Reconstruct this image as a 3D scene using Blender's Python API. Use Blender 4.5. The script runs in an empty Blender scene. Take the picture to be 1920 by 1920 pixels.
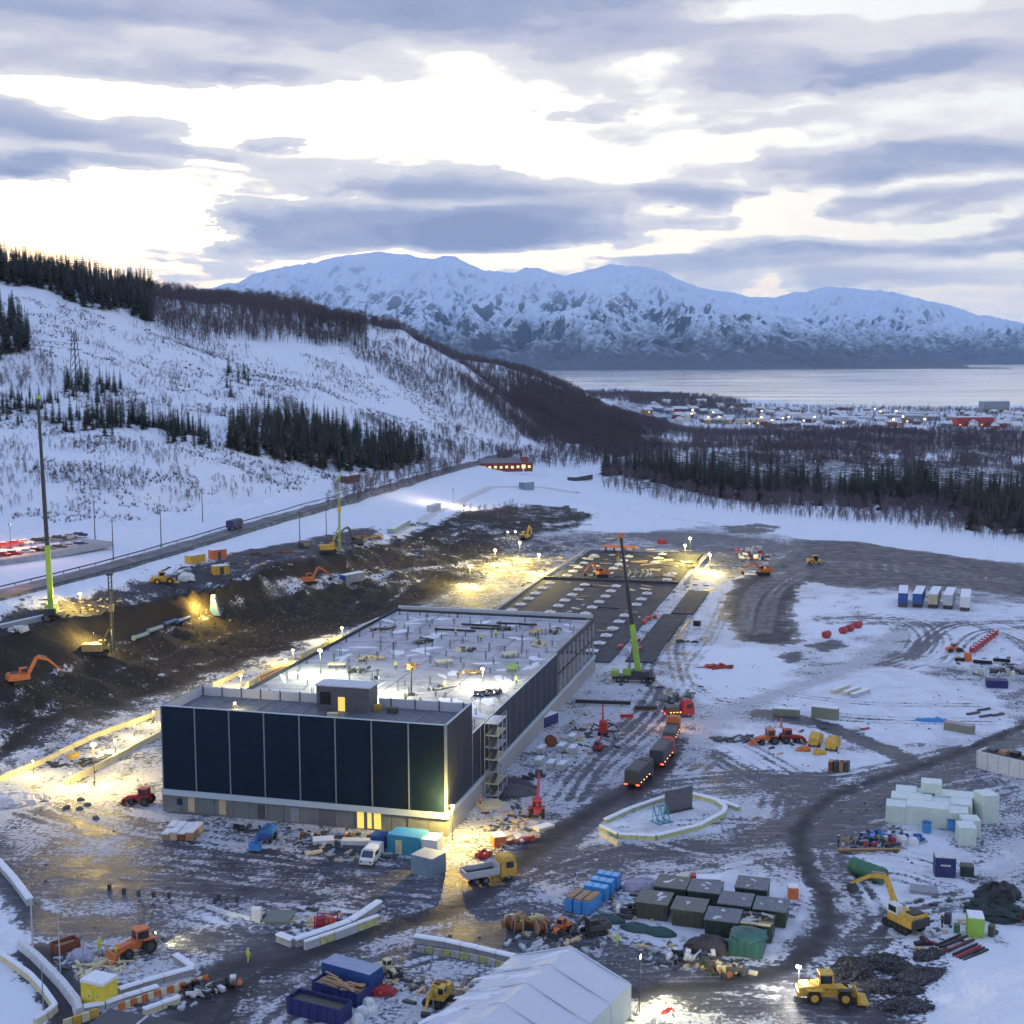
import bpy, bmesh, math, random
import numpy as np
from mathutils import Vector, Matrix
random.seed(7)
RNG = np.random.default_rng(11)
SC = bpy.context.scene
COL = SC.collection
R = math.radians
# ---------------------------------------------------------------- camera
F_PX, PITCH, ROLL, CAM_H = 2551.47, 0.1159, 0.0036, 70.0     # focal length in photo pixels (1920 wide)
cam_d = bpy.data.cameras.new('camera'); cam = bpy.data.objects.new('camera', cam_d); COL.objects.link(cam)
cam_d.sensor_width = 36; cam_d.lens = 36 * F_PX / 1920
cam_d.clip_start = 1; cam_d.clip_end = 60000
cam.location = (0, 0, CAM_H)
cam.rotation_euler = (Matrix.Rotation(math.pi / 2 - PITCH, 4, 'X') @ Matrix.Rotation(-ROLL, 4, 'Z')).to_euler()
SC.camera = cam
SC.render.resolution_x = SC.render.resolution_y = 1024
SC.render.engine = 'CYCLES'
vs = SC.view_settings; vs.view_transform = 'Standard'; vs.look = 'None'; vs.exposure = 0.22; vs.gamma = 1; vs.use_curve_mapping = False
# ---------------------------------------------------------------- world: dusk sky with broken cloud
SUN_AZ, SUN_EL = -15.0, 4.0          # degrees: azimuth from +Y towards +X, elevation
W = bpy.data.worlds.new('World'); SC.world = W; W.use_nodes = True
W.cycles.sampling_method = 'NONE'
SC.cycles.max_bounces = 5; SC.cycles.diffuse_bounces = 2; SC.cycles.glossy_bounces = 2; SC.cycles.volume_bounces = 1
SC.cycles.use_adaptive_sampling = True; SC.cycles.adaptive_threshold = .035; SC.cycles.adaptive_min_samples = 12; SC.cycles.use_denoising = True
nt = W.node_tree; nt.nodes.clear(); NL = nt.links
def N(t, **k):
    n = nt.nodes.new(t)
    for a, b in k.items(): setattr(n, a, b)
    return n
def val(s, v):
    if isinstance(v, bpy.types.NodeSocket): NL.new(v, s)
    else: s.default_value = v
def M(op, a, b=0.0, c=0.0, clamp=False):
    n = N('ShaderNodeMath', operation=op, use_clamp=clamp); val(n.inputs[0], a); val(n.inputs[1], b); val(n.inputs[2], c); return n.outputs[0]
def SS(x, lo, hi):
    n = N('ShaderNodeMapRange', interpolation_type='SMOOTHSTEP'); val(n.inputs[0], x); n.inputs[1].default_value = lo; n.inputs[2].default_value = hi
    return n.outputs[0]
def MIX(f, a, b):
    n = N('ShaderNodeMix', data_type='RGBA'); val(n.inputs[0], f)
    for s, v in ((n.inputs[6], a), (n.inputs[7], b)):
        val(s, v if isinstance(v, bpy.types.NodeSocket) else (*v, 1))
    return n.outputs[2]
def NOISE(vec, scale, detail=5, rough=.5, dist=0.0):
    n = N('ShaderNodeTexNoise'); NL.new(vec, n.inputs['Vector']); n.inputs['Scale'].default_value = scale
    n.inputs['Detail'].default_value = detail; n.inputs['Roughness'].default_value = rough; n.inputs['Distortion'].default_value = dist
    return n.outputs[0]
def VEC(x, y, z=0.0):
    n = N('ShaderNodeCombineXYZ'); val(n.inputs[0], x); val(n.inputs[1], y); val(n.inputs[2], z); return n.outputs[0]
tc = N('ShaderNodeTexCoord'); sep = N('ShaderNodeSeparateXYZ'); NL.new(tc.outputs['Generated'], sep.inputs[0])
dx, dy, dz = sep.outputs
sky = N('ShaderNodeTexSky', sky_type='NISHITA'); sky.sun_disc = False
sky.sun_elevation = R(SUN_EL); sky.sun_rotation = R(SUN_AZ); sky.altitude = 100; sky.air_density = 1.0; sky.dust_density = 2.0; sky.ozone_density = 2.5
az = M('ARCTAN2', dx, dy)
el = M('ARCSINE', dz)
den = M('ADD', M('MAXIMUM', dz, 0.0), 0.075)
qx, qy = M('DIVIDE', dx, den), M('DIVIDE', dy, den)
deck = VEC(qx, qy, 0.3)
n_big = NOISE(deck, 0.75, 5, .58)
streak = NOISE(VEC(M('MULTIPLY', az, 7.5), M('MULTIPLY', el, 27.0), 2.0), 1.0, 7, .58)
fine = NOISE(VEC(M('MULTIPLY', az, 17.0), M('MULTIPLY', el, 46.0), 5.0), 1.0, 5, .6)
# cloud banks, soft ellipses of direction (azimuth, elevation, half sizes, amount); their sum is stored as curves over azimuth and elevation
azw = M('ADD', az, M('MULTIPLY', M('SUBTRACT', fine, .5), .15))
elw = M('ADD', el, M('MULTIPLY', M('SUBTRACT', streak, .5), .045))
HZ = 663.0
BANKS = [
 (720, 438, 300, 42, .85), (960, 436, 200, 40, .7), (830, 358, 200, 28, .72), (455, 412, 95, 30, .6), (1090, 385, 130, 34, .42), (1300, 378, 105, 26, .7), (1310, 434, 120, 10, .55),
 (110, 268, 250, 26, .75), (330, 300, 90, 14, .55), (170, 335, 150, 17, .65), (60, 318, 90, 22, .45), (550, 284, 62, 9, .6), (1105, 212, 85, 10, .5), (1130, 258, 140, 28, .26),
 (560, 20, 700, 66, .62), (900, 30, 330, 42, .4), (180, 120, 330, 60, .36), (420, 170, 120, 26, .3), (1250, 100, 330, 34, .5), (1560, 160, 260, 30, .55), (1800, 180, 240, 42, .5), (1880, 110, 160, 30, .3),
 (1700, 325, 260, 32, .75), (1630, 398, 90, 14, .55), (1820, 398, 110, 20, .6), (1400, 500, 250, 26, .62), (1600, 540, 210, 18, .55), (1840, 488, 170, 17, .7), (1560, 480, 120, 14, .4),
 (1890, 455, 100, 14, .55), (550, 165, 90, 20, .4), (1480, 250, 120, 24, .3), (640, 90, 200, 24, .25), (1340, 330, 120, 16, .3),
 (700, 235, 520, 55, -.55), (1250, 310, 330, 40, -.3), (1560, 52, 240, 28, -.4), (200, 410, 300, 42, -.6), (1450, 400, 80, 40, -.4), (330, 210, 260, 14, -.3), (900, 490, 260, 14, -.3), (1560, 440, 300, 14, -.55), (1150, 470, 160, 12, -.3)]
AZ0, AZ1, EL0, EL1, RANK = -.62, .62, -.02, .34, 12
_ga, _ge = np.linspace(AZ0, AZ1, 110), np.linspace(EL0, EL1, 110); _F = np.zeros((110, 110))
for u, v, ru, rv, am in BANKS:
    d2 = ((_ga[:, None] - math.atan((u - 960) / F_PX)) * F_PX / ru) ** 2 + ((_ge[None, :] - math.atan((HZ - v) / F_PX)) * F_PX / rv) ** 2
    k_ = np.clip((d2 - .1) / 1.8, 0, 1); _F += (1 - k_ * k_ * (3 - 2 * k_)) * am
_u, _sv, _vt = np.linalg.svd(_F)
def curves(x, cols):      # three smooth curves of x (0..1) at once -> vector
    n = N('ShaderNodeRGBCurve'); lo = [float(c.min()) for c in cols]; sp_ = [max(float(c.max() - c.min()), 1e-6) for c in cols]
    for k, c in enumerate(cols):
        cu = n.mapping.curves[k]; m_ = len(c)
        for i in range(1, m_ - 1): cu.points.new(i / (m_ - 1), float((c[i] - lo[k]) / sp_[k]))
        cu.points[0].location = (0, float((c[0] - lo[k]) / sp_[k])); cu.points[len(cu.points) - 1].location = (1, float((c[-1] - lo[k]) / sp_[k]))
    n.mapping.update(); NL.new(VEC(x, x, x), n.inputs[1])
    v_ = N('ShaderNodeVectorMath', operation='MULTIPLY_ADD'); NL.new(n.outputs[0], v_.inputs[0]); v_.inputs[1].default_value = sp_; v_.inputs[2].default_value = lo
    return v_.outputs[0]
_xa = M('MULTIPLY_ADD', azw, 1 / (AZ1 - AZ0), -AZ0 / (AZ1 - AZ0), clamp=True); _xe = M('MULTIPLY_ADD', elw, 1 / (EL1 - EL0), -EL0 / (EL1 - EL0), clamp=True)
acc = None
for k0 in range(0, RANK, 3):
    d_ = N('ShaderNodeVectorMath', operation='DOT_PRODUCT')
    NL.new(curves(_xa, [_u[:, k0 + j] * _sv[k0 + j] for j in range(3)]), d_.inputs[0]); NL.new(curves(_xe, [_vt[k0 + j, :] for j in range(3)]), d_.inputs[1])
    acc = d_.outputs['Value'] if acc is None else M('ADD', acc, d_.outputs['Value'])
base = M('MULTIPLY', M('SUBTRACT', n_big, .5), 1.5)
tex = M('ADD', M('MULTIPLY', M('SUBTRACT', streak, .5), .95), M('MULTIPLY', M('SUBTRACT', fine, .5), .5))
up = SS(el, 0.20, 0.34)                                   # the deck closes overhead
dens = M('ADD', M('ADD', M('ADD', acc, M('MULTIPLY', up, .5)), M('MULTIPLY', base, .45)), M('ADD', tex, .16))
side = SS(M('ABSOLUTE', M('SUBTRACT', az, R(SUN_AZ))), 0.2, 2.6)
veil = MIX(side, (8.15, 8.0, 7.75), (5.6, 6.5, 8.6))
glow = M('MULTIPLY', M('SUBTRACT', 1.0, SS(el, 0.0, 0.12)), M('SUBTRACT', 1.0, SS(M('ABSOLUTE', M('SUBTRACT', az, R(SUN_AZ))), 0.0, .35)))
veil = MIX(M('MULTIPLY', glow, .6), veil, (10.4, 8.8, 6.0))
nish = N('ShaderNodeVectorMath', operation='MULTIPLY'); NL.new(sky.outputs[0], nish.inputs[0]); nish.inputs[1].default_value = (5.0, 5.0, 5.0)
clear = MIX(.86, nish.outputs[0], veil)
ramp = N('ShaderNodeValToRGB'); NL.new(M('MULTIPLY', dens, .66, clamp=True), ramp.inputs[0]); cr = ramp.color_ramp; cr.interpolation = 'EASE'
cr.elements[0].position = 0.06; cr.elements[0].color = (.77, .765, .775, 1); cr.elements[1].position = .95; cr.elements[1].color = (.235, .285, .45, 1)
for p_, c_ in ((.22, (.665, .665, .70)), (.44, (.47, .495, .61)), (.68, (.315, .36, .52))): e_ = cr.elements.new(p_); e_.color = (*c_, 1)
cl10 = N('ShaderNodeVectorMath', operation='MULTIPLY'); NL.new(ramp.outputs[0], cl10.inputs[0]); cl10.inputs[1].default_value = (10, 10, 10)
zen = SS(el, .25, .9)                       # dusk sky overhead turns bluer
clb = N('ShaderNodeVectorMath', operation='MULTIPLY'); NL.new(cl10.outputs[0], clb.inputs[0]); NL.new(MIX(zen, (1, 1, 1), (.76, .98, 1.38)), clb.inputs[1])
skyc = MIX(SS(dens, .0, .22), clear, clb.outputs[0])
skyc = MIX(SS(dz, -.02, 0.0), (3.2, 3.6, 4.8), skyc)
bg = N('ShaderNodeBackground'); NL.new(skyc, bg.inputs[0]); bg.inputs[1].default_value = 0.1
wo = N('ShaderNodeOutputWorld'); NL.new(bg.outputs[0], wo.inputs[0])
# ---------------------------------------------------------------- sun, low and veiled by cloud
sl = bpy.data.lights.new('sun', 'SUN'); sl.energy = 0.6; sl.angle = R(14); sl.color = (1, .86, .68)
sun = bpy.data.objects.new('sun', sl); COL.objects.link(sun)
sd = Vector((math.sin(R(SUN_AZ)) * math.cos(R(SUN_EL)), math.cos(R(SUN_AZ)) * math.cos(R(SUN_EL)), math.sin(R(SUN_EL))))
sun.rotation_euler = sd.to_track_quat('Z', 'Y').to_euler()
sun.location = (0, 0, 200)

# ---------------------------------------------------------------- helpers: materials
MATS = {}
def mat(name, col, rough=.6, metal=0.0, var=.25, scale=1.2, dirt=0.0, bump=0.0, spec=.5, emit=None, est=0.0, dirtcol=(.05, .045, .04)):
    if name in MATS: return MATS[name]
    m = bpy.data.materials.new(name); m.use_nodes = True; t = m.node_tree; b = t.nodes['Principled BSDF']
    b.inputs['Roughness'].default_value = rough; b.inputs['Metallic'].default_value = metal; b.inputs['Specular IOR Level'].default_value = spec
    if emit:
        b.inputs['Emission Color'].default_value = (*emit, 1); b.inputs['Emission Strength'].default_value = est
        b.inputs['Base Color'].default_value = (*col, 1); MATS[name] = m; return m
    tcn = t.nodes.new('ShaderNodeTexCoord'); n1 = t.nodes.new('ShaderNodeTexNoise'); n1.inputs['Scale'].default_value = scale; n1.inputs['Detail'].default_value = 6
    n1.inputs['Roughness'].default_value = .65
    oi = t.nodes.new('ShaderNodeObjectInfo'); ad = t.nodes.new('ShaderNodeVectorMath'); ad.operation = 'ADD'
    t.links.new(tcn.outputs['Object'], ad.inputs[0]); sc = t.nodes.new('ShaderNodeMath'); sc.operation = 'MULTIPLY'; sc.inputs[1].default_value = 37.0
    t.links.new(oi.outputs['Random'], sc.inputs[0]); t.links.new(sc.outputs[0], ad.inputs[1]); t.links.new(ad.outputs[0], n1.inputs['Vector'])
    mx = t.nodes.new('ShaderNodeMix'); mx.data_type = 'RGBA'; t.links.new(n1.outputs[0], mx.inputs[0])
    mx.inputs[6].default_value = (*[c * (1 - var) for c in col], 1); mx.inputs[7].default_value = (*[min(1, c * (1 + var)) for c in col], 1)
    out = mx.outputs[2]
    if dirt > 0:
        n2 = t.nodes.new('ShaderNodeTexNoise'); n2.inputs['Scale'].default_value = scale * 2.3; n2.inputs['Detail'].default_value = 8; n2.inputs['Roughness'].default_value = .7
        t.links.new(ad.outputs[0], n2.inputs['Vector'])
        mr = t.nodes.new('ShaderNodeMapRange'); mr.inputs[1].default_value = .48; mr.inputs[2].default_value = .68; mr.inputs[4].default_value = dirt; t.links.new(n2.outputs[0], mr.inputs[0])
        m2 = t.nodes.new('ShaderNodeMix'); m2.data_type = 'RGBA'; t.links.new(mr.outputs[0], m2.inputs[0]); t.links.new(out, m2.inputs[6]); m2.inputs[7].default_value = (*dirtcol, 1); out = m2.outputs[2]
    t.links.new(out, b.inputs['Base Color'])
    if bump > 0:
        bp = t.nodes.new('ShaderNodeBump'); bp.inputs['Strength'].default_value = .6; bp.inputs['Distance'].default_value = bump; t.links.new(n1.outputs[0], bp.inputs['Height']); t.links.new(bp.outputs[0], b.inputs['Normal'])
    MATS[name] = m; return m
def paint(name, col, **k):
    k.setdefault('rough', .55); k.setdefault('dirt', .62); k.setdefault('var', .25); k.setdefault('dirtcol', (.085, .078, .072)); g_ = sum(col) / 3; col = tuple(c * .86 + g_ * .10 for c in col); return mat('paint_' + name, col, **k)
SNOW = mat('snow', (.78, .80, .84), rough=.8, var=.08, scale=.9, bump=.05)
DSNOW = mat('dirty_snow', (.62, .62, .65), rough=.8, var=.2, scale=1.4, dirt=.5, dirtcol=(.22, .21, .21))
CONC = mat('concrete', (.36, .36, .36), rough=.85, var=.25, dirt=.35, dirtcol=(.16, .16, .16))
CONCD = mat('concrete_dark', (.12, .125, .135), rough=.8, var=.3, dirt=.3)
STEEL = mat('steel', (.30, .31, .33), rough=.4, metal=.7, dirt=.3)
DSTEEL = mat('dark_steel', (.05, .055, .065), rough=.5, metal=.3, dirt=.2)
RUBBER = mat('rubber', (.018, .018, .02), rough=.8, var=.3, dirt=.3, dirtcol=(.10, .09, .08))
GLASS = mat('glass', (.02, .03, .045), rough=.08, var=.1, spec=.8)
BLACK = mat('black_plastic', (.015, .015, .018), rough=.5)
WOOD = mat('wood', (.38, .24, .13), rough=.75, var=.35, scale=3, dirt=.2)
WOODP = mat('pale_wood', (.55, .43, .26), rough=.75, var=.3, scale=3)
RUST = mat('rusty_steel', (.22, .075, .035), rough=.8, var=.4, dirt=.3)
YEL = paint('yellow', (.72, .42, .02)); ORG = paint('orange', (.72, .17, .02)); RED = paint('red', (.50, .02, .02)); BLUE = paint('blue', (.012, .09, .34))
SKYB = paint('sky_blue', (.03, .28, .68), dirt=.15); TEAL = paint('teal', (.015, .30, .42), dirt=.2); NAVY = paint('navy', (.012, .022, .16)); GREEN = paint('green', (.03, .18, .09))
LIME = paint('lime', (.33, .58, .06), dirt=.2); DGREEN = paint('dark_green', (.018, .05, .038)); OLIVE = paint('olive', (.075, .08, .05)); WHITE = paint('white', (.72, .73, .72), dirt=.2, dirtcol=(.3, .3, .3))
GREY = paint('grey', (.28, .30, .33)); LGREY = paint('light_grey', (.46, .50, .54), dirt=.2, dirtcol=(.2, .2, .2)); BEIGE = paint('beige', (.5, .42, .28), dirt=.2); MINT = paint('pale_mint', (.62, .74, .66), dirt=.12, dirtcol=(.4, .45, .4))
DGREY = paint('dark_grey', (.06, .065, .075)); CREAM = paint('cream', (.70, .62, .36), dirt=.2); BLUEGREY = paint('blue_grey', (.20, .30, .38), dirt=.2); PINK = paint('crimson', (.48, .02, .06)); HIVIS = mat('hi_vis_yellow', (.62, .80, .05), rough=.6, var=.1)
L_WARM = mat('lamp_warm', (.9, .8, .6), emit=(1, .78, .38), est=28); L_WHITE = mat('lamp_white', (.9, .9, .9), emit=(1, .93, .78), est=32)
L_RED = mat('lamp_red', (.6, .05, .03), emit=(1, .08, .03), est=5); L_AMB = mat('lamp_amber', (.8, .4, .05), emit=(1, .45, .08), est=7); L_WIN = mat('lit_window', (.8, .6, .3), emit=(1, .62, .22), est=1.6); L_WINY = mat('lit_boarding', (.75, .5, .15), emit=(1, .66, .12), est=.75)

# ---------------------------------------------------------------- helpers: meshes
class MB:
    def __init__(s): s.v = []; s.f = []
    def add(s, vs, fs):
        o = len(s.v); s.v += [tuple(p) for p in vs]; s.f += [tuple(i + o for i in q) for q in fs]; return s
    def box(s, x0, x1, y0, y1, z0, z1, rz=0, c=None, tx=1.0, ty=1.0):
        mx, my = (x0 + x1) / 2, (y0 + y1) / 2
        P = [(x0, y0, z0), (x1, y0, z0), (x1, y1, z0), (x0, y1, z0)] + [(mx + (x - mx) * tx, my + (y - my) * ty, z1) for x, y in ((x0, y0), (x1, y0), (x1, y1), (x0, y1))]
        if rz:
            cx, cy = c or (mx, my); ca, sa = math.cos(rz), math.sin(rz)
            P = [(cx + (x - cx) * ca - (y - cy) * sa, cy + (x - cx) * sa + (y - cy) * ca, z) for x, y, z in P]
        return s.add(P, [(0, 3, 2, 1), (4, 5, 6, 7), (0, 1, 5, 4), (1, 2, 6, 5), (2, 3, 7, 6), (3, 0, 4, 7)])
    def bar(s, p, q, w, h=None, w2=None, h2=None):
        h = h or w; w2 = w2 or w; h2 = h2 or h; p, q = Vector(p), Vector(q); d = (q - p).normalized()
        a = d.cross(Vector((0, 0, 1)));  a = Vector((1, 0, 0)) if a.length < 1e-4 else a.normalized()
        b = a.cross(d).normalized(); P = []
        for c, ww, hh in ((p, w, h), (q, w2, h2)):
            P += [c - a * ww / 2 - b * hh / 2, c + a * ww / 2 - b * hh / 2, c + a * ww / 2 + b * hh / 2, c - a * ww / 2 + b * hh / 2]
        return s.add(P, [(0, 1, 2, 3), (7, 6, 5, 4), (4, 5, 1, 0), (5, 6, 2, 1), (6, 7, 3, 2), (7, 4, 0, 3)])
    def tube(s, p, q, r, n=10, r2=None):
        r2 = r if r2 is None else r2; p, q = Vector(p), Vector(q); d = (q - p).normalized()
        a = d.cross(Vector((0, 0, 1)));  a = Vector((1, 0, 0)) if a.length < 1e-4 else a.normalized()
        b = a.cross(d).normalized(); P = []
        for c, rr in ((p, r), (q, r2)):
            for i in range(n):
                t = 2 * math.pi * i / n; P.append(c + a * rr * math.cos(t) + b * rr * math.sin(t))
        return s.add(P, [tuple(range(n)), tuple(range(2 * n - 1, n - 1, -1))] + [(i + n, (i + 1) % n + n, (i + 1) % n, i) for i in range(n)])
    def prism(s, prof, y0, y1):          # profile in (x, z), extruded along y
        n = len(prof); P = [(x, y0, z) for x, z in prof] + [(x, y1, z) for x, z in prof]
        return s.add(P, [tuple(range(n)), tuple(range(2 * n - 1, n - 1, -1))] + [(i, i + n, (i + 1) % n + n, (i + 1) % n) for i in range(n)])
    def lump(s, rx, ry, h, seed=0, n=18, m=6, jag=.25):    # an uneven heap
        r = random.Random(seed); P = []; ph = [r.uniform(0, 6.28) for _ in range(4)]
        for j in range(m):
            k = j / (m - 1); rr = math.cos(k * math.pi / 2) ** .8 if j < m - 1 else .05
            for i in range(n):
                t = 2 * math.pi * i / n; w = 1 + jag * (.5 * math.sin(2 * t + ph[0]) + .4 * math.sin(3 * t + ph[1]) + .3 * math.sin(5 * t + ph[2])) * .6 + r.uniform(-jag, jag) * .35
                P.append((rx * rr * w * math.cos(t), ry * rr * w * math.sin(t), h * (math.sin(k * math.pi / 2) * (1 + r.uniform(-jag, jag) * .5)) - (.12 if j == 0 else 0)))
        F = [(j * n + i, j * n + (i + 1) % n, (j + 1) * n + (i + 1) % n, (j + 1) * n + i) for j in range(m - 1) for i in range(n)] + [tuple((m - 1) * n + i for i in range(n))]
        return s.add(P, F)
    def mesh(s, name, m):
        me = bpy.data.meshes.new(name); me.from_pydata(s.v, [], s.f); me.update()
        bm = bmesh.new(); bm.from_mesh(me); bmesh.ops.recalc_face_normals(bm, faces=bm.faces); bm.to_mesh(me); bm.free()
        me.materials.append(m); return me
    def build(s, name, m, parent=None, loc=(0, 0, 0), rz=0.0, smooth=False):
        me = s.mesh(name, m)
        if smooth: me.polygons.foreach_set('use_smooth', [True] * len(me.polygons))
        o = bpy.data.objects.new(name, me); COL.objects.link(o); o.parent = parent; o.location = loc; o.rotation_euler = (0, 0, rz); return o
def bx(*a, **k): return MB().box(*a, **k)
LABELS = {}
def tag(o, label, cat, group=None, kind=None):
    if label:
        assert label not in LABELS or (group and LABELS[label] == group), label
        LABELS[label] = group; o['label'] = label
    if cat: o['category'] = cat
    if group: o['group'] = group
    if kind: o['kind'] = kind
    return o
def T(name, label, cat, loc, yaw=0.0, group=None, scale=1.0):     # a thing: an Empty at its base
    o = bpy.data.objects.new(name, None); COL.objects.link(o); o.empty_display_size = .5
    o.location = loc; o.rotation_euler = (0, 0, R(yaw)); o.scale = (scale,) * 3
    return tag(o, label, cat, group)
def link(name, me, parent=None, loc=(0, 0, 0), rot=(0, 0, 0), scale=1.0):
    o = bpy.data.objects.new(name, me); COL.objects.link(o); o.parent = parent; o.location = loc; o.rotation_euler = rot
    o.scale = (scale,) * 3 if not isinstance(scale, tuple) else scale; return o
def kidsof(o): return [c for c in ALLKIDS.get(o, [])]
def dup(root, loc, yaw, label=None, scale=None):
    def rec(o, par):
        c = o.copy(); COL.objects.link(c); c.parent = par
        for ch in o.children: rec(ch, c)
        return c
    r = rec(root, None); r.location = loc; r.rotation_euler = (0, 0, R(yaw))
    if label: tag(r, label, r.get('category'), r.get('group'))
    if scale: r.scale = (scale,) * 3
    return r
def light(parent, loc, power, col, radius=.3, spot=None, aim=None):   # the light of a lamp, a child of that lamp
    ld = bpy.data.lights.new('lamp_light', 'SPOT' if spot else 'POINT'); ld.energy = power; ld.color = col; ld.shadow_soft_size = radius
    o = bpy.data.objects.new('lamp_light', ld); COL.objects.link(o); o.parent = parent; o.location = loc
    if spot:
        ld.spot_size = R(spot); ld.spot_blend = .6
        d = Vector(aim) - Vector(loc); o.rotation_euler = d.to_track_quat('-Z', 'Y').to_euler()
    return o
# ---------------------------------------------------------------- terrain: noise
_GC, _GS = np.cos(np.arange(1024) * (2 * np.pi / 1024)), np.sin(np.arange(1024) * (2 * np.pi / 1024))
def perlin(x, y, seed=0):
    xi = np.floor(x).astype(np.int64); yi = np.floor(y).astype(np.int64); xf = x - xi; yf = y - yi
    def g(ix, iy, fx, fy):
        h = (ix * 374761393 + iy * 668265263 + seed * 974634533) & 0xffffffff
        h = ((h ^ (h >> 13)) * 1274126177) & 0xffffffff; h ^= h >> 16
        h &= 1023; return _GC[h] * fx + _GS[h] * fy
    u = xf * xf * xf * (xf * (xf * 6 - 15) + 10); v = yf * yf * yf * (yf * (yf * 6 - 15) + 10)
    a = g(xi, yi, xf, yf); b = g(xi + 1, yi, xf - 1, yf); c = g(xi, yi + 1, xf, yf - 1); d = g(xi + 1, yi + 1, xf - 1, yf - 1)
    return (a + u * (b - a)) + v * ((c + u * (d - c)) - (a + u * (b - a)))
def fbm(x, y, o=5, seed=0, gain=.5):
    s = 0; a = 1.0
    for i in range(o): s = s + a * perlin(x * 2 ** i, y * 2 ** i, seed + i); a *= gain
    return s
# ---------------------------------------------------------------- photo geometry -> places on the ground
_c, _s, _cr, _sr = math.cos(PITCH), math.sin(PITCH), math.cos(ROLL), math.sin(ROLL)
def ray(u, v):
    a, b = u - 960, v - 960; x = (a * _cr + b * _sr) / F_PX; y = (-a * _sr + b * _cr) / F_PX
    return np.array([x, _c - y * _s, -_s - y * _c])
def U(u, v, z=0.0):
    d = ray(u, v); t = (z - CAM_H) / d[2]; return (d[0] * t, d[1] * t, z)
def D(u, v, dist):
    d = ray(u, v); t = dist / d[1]; return (d[0] * t, dist, CAM_H + d[2] * t)
CP = []      # control points: x, y, z, roughness
def cp(p, r=0.0): CP.append((*p, r))
TOE = [(-108, 120), (-101, 190), (-91, 235), (-78, 275), (-59, 310), (-37, 355), (-22, 396), (0, 448)]
toex = lambda y: np.interp(y, [t[1] for t in TOE], [t[0] for t in TOE])
for y in range(60, 460, 40):
    x = float(toex(y)) + 2
    while x < 230: cp((x, y, 0)); x += 45
for x, y in TOE: cp((x, y, 0), .1)
for t in np.linspace(0, 1, 6): cp((-300 + 250 * t, -60, 0)); cp((-300 + 600 * t, 20, 0))
def line(pts, r=.3, n=4):
    W_ = [np.array(U(u, v, z)) for u, v, z in pts]
    for a, b in zip(W_[:-1], W_[1:]):
        for k in range(n): cp(tuple(a + (b - a) * k / n), r)
    cp(tuple(W_[-1]), r)
line([(0, 1312, 5.5), (120, 1245, 5.5), (240, 1192, 5.5), (330, 1162, 5.5), (480, 1122, 6), (600, 1090, 5), (720, 1062, 4), (830, 1035, 2.5)], .30, 6)
line([(-60, 1250, 4.5), (0, 1228, 4.5), (110, 1196, 4.5), (200, 1170, 4.5), (330, 1148, 5), (480, 1106, 6)], .25, 6)
line([(-60, 1205, 11), (0, 1190, 11), (110, 1160, 11), (200, 1140, 11), (330, 1112, 11), (480, 1080, 11), (560, 1060, 10), (650, 1040, 8.5), (760, 1012, 6), (850, 985, 4), (940, 960, 1.5)], .28, 6)
line([(-60, 1150, 11.5), (100, 1115, 11.5), (240, 1080, 11.5), (400, 1035, 11.5), (560, 995, 10), (700, 955, 7.5), (820, 925, 5)], 0, 2)
ROADPX = [(-120, 1137, 12), (0, 1110, 12), (120, 1081, 12), (240, 1050, 12), (360, 1016, 12), (480, 980, 12), (590, 948, 12), (700, 915, 11.5), (790, 891, 10), (870, 870, 8), (960, 845, 4)]
line(ROADPX, 0, 3)
line([(u - 4, v - 22, z + .6) for u, v, z in ROADPX[:9]], 0, 2)
line([(-80, 1052, 15), (40, 1032, 15), (160, 1010, 15.5), (260, 985, 16)], 0, 2)
for p in [(950, 885, 0), (1050, 900, 0), (1010, 925, 0), (1150, 930, 0), (1250, 950, -.5), (1100, 960, 0), (900, 950, 1), (1000, 990, 0), (1150, 1000, 0), (1300, 990, 0), (1400, 985, 0), (1500, 995, 0), (1650, 1015, 0), (1800, 1040, 0), (1920, 1055, 0)]: cp(U(*p), .05)
# hill on the left (photo column, row, distance)
HILL = [(-200, 960, 430), (-200, 800, 540), (-200, 640, 700), (-200, 480, 860), (0, 955, 455), (0, 880, 490), (0, 820, 530), (0, 740, 600), (0, 690, 650), (0, 640, 690), (0, 570, 760), (0, 515, 830),
 (100, 960, 450), (100, 850, 520), (100, 760, 600), (100, 690, 670), (100, 600, 750), (100, 525, 835), (200, 950, 470), (200, 850, 545), (200, 780, 610), (200, 700, 690), (200, 620, 770), (200, 545, 850),
 (300, 935, 490), (300, 840, 575), (300, 760, 660), (300, 680, 750), (300, 590, 860), (400, 915, 520), (400, 860, 570), (400, 790, 650), (400, 715, 750), (400, 640, 860), (400, 580, 960), (420, 556, 1050),
 (500, 900, 560), (500, 840, 630), (500, 770, 720), (500, 690, 840), (500, 630, 930), (520, 590, 1060), (560, 572, 1160), (600, 885, 620), (600, 830, 680), (600, 760, 780), (600, 690, 890), (610, 640, 980), (640, 605, 1150),
 (700, 872, 690), (700, 800, 780), (700, 730, 880), (700, 665, 970), (720, 622, 1040), (760, 618, 1060), (800, 845, 770), (800, 780, 860), (800, 710, 960), (800, 655, 1050), (900, 835, 850), (900, 770, 960), (890, 705, 1080),
 (1000, 850, 930), (1000, 805, 1030), (980, 765, 1160), (1060, 850, 960), (1100, 825, 1150)]
for u, v, d in HILL: cp(D(u, v, d), 1)
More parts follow.
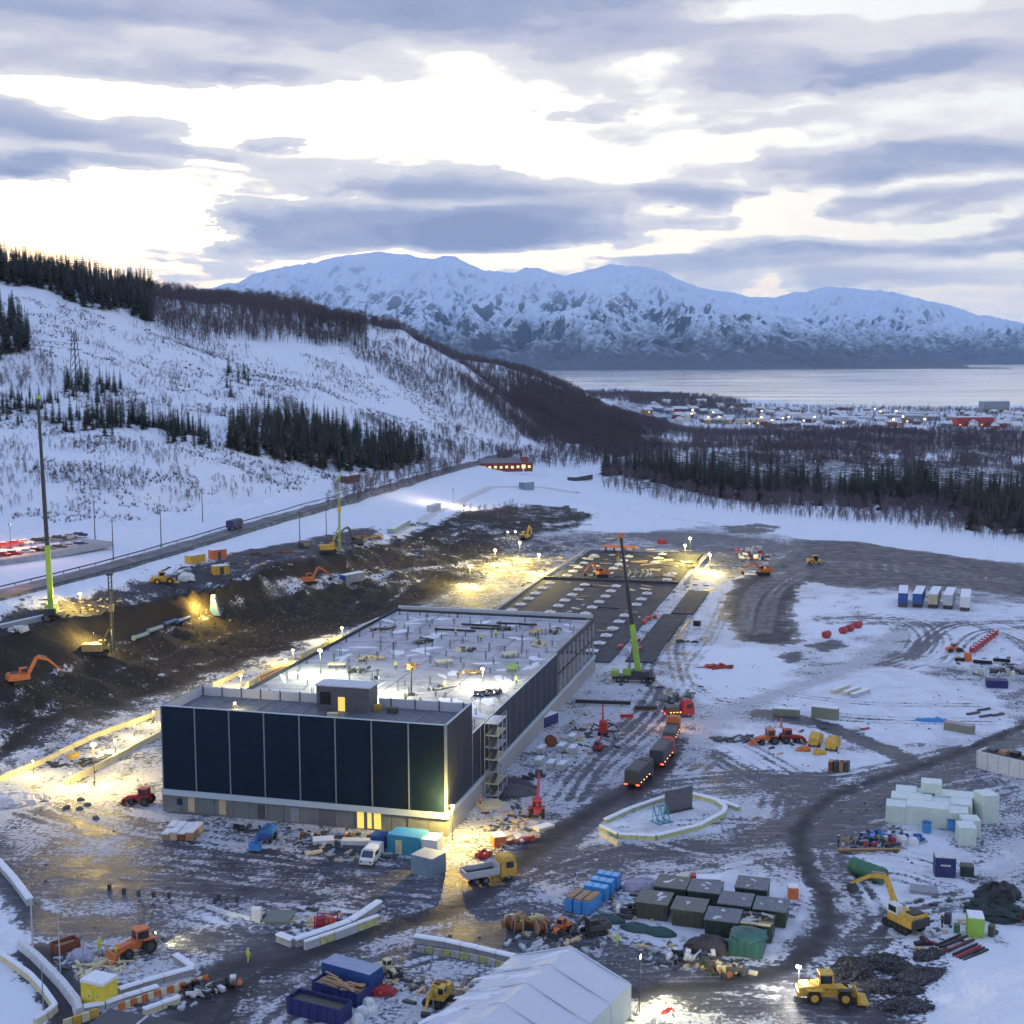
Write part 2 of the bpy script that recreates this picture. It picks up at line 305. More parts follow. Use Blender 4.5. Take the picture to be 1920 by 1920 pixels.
for u, v, d, dz_ in [(-200, 480, 1100, 4), (0, 515, 1000, 6), (200, 545, 1020, 0), (300, 590, 1050, 0), (420, 556, 1300, -12), (560, 572, 1450, -20), (700, 640, 1400, -45), (800, 680, 1400, -40), (900, 720, 1350, -30), (0, 515, 1600, -60), (300, 580, 1700, -70)]:
    p = D(u, v, d); cp((p[0], p[1], min(p[2], 140) + dz_), 1)
# wooded ridge behind, valley, town, shore
for u, v, z in [(880, 672, 66), (960, 690, 50), (1040, 715, 28), (1110, 745, 4), (1180, 790, -12), (1230, 815, -16), (1000, 735, 18), (1080, 780, -5), (1150, 820, -9)]:
    p = U(u, v, z) if v > 668 + 8 else D(u, v, 1700)
    d = {880: 1650, 960: 1750, 1040: 1850, 1110: 1900, 1180: 1750, 1230: 1600, 1000: 1500, 1080: 1350, 1150: 1200}[u]; cp(D(u, v, d), 1)
for u, v, d in [(1200, 860, 950), (1300, 850, 1080), (1400, 855, 1050), (1500, 850, 1120), (1600, 855, 1120), (1700, 865, 1080), (1850, 880, 1050), (1950, 890, 1050), (1300, 830, 1350), (1500, 825, 1450), (1700, 828, 1450), (1900, 835, 1450), (1250, 800, 1800), (1400, 800, 1750), (1550, 803, 1750), (1700, 806, 1720), (1900, 812, 1700),
   (1200, 745, 3400), (1300, 745, 3200), (1400, 758, 2700), (1500, 772, 2400), (1650, 785, 2150), (1800, 785, 2150), (1900, 782, 2200), (1350, 778, 2150), (2100, 800, 2000), (2100, 900, 1000)]:
    p = D(u, v, d); cp((p[0], p[1], max(p[2], -47)), .8)
for u, v in [(1160, 727), (1260, 731), (1350, 738), (1450, 755), (1560, 766), (1700, 770), (1800, 766), (1920, 764), (2050, 764)]:
    x, y, z = U(u, v, -50.5); cp((x, y, -50.5), .2); cp((x * 1.1, y * 1.1, -60), 0); cp((x * 1.3, y * 1.3, -75), 0)
for u in (1050, 900, 600, 300, 0): x, y, z = D(u, 700, 3600); cp((x, y, -40), .5); cp((x * 1.5, y * 1.5, -70), 0)
for u, v, d, z in [(1250, 960, 640, -3), (1400, 960, 650, -5), (1550, 965, 640, -6), (1700, 985, 610, -6), (1850, 1010, 570, -5), (1950, 1030, 540, -4), (1250, 930, 720, -5), (1400, 920, 760, -9), (1600, 930, 750, -12), (1800, 940, 720, -13), (1950, 950, 700, -13), (1350, 900, 880, -10), (1600, 900, 900, -14), (1850, 905, 880, -15), (1150, 905, 800, -2)]:
    x, y, _ = D(u, v, d); cp((x, y, z), .4)
for x, y, z in [(-300, 150, 12), (-220, 250, 14), (-400, 300, 40), (-600, 300, 80), (-600, 0, 60), (400, 100, -5), (500, 400, -12), (600, 0, -10), (-150, 180, 8), (-130, 240, 9), (-800, 900, 150), (-1500, 1500, 160), (900, 900, -20), (-3000, 3000, 150), (3500, 800, -30), (-3000, -500, 100), (3000, -500, -30)]: cp((x, y, z), .6)
for u, v, z in [(1860, 1870, 3.2), (1900, 1830, 2.5), (1920, 1900, 4.0), (1960, 1860, 4), (1880, 1900, 3.4)]: cp(U(u, v, z), .05)
for u, v in [(1790, 1810), (1760, 1890), (1840, 1790), (1900, 1770), (1730, 1915)]: cp(U(u, v, 0), .05)
CP = np.array(CP)
_k, _i = np.unique(np.round(CP[:, :2] / 2.0), axis=0, return_index=True); CP = CP[_i]
_n = len(CP); _A = np.zeros((_n + 1, _n + 1)); _A[:_n, :_n] = -np.hypot(CP[:, None, 0] - CP[None, :, 0], CP[:, None, 1] - CP[None, :, 1]); _A[:_n, :_n] -= np.eye(_n) * .5
_A[_n, :_n] = 1; _A[:_n, _n] = 1
_w = np.linalg.solve(_A, np.vstack([CP[:, 2:4], [[0, 0]]]))
_C0, _C1, _w32 = CP[None, :, 0], CP[None, :, 1], _w[:_n].astype(np.float64)
def height(x, y, full=False):
    x = np.asarray(x, float); y = np.asarray(y, float); sh = x.shape; x = x.ravel(); y = y.ravel(); out = np.empty((len(x), 2))
    for a in range(0, len(x), 20000):
        X, Y = x[a:a + 20000], y[a:a + 20000]
        dxx = (X[:, None] - _C0).astype(np.float32); dyy = (Y[:, None] - _C1).astype(np.float32); out[a:a + 20000] = -np.sqrt(dxx * dxx + dyy * dyy) @ _w32 + _w[_n]
    z, r = out[:, 0], np.clip(out[:, 1], 0, 1)
    z = z + r * (fbm(x / 90, y / 90, 4, 3) * 7 + fbm(x / 17, y / 17, 3, 9) * 1.3) * np.clip(np.hypot(x, y) / 500, .15, 1)
    z = z + np.clip(r * 3.2, 0, 1) * (r < .6) * (fbm(x / 7.5, y / 7.5, 4, 41) * 1.5 + np.abs(fbm(x / 22, y / 22, 3, 43)) * 2.2 - .5) * (np.abs(y - 300) < 260) * (x < 60)
    z = z + (1 - r) * fbm(x / 14, y / 14, 3, 5) * .10 * (z > -45)
    return (z.reshape(sh), r.reshape(sh)) if full else z.reshape(sh)
def hz(x, y): return float(height(np.array([x]), np.array([y]))[0])
_TT = 140 * 1.0115 ** np.arange(300)
def P(u, v):            # where the sight line of a photo point meets the ground
    d = ray(u, v)
    if d[2] < -.085 and not (u < 900 and v < 1420 and v < 1520 - .36 * u):
        x, y, z = U(u, v, 0)
        for _ in range(3): x, y, z = U(u, v, hz(x, y))
        return (x, y, hz(x, y))
    t = _TT / d[1]; X, Y, Z = d[0] * t, d[1] * t, CAM_H + d[2] * t; h = height(X, Y); k = np.where(h > Z)[0]
    if len(k) == 0: return (X[-1], Y[-1], h[-1])
    k = max(int(k[0]), 1); a = (Z[k - 1] - h[k - 1]) / ((Z[k - 1] - h[k - 1]) + (h[k] - Z[k]) + 1e-9)
    x, y = X[k - 1] + a * (X[k] - X[k - 1]), Y[k - 1] + a * (Y[k] - Y[k - 1]); return (x, y, hz(x, y))
def YAW(u1, v1, u2, v2):
    a, b = P(u1, v1), P(u2, v2); return math.degrees(math.atan2(b[1] - a[1], b[0] - a[0]))
def EDGE(u1, v1, u2, v2):   # base edge of a thing: middle, yaw, length
    a, b = P(u1, v1), P(u2, v2)
    return ((a[0] + b[0]) / 2, (a[1] + b[1]) / 2, (a[2] + b[2]) / 2), math.degrees(math.atan2(b[1] - a[1], b[0] - a[0])), math.hypot(b[0] - a[0], b[1] - a[1])
# ---------------------------------------------------------------- terrain: one sheet out to the shore
def axis(a, b, h, grow, lo, hi):
    m = list(np.arange(a, b, h)); s = h; x = m[0]; L_ = []
    while x > lo: s *= grow; x -= s; L_.append(x)
    s = h; x = m[-1]; R_ = []
    while x < hi: s *= grow; x += s; R_.append(x)
    return np.array(L_[::-1] + m + R_)
gx = axis(-80, 118, .5, 1.02, -3200, 3200); gy = axis(142, 318, .55, 1.018, -300, 6500)
GX, GY = np.meshgrid(gx, gy); GZ, GR = height(GX, GY, True)
# ground cover: snow, earth, wet gravel, dirt on the snow
def height(x, y):            # from here on: the height of the finished ground mesh
    x = np.clip(np.asarray(x, float), gx[0] + .01, gx[-1] - .01); y = np.clip(np.asarray(y, float), gy[0] + .01, gy[-1] - .01)
    i = np.searchsorted(gx, x) - 1; j = np.searchsorted(gy, y) - 1; a = (x - gx[i]) / (gx[i + 1] - gx[i]); b = (y - gy[j]) / (gy[j + 1] - gy[j])
    return (GZ[j, i] * (1 - a) + GZ[j, i + 1] * a) * (1 - b) + (GZ[j + 1, i] * (1 - a) + GZ[j + 1, i + 1] * a) * b
def hz(x, y): return float(height(x, y))
nv = GX.size; fx, fy = GX.ravel(), GY.ravel(); PA = np.zeros((nv, 4)); PA[:, 0] = 1.0
dist_w = fbm(fx / 9, fy / 9, 4, 21); dist_f = fbm(fx / 2.5, fy / 2.5, 3, 31)
def inbox(lo, hi):
    i0, i1 = np.searchsorted(gx, lo[0]), np.searchsorted(gx, hi[0]); j0, j1 = np.searchsorted(gy, lo[1]), np.searchsorted(gy, hi[1])
    return (np.arange(j0, j1)[:, None] * len(gx) + np.arange(i0, i1)[None, :]).ravel()
def cover(pts, vals, feather=2.0, wob=2.0, pix=True, z=None):
    Q = np.array([(P(*p) if z is None else U(*p, z))[:2] for p in pts]) if pix else np.array(pts, float)
    lo, hi = Q.min(0) - feather - wob, Q.max(0) + feather + wob; k = inbox(lo, hi)
    if not len(k): return
    x, y = fx[k], fy[k]; ins = np.zeros(len(k), bool); dm = np.full(len(k), 1e9)
    for (x1, y1), (x2, y2) in zip(Q, np.roll(Q, -1, 0)):
        c = (y1 > y) != (y2 > y); ins ^= c & (x < (x2 - x1) * (y - y1) / (y2 - y1 + 1e-12) + x1)
        t = np.clip(((x - x1) * (x2 - x1) + (y - y1) * (y2 - y1)) / ((x2 - x1) ** 2 + (y2 - y1) ** 2 + 1e-9), 0, 1); dm = np.minimum(dm, np.hypot(x - x1 - t * (x2 - x1), y - y1 - t * (y2 - y1)))
    sd_ = np.where(ins, dm, -dm) + wob * (dist_w[k] * 1.3 + dist_f[k] * .6)
    w = np.clip(sd_ / feather * .5 + .5, 0, 1)[:, None]
    for i, vv in enumerate(vals):
        if vv is not None: PA[k, i] = PA[k, i] * (1 - w[:, 0]) + vv * w[:, 0]
def smooth(Q, n=8):
    Q = np.array(Q, float)
    if len(Q) < 3: return Q
    E_ = np.vstack([2 * Q[0] - Q[1], Q, 2 * Q[-1] - Q[-2]]); out = []
    for i in range(1, len(E_) - 2):
        a, b, c, d = E_[i - 1:i + 3]
        for t in np.linspace(0, 1, n, endpoint=False): out.append(.5 * ((2 * b) + (-a + c) * t + (2 * a - 5 * b + 4 * c - d) * t * t + (-a + 3 * b - 3 * c + d) * t ** 3))
    out.append(Q[-1]); return np.array(out)
def trail(pts, width, vals, feather=.6, wob=.4, pix=True, offs=(0,), mixw=1.0):
    Q = smooth([P(*p)[:2] for p in pts] if pix else pts)
    for o in offs:
        tn = np.gradient(Q, axis=0); nn = np.stack([-tn[:, 1], tn[:, 0]], 1); nn /= np.linalg.norm(nn, axis=1)[:, None] + 1e-9; S_ = Q + nn * o
        lo, hi = S_.min(0) - width - 3, S_.max(0) + width + 3; k = inbox(lo, hi)
        if not len(k): continue
        dmf = {}; reach = width / 2 + feather + wob + .3; ks = []; ds = []
        for (x1, y1), (x2, y2) in zip(S_[:-1], S_[1:]):
            kk = inbox((min(x1, x2) - reach, min(y1, y2) - reach), (max(x1, x2) + reach, max(y1, y2) + reach)); x, y = fx[kk], fy[kk]
            t = np.clip(((x - x1) * (x2 - x1) + (y - y1) * (y2 - y1)) / ((x2 - x1) ** 2 + (y2 - y1) ** 2 + 1e-9), 0, 1); ks.append(kk); ds.append(np.hypot(x - x1 - t * (x2 - x1), y - y1 - t * (y2 - y1)))
        ks = np.concatenate(ks); ds = np.concatenate(ds); od = np.lexsort((ds, ks)); ks, ds = ks[od], ds[od]; k, first = np.unique(ks, return_index=True); dm = ds[first]
        if not len(k): continue
        w = np.clip((width / 2 - dm + wob * dist_f[k]) / feather * .5 + .5, 0, 1) * mixw
        for i, vv in enumerate(vals):
            if vv is not None: PA[k, i] = PA[k, i] * (1 - w) + vv * w
# order: broad areas first (snow, earth, wet, dirt)
yard = [(-100, 1430), (0, 1400), (250, 1298), (480, 1226), (700, 1156), (850, 1080), (930, 1010), (1010, 985), (1180, 1000), (1330, 985), (1450, 1000), (1560, 1030), (1920, 1060), (2100, 1090), (2300, 1500), (2300, 2100), (-300, 2100), (-300, 1500)]
cover(yard, (.56, 0, .1, .72), 5, 4)
cover([(-60, 1290), (0, 1420), (260, 1310), (500, 1228), (720, 1160), (840, 1112), (960, 1065), (1000, 1000), (960, 945), (860, 960), (720, 1015), (560, 1040), (470, 1070), (320, 1100), (180, 1135), (0, 1180), (-60, 1200)], (.10, .95, .1, .6), 4, 3)
cover([(-60, 1200), (0, 1185), (180, 1135), (330, 1105), (470, 1072), (600, 1045), (720, 1010), (700, 985), (560, 1010), (400, 1042), (240, 1085), (100, 1122), (-60, 1160)], (.22, .55, .2, .7), 3, 3)
cover([(600, 1075), (780, 1010), (870, 965), (960, 950), (1060, 960), (1120, 965), (1100, 985), (1010, 1000), (960, 1040), (880, 1075), (760, 1110)], (.30, .85, .1, .5), 3, 5)
for pth, w_ in [([(0, 1316), (120, 1248), (240, 1196), (400, 1145), (560, 1100)], 1.6), ([(60, 1330), (200, 1262), (330, 1215), (470, 1172)], 1.2), ([(0, 1380), (150, 1318), (320, 1255), (480, 1212)], 1.4), ([(560, 1135), (600, 1100), (640, 1088)], 1.0), ([(650, 1140), (690, 1108), (730, 1090)], 1.0), ([(740, 1118), (770, 1092)], 1.0), ([(700, 1150), (760, 1100), (800, 1078)], .9), ([(820, 1010), (900, 985), (1000, 975)], 1.5), ([(760, 1040), (850, 1015), (930, 1010)], 1.2)]:
    trail(pth, w_, (.52, .8, .1, .6), 1.0, .9, mixw=.8)
trail([(500, 1100), (640, 1082), (760, 1068), (900, 1052)], 3.5, (.5, .2, .2, .6))
cover([(860, 1085), (950, 1010), (1120, 1000), (1200, 1005), (1110, 1030), (1010, 1085), (930, 1140), (800, 1150)], (.42, .35, .1, .8), 4, 4)
cover([(1500, 1015), (1600, 1020), (1700, 1035), (1920, 1068), (2100, 1100), (2100, 1150), (1920, 1125), (1800, 1108), (1640, 1105), (1540, 1108), (1480, 1130), (1500, 1200), (1470, 1215), (1400, 1205), (1352, 1165), (1370, 1100), (1420, 1075), (1480, 1045)], (.02, .08, .8, .42), 3, 3)
cover([(1290, 1230), (1300, 1120), (1350, 1085), (1420, 1075), (1560, 1105), (1690, 1115), (1700, 1200), (1560, 1250), (1400, 1270)], (.70, 0, .1, .6), 4, 5)
cover([(1375, 1090), (1430, 1080), (1500, 1095), (1490, 1130), (1505, 1200), (1470, 1215), (1400, 1205), (1352, 1165)], (.01, .08, 1.0, .3), 1.5, 3)
cover([(1000, 1500), (1120, 1320), (1300, 1290), (1330, 1360), (1300, 1420), (1480, 1490), (1500, 1600), (1250, 1640), (1060, 1640)], (.64, 0, .12, .72), 5, 5)
cover([(1150, 1000), (1320, 1000), (1440, 1015), (1500, 1030), (1440, 1050), (1370, 1080), (1330, 1060), (1250, 1022)], (.3, .1, .3, .7), 3, 4)
cover([(945, 955), (1000, 945), (1060, 950), (1110, 962), (1060, 968), (980, 966)], (.35, .8, .1, .4), 1.5, 5)
cover([(1360, 990), (1420, 985), (1470, 992), (1430, 1003), (1370, 1002)], (.1, .1, .4, .4), 2, 2)
cover([(1440, 1232), (1500, 1225), (1506, 1245), (1450, 1250)], (.1, .1, .4, .4), 1.5, 2)
cover([(1515, 1215), (1570, 1198), (1580, 1215), (1540, 1225)], (.1, .1, .4, .4), 1.5, 2)
for q in ([(1360, 1280), (1600, 1265), (1700, 1250), (1860, 1300), (1900, 1370), (1690, 1420), (1560, 1390), (1460, 1340), (1400, 1335)], [(1330, 1370), (1420, 1355), (1560, 1390), (1680, 1440), (1600, 1468), (1440, 1455), (1330, 1410)], [(1560, 1600), (1720, 1560), (1800, 1600), (1840, 1690), (1800, 1750), (1640, 1790), (1570, 1700)],
          [(1200, 1660), (1360, 1640), (1490, 1670), (1500, 1740), (1440, 1810), (1260, 1790), (1150, 1740)], [(1150, 1545), (1250, 1500), (1340, 1515), (1300, 1550), (1180, 1570)], [(1690, 1130), (1920, 1140), (1960, 1220), (1880, 1260), (1720, 1240), (1650, 1170)]):
    cover(q, (.80, 0, .05, .52), 3, 5)
cover([(1780, 1800), (1920, 1750), (2100, 1760), (2100, 2000), (1720, 1960), (1740, 1880)], (1, 0, 0, 0), 2, 2)
cover([(1570, 1800), (1700, 1790), (1790, 1800), (1760, 1860), (1700, 1940), (1600, 1940)], (.45, .75, .2, .3), 3, 4)
cover([(1480, 1140), (1560, 1120), (1680, 1120), (1680, 1170), (1600, 1210), (1500, 1200)], (.72, 0, .1, .35), 3, 4)
cover([(1110, 1270), (1180, 1240), (1260, 1200), (1330, 1150), (1360, 1220), (1300, 1290), (1210, 1350), (1120, 1360)], (.62, .05, .1, .6), 4, 4)
cover([(1000, 1480), (1120, 1300), (1240, 1290), (1250, 1340), (1130, 1490), (1020, 1590)], (.6, .05, .15, .75), 3, 4)
cover([(1300, 1220), (1440, 1215), (1480, 1260), (1360, 1320), (1290, 1300)], (.8, 0, .1, .3), 3, 4)
cover([(-60, 1600), (300, 1590), (500, 1610), (780, 1660), (840, 1640), (860, 1700), (660, 1690), (300, 1660), (200, 1680), (-60, 1640)], (.1, .12, .55, .8), 3, 3)
cover([(300, 1600), (680, 1620), (800, 1670), (640, 1700), (310, 1660)], (.03, .1, .5, .8), 2, 1.5)
cover([(-60, 1640), (60, 1700), (60, 1780), (160, 1900), (160, 2000), (-60, 2000)], (.75, 0, .1, .4), 3, 3)
cover([(380, 1690), (520, 1690), (700, 1700), (640, 1740), (540, 1770), (400, 1730)], (.8, 0, .1, .4), 2, 2)
for u, v, ru, rv in [(950, 1478, 46, 22), (640, 1590, 60, 14), (480, 1600, 40, 10)]:
    cover([(u + ru * math.cos(t), v + rv * math.sin(t)) for t in np.linspace(0, 6.28, 10, endpoint=False)], (.02, .35, .3, .5), 1, 1)
# roads and haul tracks through the yard
trail([(1430, 1340), (1540, 1365), (1620, 1395), (1700, 1430)], 4.5, (.05, .1, .5, .6), 1.2, 1)
trail([(2000, 1360), (1900, 1395), (1770, 1450), (1640, 1500), (1560, 1560), (1540, 1620)], 5, (.2, .1, .4, .8), 2, 1)
trail([(400, 1960), (440, 1860), (540, 1800), (700, 1745), (870, 1690), (980, 1610), (1100, 1530), (1200, 1470), (1290, 1390)], 4.0, (.02, .62, .6, .45), 1.2, .8)
trail([(330, 1930), (400, 1830), (520, 1780)], 4.2, (.05, .55, .5, .5), 1.2, .8)
trail([(860, 1690), (1000, 1640), (1160, 1600), (1320, 1590), (1480, 1560)], 6, (.22, .15, .45, .8), 2.5, 1)
trail([(900, 1760), (1050, 1790), (1250, 1840), (1420, 1860), (1560, 1890)], 9, (.12, .1, .5, .9), 3, 1.5)
trail([(60, 1780), (110, 1860), (150, 1960)], 4.5, (.03, .6, .5, .5), .8, .6)
trail([(20, 1640), (70, 1720), (200, 1740)], 4, (.1, .2, .5, .7), 1.5, 1)
trail([(1180, 1480), (1080, 1560), (960, 1660)], 3.6, (.1, .15, .5, .8), 1, .7)
_r = np.random.default_rng(5)
def tracks(path, n, spread, wet=.55):
    for _ in range(n):
        o = _r.normal(0, spread); q = [(u + _r.normal(0, 3), v + _r.normal(0, 2)) for u, v in path]
        trail(q, .55, (.14, .15, wet, .8), .5, .25, offs=(o - 1.0, o + 1.0), mixw=float(_r.uniform(.35, .85)))
tracks([(1250, 1440), (1330, 1400), (1450, 1460), (1560, 1500)], 5, 4)
tracks([(1130, 1500), (1250, 1480), (1420, 1470), (1600, 1470), (1850, 1420)], 8, 5)
tracks([(1000, 1640), (1200, 1590), (1400, 1580), (1490, 1620)], 8, 4)
tracks([(1100, 1620), (1300, 1610), (1470, 1560), (1500, 1500)], 6, 4)
tracks([(1640, 1250), (1700, 1230), (1720, 1200), (1690, 1175), (1620, 1165), (1540, 1170)], 7, 3)
tracks([(1690, 1180), (1800, 1170), (1900, 1200), (1960, 1240)], 5, 4)
tracks([(1300, 1320), (1240, 1260), (1290, 1190), (1330, 1120)], 3, 4)
tracks([(1350, 1290), (1330, 1200), (1380, 1110), (1480, 1060)], 2, 5)
tracks([(20, 1520), (200, 1570), (420, 1610), (760, 1650)], 7, 4, .4)
tracks([(0, 1580), (200, 1640), (420, 1680), (560, 1760)], 7, 4, .4)
tracks([(100, 1720), (300, 1720), (480, 1760), (640, 1740)], 6, 4, .4)
tracks([(900, 1700), (1100, 1790), (1300, 1840), (1500, 1860)], 8, 3)
tracks([(1560, 1560), (1700, 1520), (1900, 1480)], 6, 4)
tracks([(1530, 1620), (1600, 1720), (1560, 1800)], 5, 3)
tracks([(1050, 1500), (1110, 1430), (1200, 1350), (1240, 1290)], 5, 3, .4)
tracks([(500, 1930), (600, 1850), (760, 1790), (900, 1760)], 5, 3, .4)
def pale(path, n, spread):
    for _ in range(n):
        o = _r.normal(0, spread); q = [(u + _r.normal(0, 4), v + _r.normal(0, 2)) for u, v in path]
        trail(q, .5, (.56, None, .1, .9), .5, .35, offs=(o - 1.0, o + 1.0), mixw=float(_r.uniform(.4, .9)))
for pth, n_, sp__ in [([(420, 1920), (480, 1840), (700, 1745), (870, 1690), (1000, 1600)], 5, 2), ([(0, 1600), (250, 1610), (500, 1640), (820, 1680)], 9, 5), ([(60, 1560), (260, 1590), (480, 1625), (700, 1660)], 7, 4), ([(1000, 1790), (1250, 1845), (1450, 1870)], 6, 3), ([(1180, 1560), (1320, 1600), (1480, 1590)], 7, 5), ([(1560, 1500), (1700, 1470), (1900, 1440)], 6, 5),
        ([(1520, 1060), (1640, 1070), (1900, 1100)], 6, 6), ([(1400, 1190), (1430, 1110), (1520, 1060)], 6, 5), ([(1120, 1480), (1220, 1400), (1290, 1330)], 5, 2), ([(880, 1680), (1020, 1640), (1180, 1600)], 6, 3), ([(1540, 1600), (1550, 1700), (1480, 1800)], 4, 2), ([(100, 1700), (260, 1690), (420, 1700), (520, 1740)], 6, 4)]: pale(pth, n_, sp__)
for pth, n_, sp__ in [([(1380, 1300), (1600, 1330), (1840, 1340)], 3, 5), ([(1580, 1640), (1680, 1640), (1800, 1680)], 4, 4), ([(1700, 1240), (1780, 1180), (1920, 1170)], 4, 4), ([(1640, 1780), (1720, 1720), (1830, 1700)], 3, 3), ([(1200, 1690), (1330, 1700), (1480, 1720)], 3, 3)]:
    tracks(pth, n_, sp__, .3)
trail([(2000, 1340), (1900, 1375), (1760, 1430), (1600, 1480), (1520, 1525), (1495, 1580), (1510, 1640), (1548, 1700), (1525, 1770), (1440, 1830), (1300, 1850), (1180, 1860)], 2.3, (.03, .7, .6, .4), 1.0, 1.1, mixw=.88)
trail([(540, 1800), (700, 1745), (870, 1690), (980, 1610), (1100, 1530), (1200, 1470)], 2.6, (.02, .7, .6, .4), 1.0, .7, mixw=.8)
for pth in ([(1000, 930), (1100, 945), (1250, 975), (1400, 990), (1560, 1008)], [(930, 915), (1050, 930), (1200, 960), (1330, 985)], [(1020, 985), (1150, 975), (1300, 985)], [(1500, 1010), (1650, 1022), (1850, 1052)]):
    trail(pth, 1.6, (.80, .1, .1, .8), 1.2, 1.0, offs=(-1.3, 1.3), mixw=.75)
trail([(1295, 1430), (1318, 1365), (1400, 1325), (1500, 1290), (1580, 1262), (1640, 1230), (1690, 1190)], 5.5, (.70, .0, .1, .92), 1.5, 1.2, mixw=.85)
PA[:, 0] = np.where((PA[:, 0] > .02) & (PA[:, 0] < .98), PA[:, 0] + dist_w * .16, PA[:, 0])
# woodland floor and dark slopes read darker: heather and twigs through the snow
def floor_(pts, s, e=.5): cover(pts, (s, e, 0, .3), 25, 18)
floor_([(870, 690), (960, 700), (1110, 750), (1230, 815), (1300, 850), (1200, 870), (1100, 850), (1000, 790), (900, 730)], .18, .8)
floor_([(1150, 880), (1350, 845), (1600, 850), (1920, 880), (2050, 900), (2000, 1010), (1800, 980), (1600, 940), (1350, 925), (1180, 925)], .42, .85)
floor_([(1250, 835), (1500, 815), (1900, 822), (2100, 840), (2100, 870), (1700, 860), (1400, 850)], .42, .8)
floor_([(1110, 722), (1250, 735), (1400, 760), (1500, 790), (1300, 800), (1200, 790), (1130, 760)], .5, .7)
PA = np.clip(PA, 0, 1)
me = bpy.data.meshes.new('ground'); ny, nx = GX.shape
idx = np.arange(nv).reshape(ny, nx); Fq = np.stack([idx[:-1, :-1], idx[:-1, 1:], idx[1:, 1:], idx[1:, :-1]], -1).reshape(-1, 4)
me.vertices.add(nv); me.vertices.foreach_set('co', np.stack([fx, fy, GZ.ravel()], 1).ravel())
me.loops.add(Fq.size); me.loops.foreach_set('vertex_index', Fq.ravel()); me.polygons.add(len(Fq)); me.polygons.foreach_set('loop_start', np.arange(0, Fq.size, 4)); me.polygons.foreach_set('loop_total', np.full(len(Fq), 4))
me.polygons.foreach_set('use_smooth', np.ones(len(Fq), bool)); me.update()
ca = me.color_attributes.new('cover', 'FLOAT_COLOR', 'POINT'); ca.data.foreach_set('color', PA.ravel())
def ground_material():
    m = bpy.data.materials.new('ground_cover'); m.use_nodes = True; t = m.node_tree; b = t.nodes['Principled BSDF']; L = t.links
    def nd(ty, **k):
        n = t.nodes.new(ty)
        for a, v in k.items(): setattr(n, a, v)
        return n
    at = nd('ShaderNodeAttribute', attribute_name='cover'); sp = nd('ShaderNodeSeparateColor'); L.new(at.outputs['Color'], sp.inputs[0]); snow, earth, wet = sp.outputs; dirt = at.outputs['Alpha']
    g = nd('ShaderNodeNewGeometry'); pos = g.outputs['Position']
    def ns(sc, de=6, ro=.6, di=0.0):
        n = nd('ShaderNodeTexNoise'); n.inputs['Scale'].default_value = sc; n.inputs['Detail'].default_value = de; n.inputs['Roughness'].default_value = ro; n.inputs['Distortion'].default_value = di; L.new(pos, n.inputs['Vector']); return n.outputs[0]
    def ma(op, a, c, d=0.0, cl=False):
        n = nd('ShaderNodeMath', operation=op, use_clamp=cl)
        for s, v in zip(n.inputs, (a, c, d)):
            if isinstance(v, bpy.types.NodeSocket): L.new(v, s)
            else: s.default_value = v
        return n.outputs[0]
    def mr(x, lo, hi, a=0.0, c=1.0):
        n = nd('ShaderNodeMapRange', interpolation_type='SMOOTHSTEP'); L.new(x, n.inputs[0])
        for i, v in zip((1, 2, 3, 4), (lo, hi, a, c)): n.inputs[i].default_value = v
        return n.outputs[0]
    def mx(f, a, c):
        n = nd('ShaderNodeMix', data_type='RGBA')
        if isinstance(f, bpy.types.NodeSocket): L.new(f, n.inputs[0])
        else: n.inputs[0].default_value = f
        for s, v in ((n.inputs[6], a), (n.inputs[7], c)):
            if isinstance(v, bpy.types.NodeSocket): L.new(v, s)
            else: s.default_value = (*v, 1)
        return n.outputs[2]
    nf, nm, nb, nx_ = ns(1.6, 6, .68), ns(.22, 5, .6), ns(.03, 3, .6), ns(5.0, 3, .7)
    pert = ma('ADD', ma('MULTIPLY', ma('SUBTRACT', nf, .5), 1.5), ma('ADD', ma('MULTIPLY', ma('SUBTRACT', nm, .5), 1.0), ma('MULTIPLY', ma('SUBTRACT', nb, .5), .5)))
    # no disturbance where the cover is pure
    pure = ma('MULTIPLY', ma('MULTIPLY', snow, ma('SUBTRACT', 1.0, snow)), 4.0)
    amt = ma('ADD', ma('MULTIPLY', pure, .85), .12)
    sm = mr(ma('ADD', snow, ma('MULTIPLY', pert, amt)), .40, .62)
    def stretch(ang, sx, sy, sc):
        mp = nd('ShaderNodeMapping'); mp.inputs['Rotation'].default_value = (0, 0, ang); mp.inputs['Scale'].default_value = (sx, sy, 1); L.new(pos, mp.inputs['Vector'])
        n = nd('ShaderNodeTexNoise'); n.inputs['Scale'].default_value = sc; n.inputs['Detail'].default_value = 5; n.inputs['Roughness'].default_value = .66; L.new(mp.outputs[0], n.inputs['Vector']); return n.outputs[0]
    st1, st2 = stretch(.35, .22, 1.6, .75), stretch(-1.1, .20, 1.5, .7)
    patch = mr(ma('ADD', ma('MULTIPLY', nm, .6), ma('MULTIPLY', st1, .4)), .36, .64)
    gravel = mx(patch, (.042, .047, .064), (.165, .168, .20)); gravel = mx(ma('MULTIPLY', nf, .6), gravel, (.085, .089, .110)); gravel = mx(ma('MULTIPLY', wet, .88), gravel, (.034, .039, .054))
    sl_ = mr(ma('ADD', ma('MAXIMUM', st1, st2), ma('MULTIPLY', ma('SUBTRACT', nf, .5), .45)), .54, .72, 0, .85)
    gravel = mx(ma('MULTIPLY', sl_, mr(dirt, .5, .8)), gravel, (.34, .335, .37))
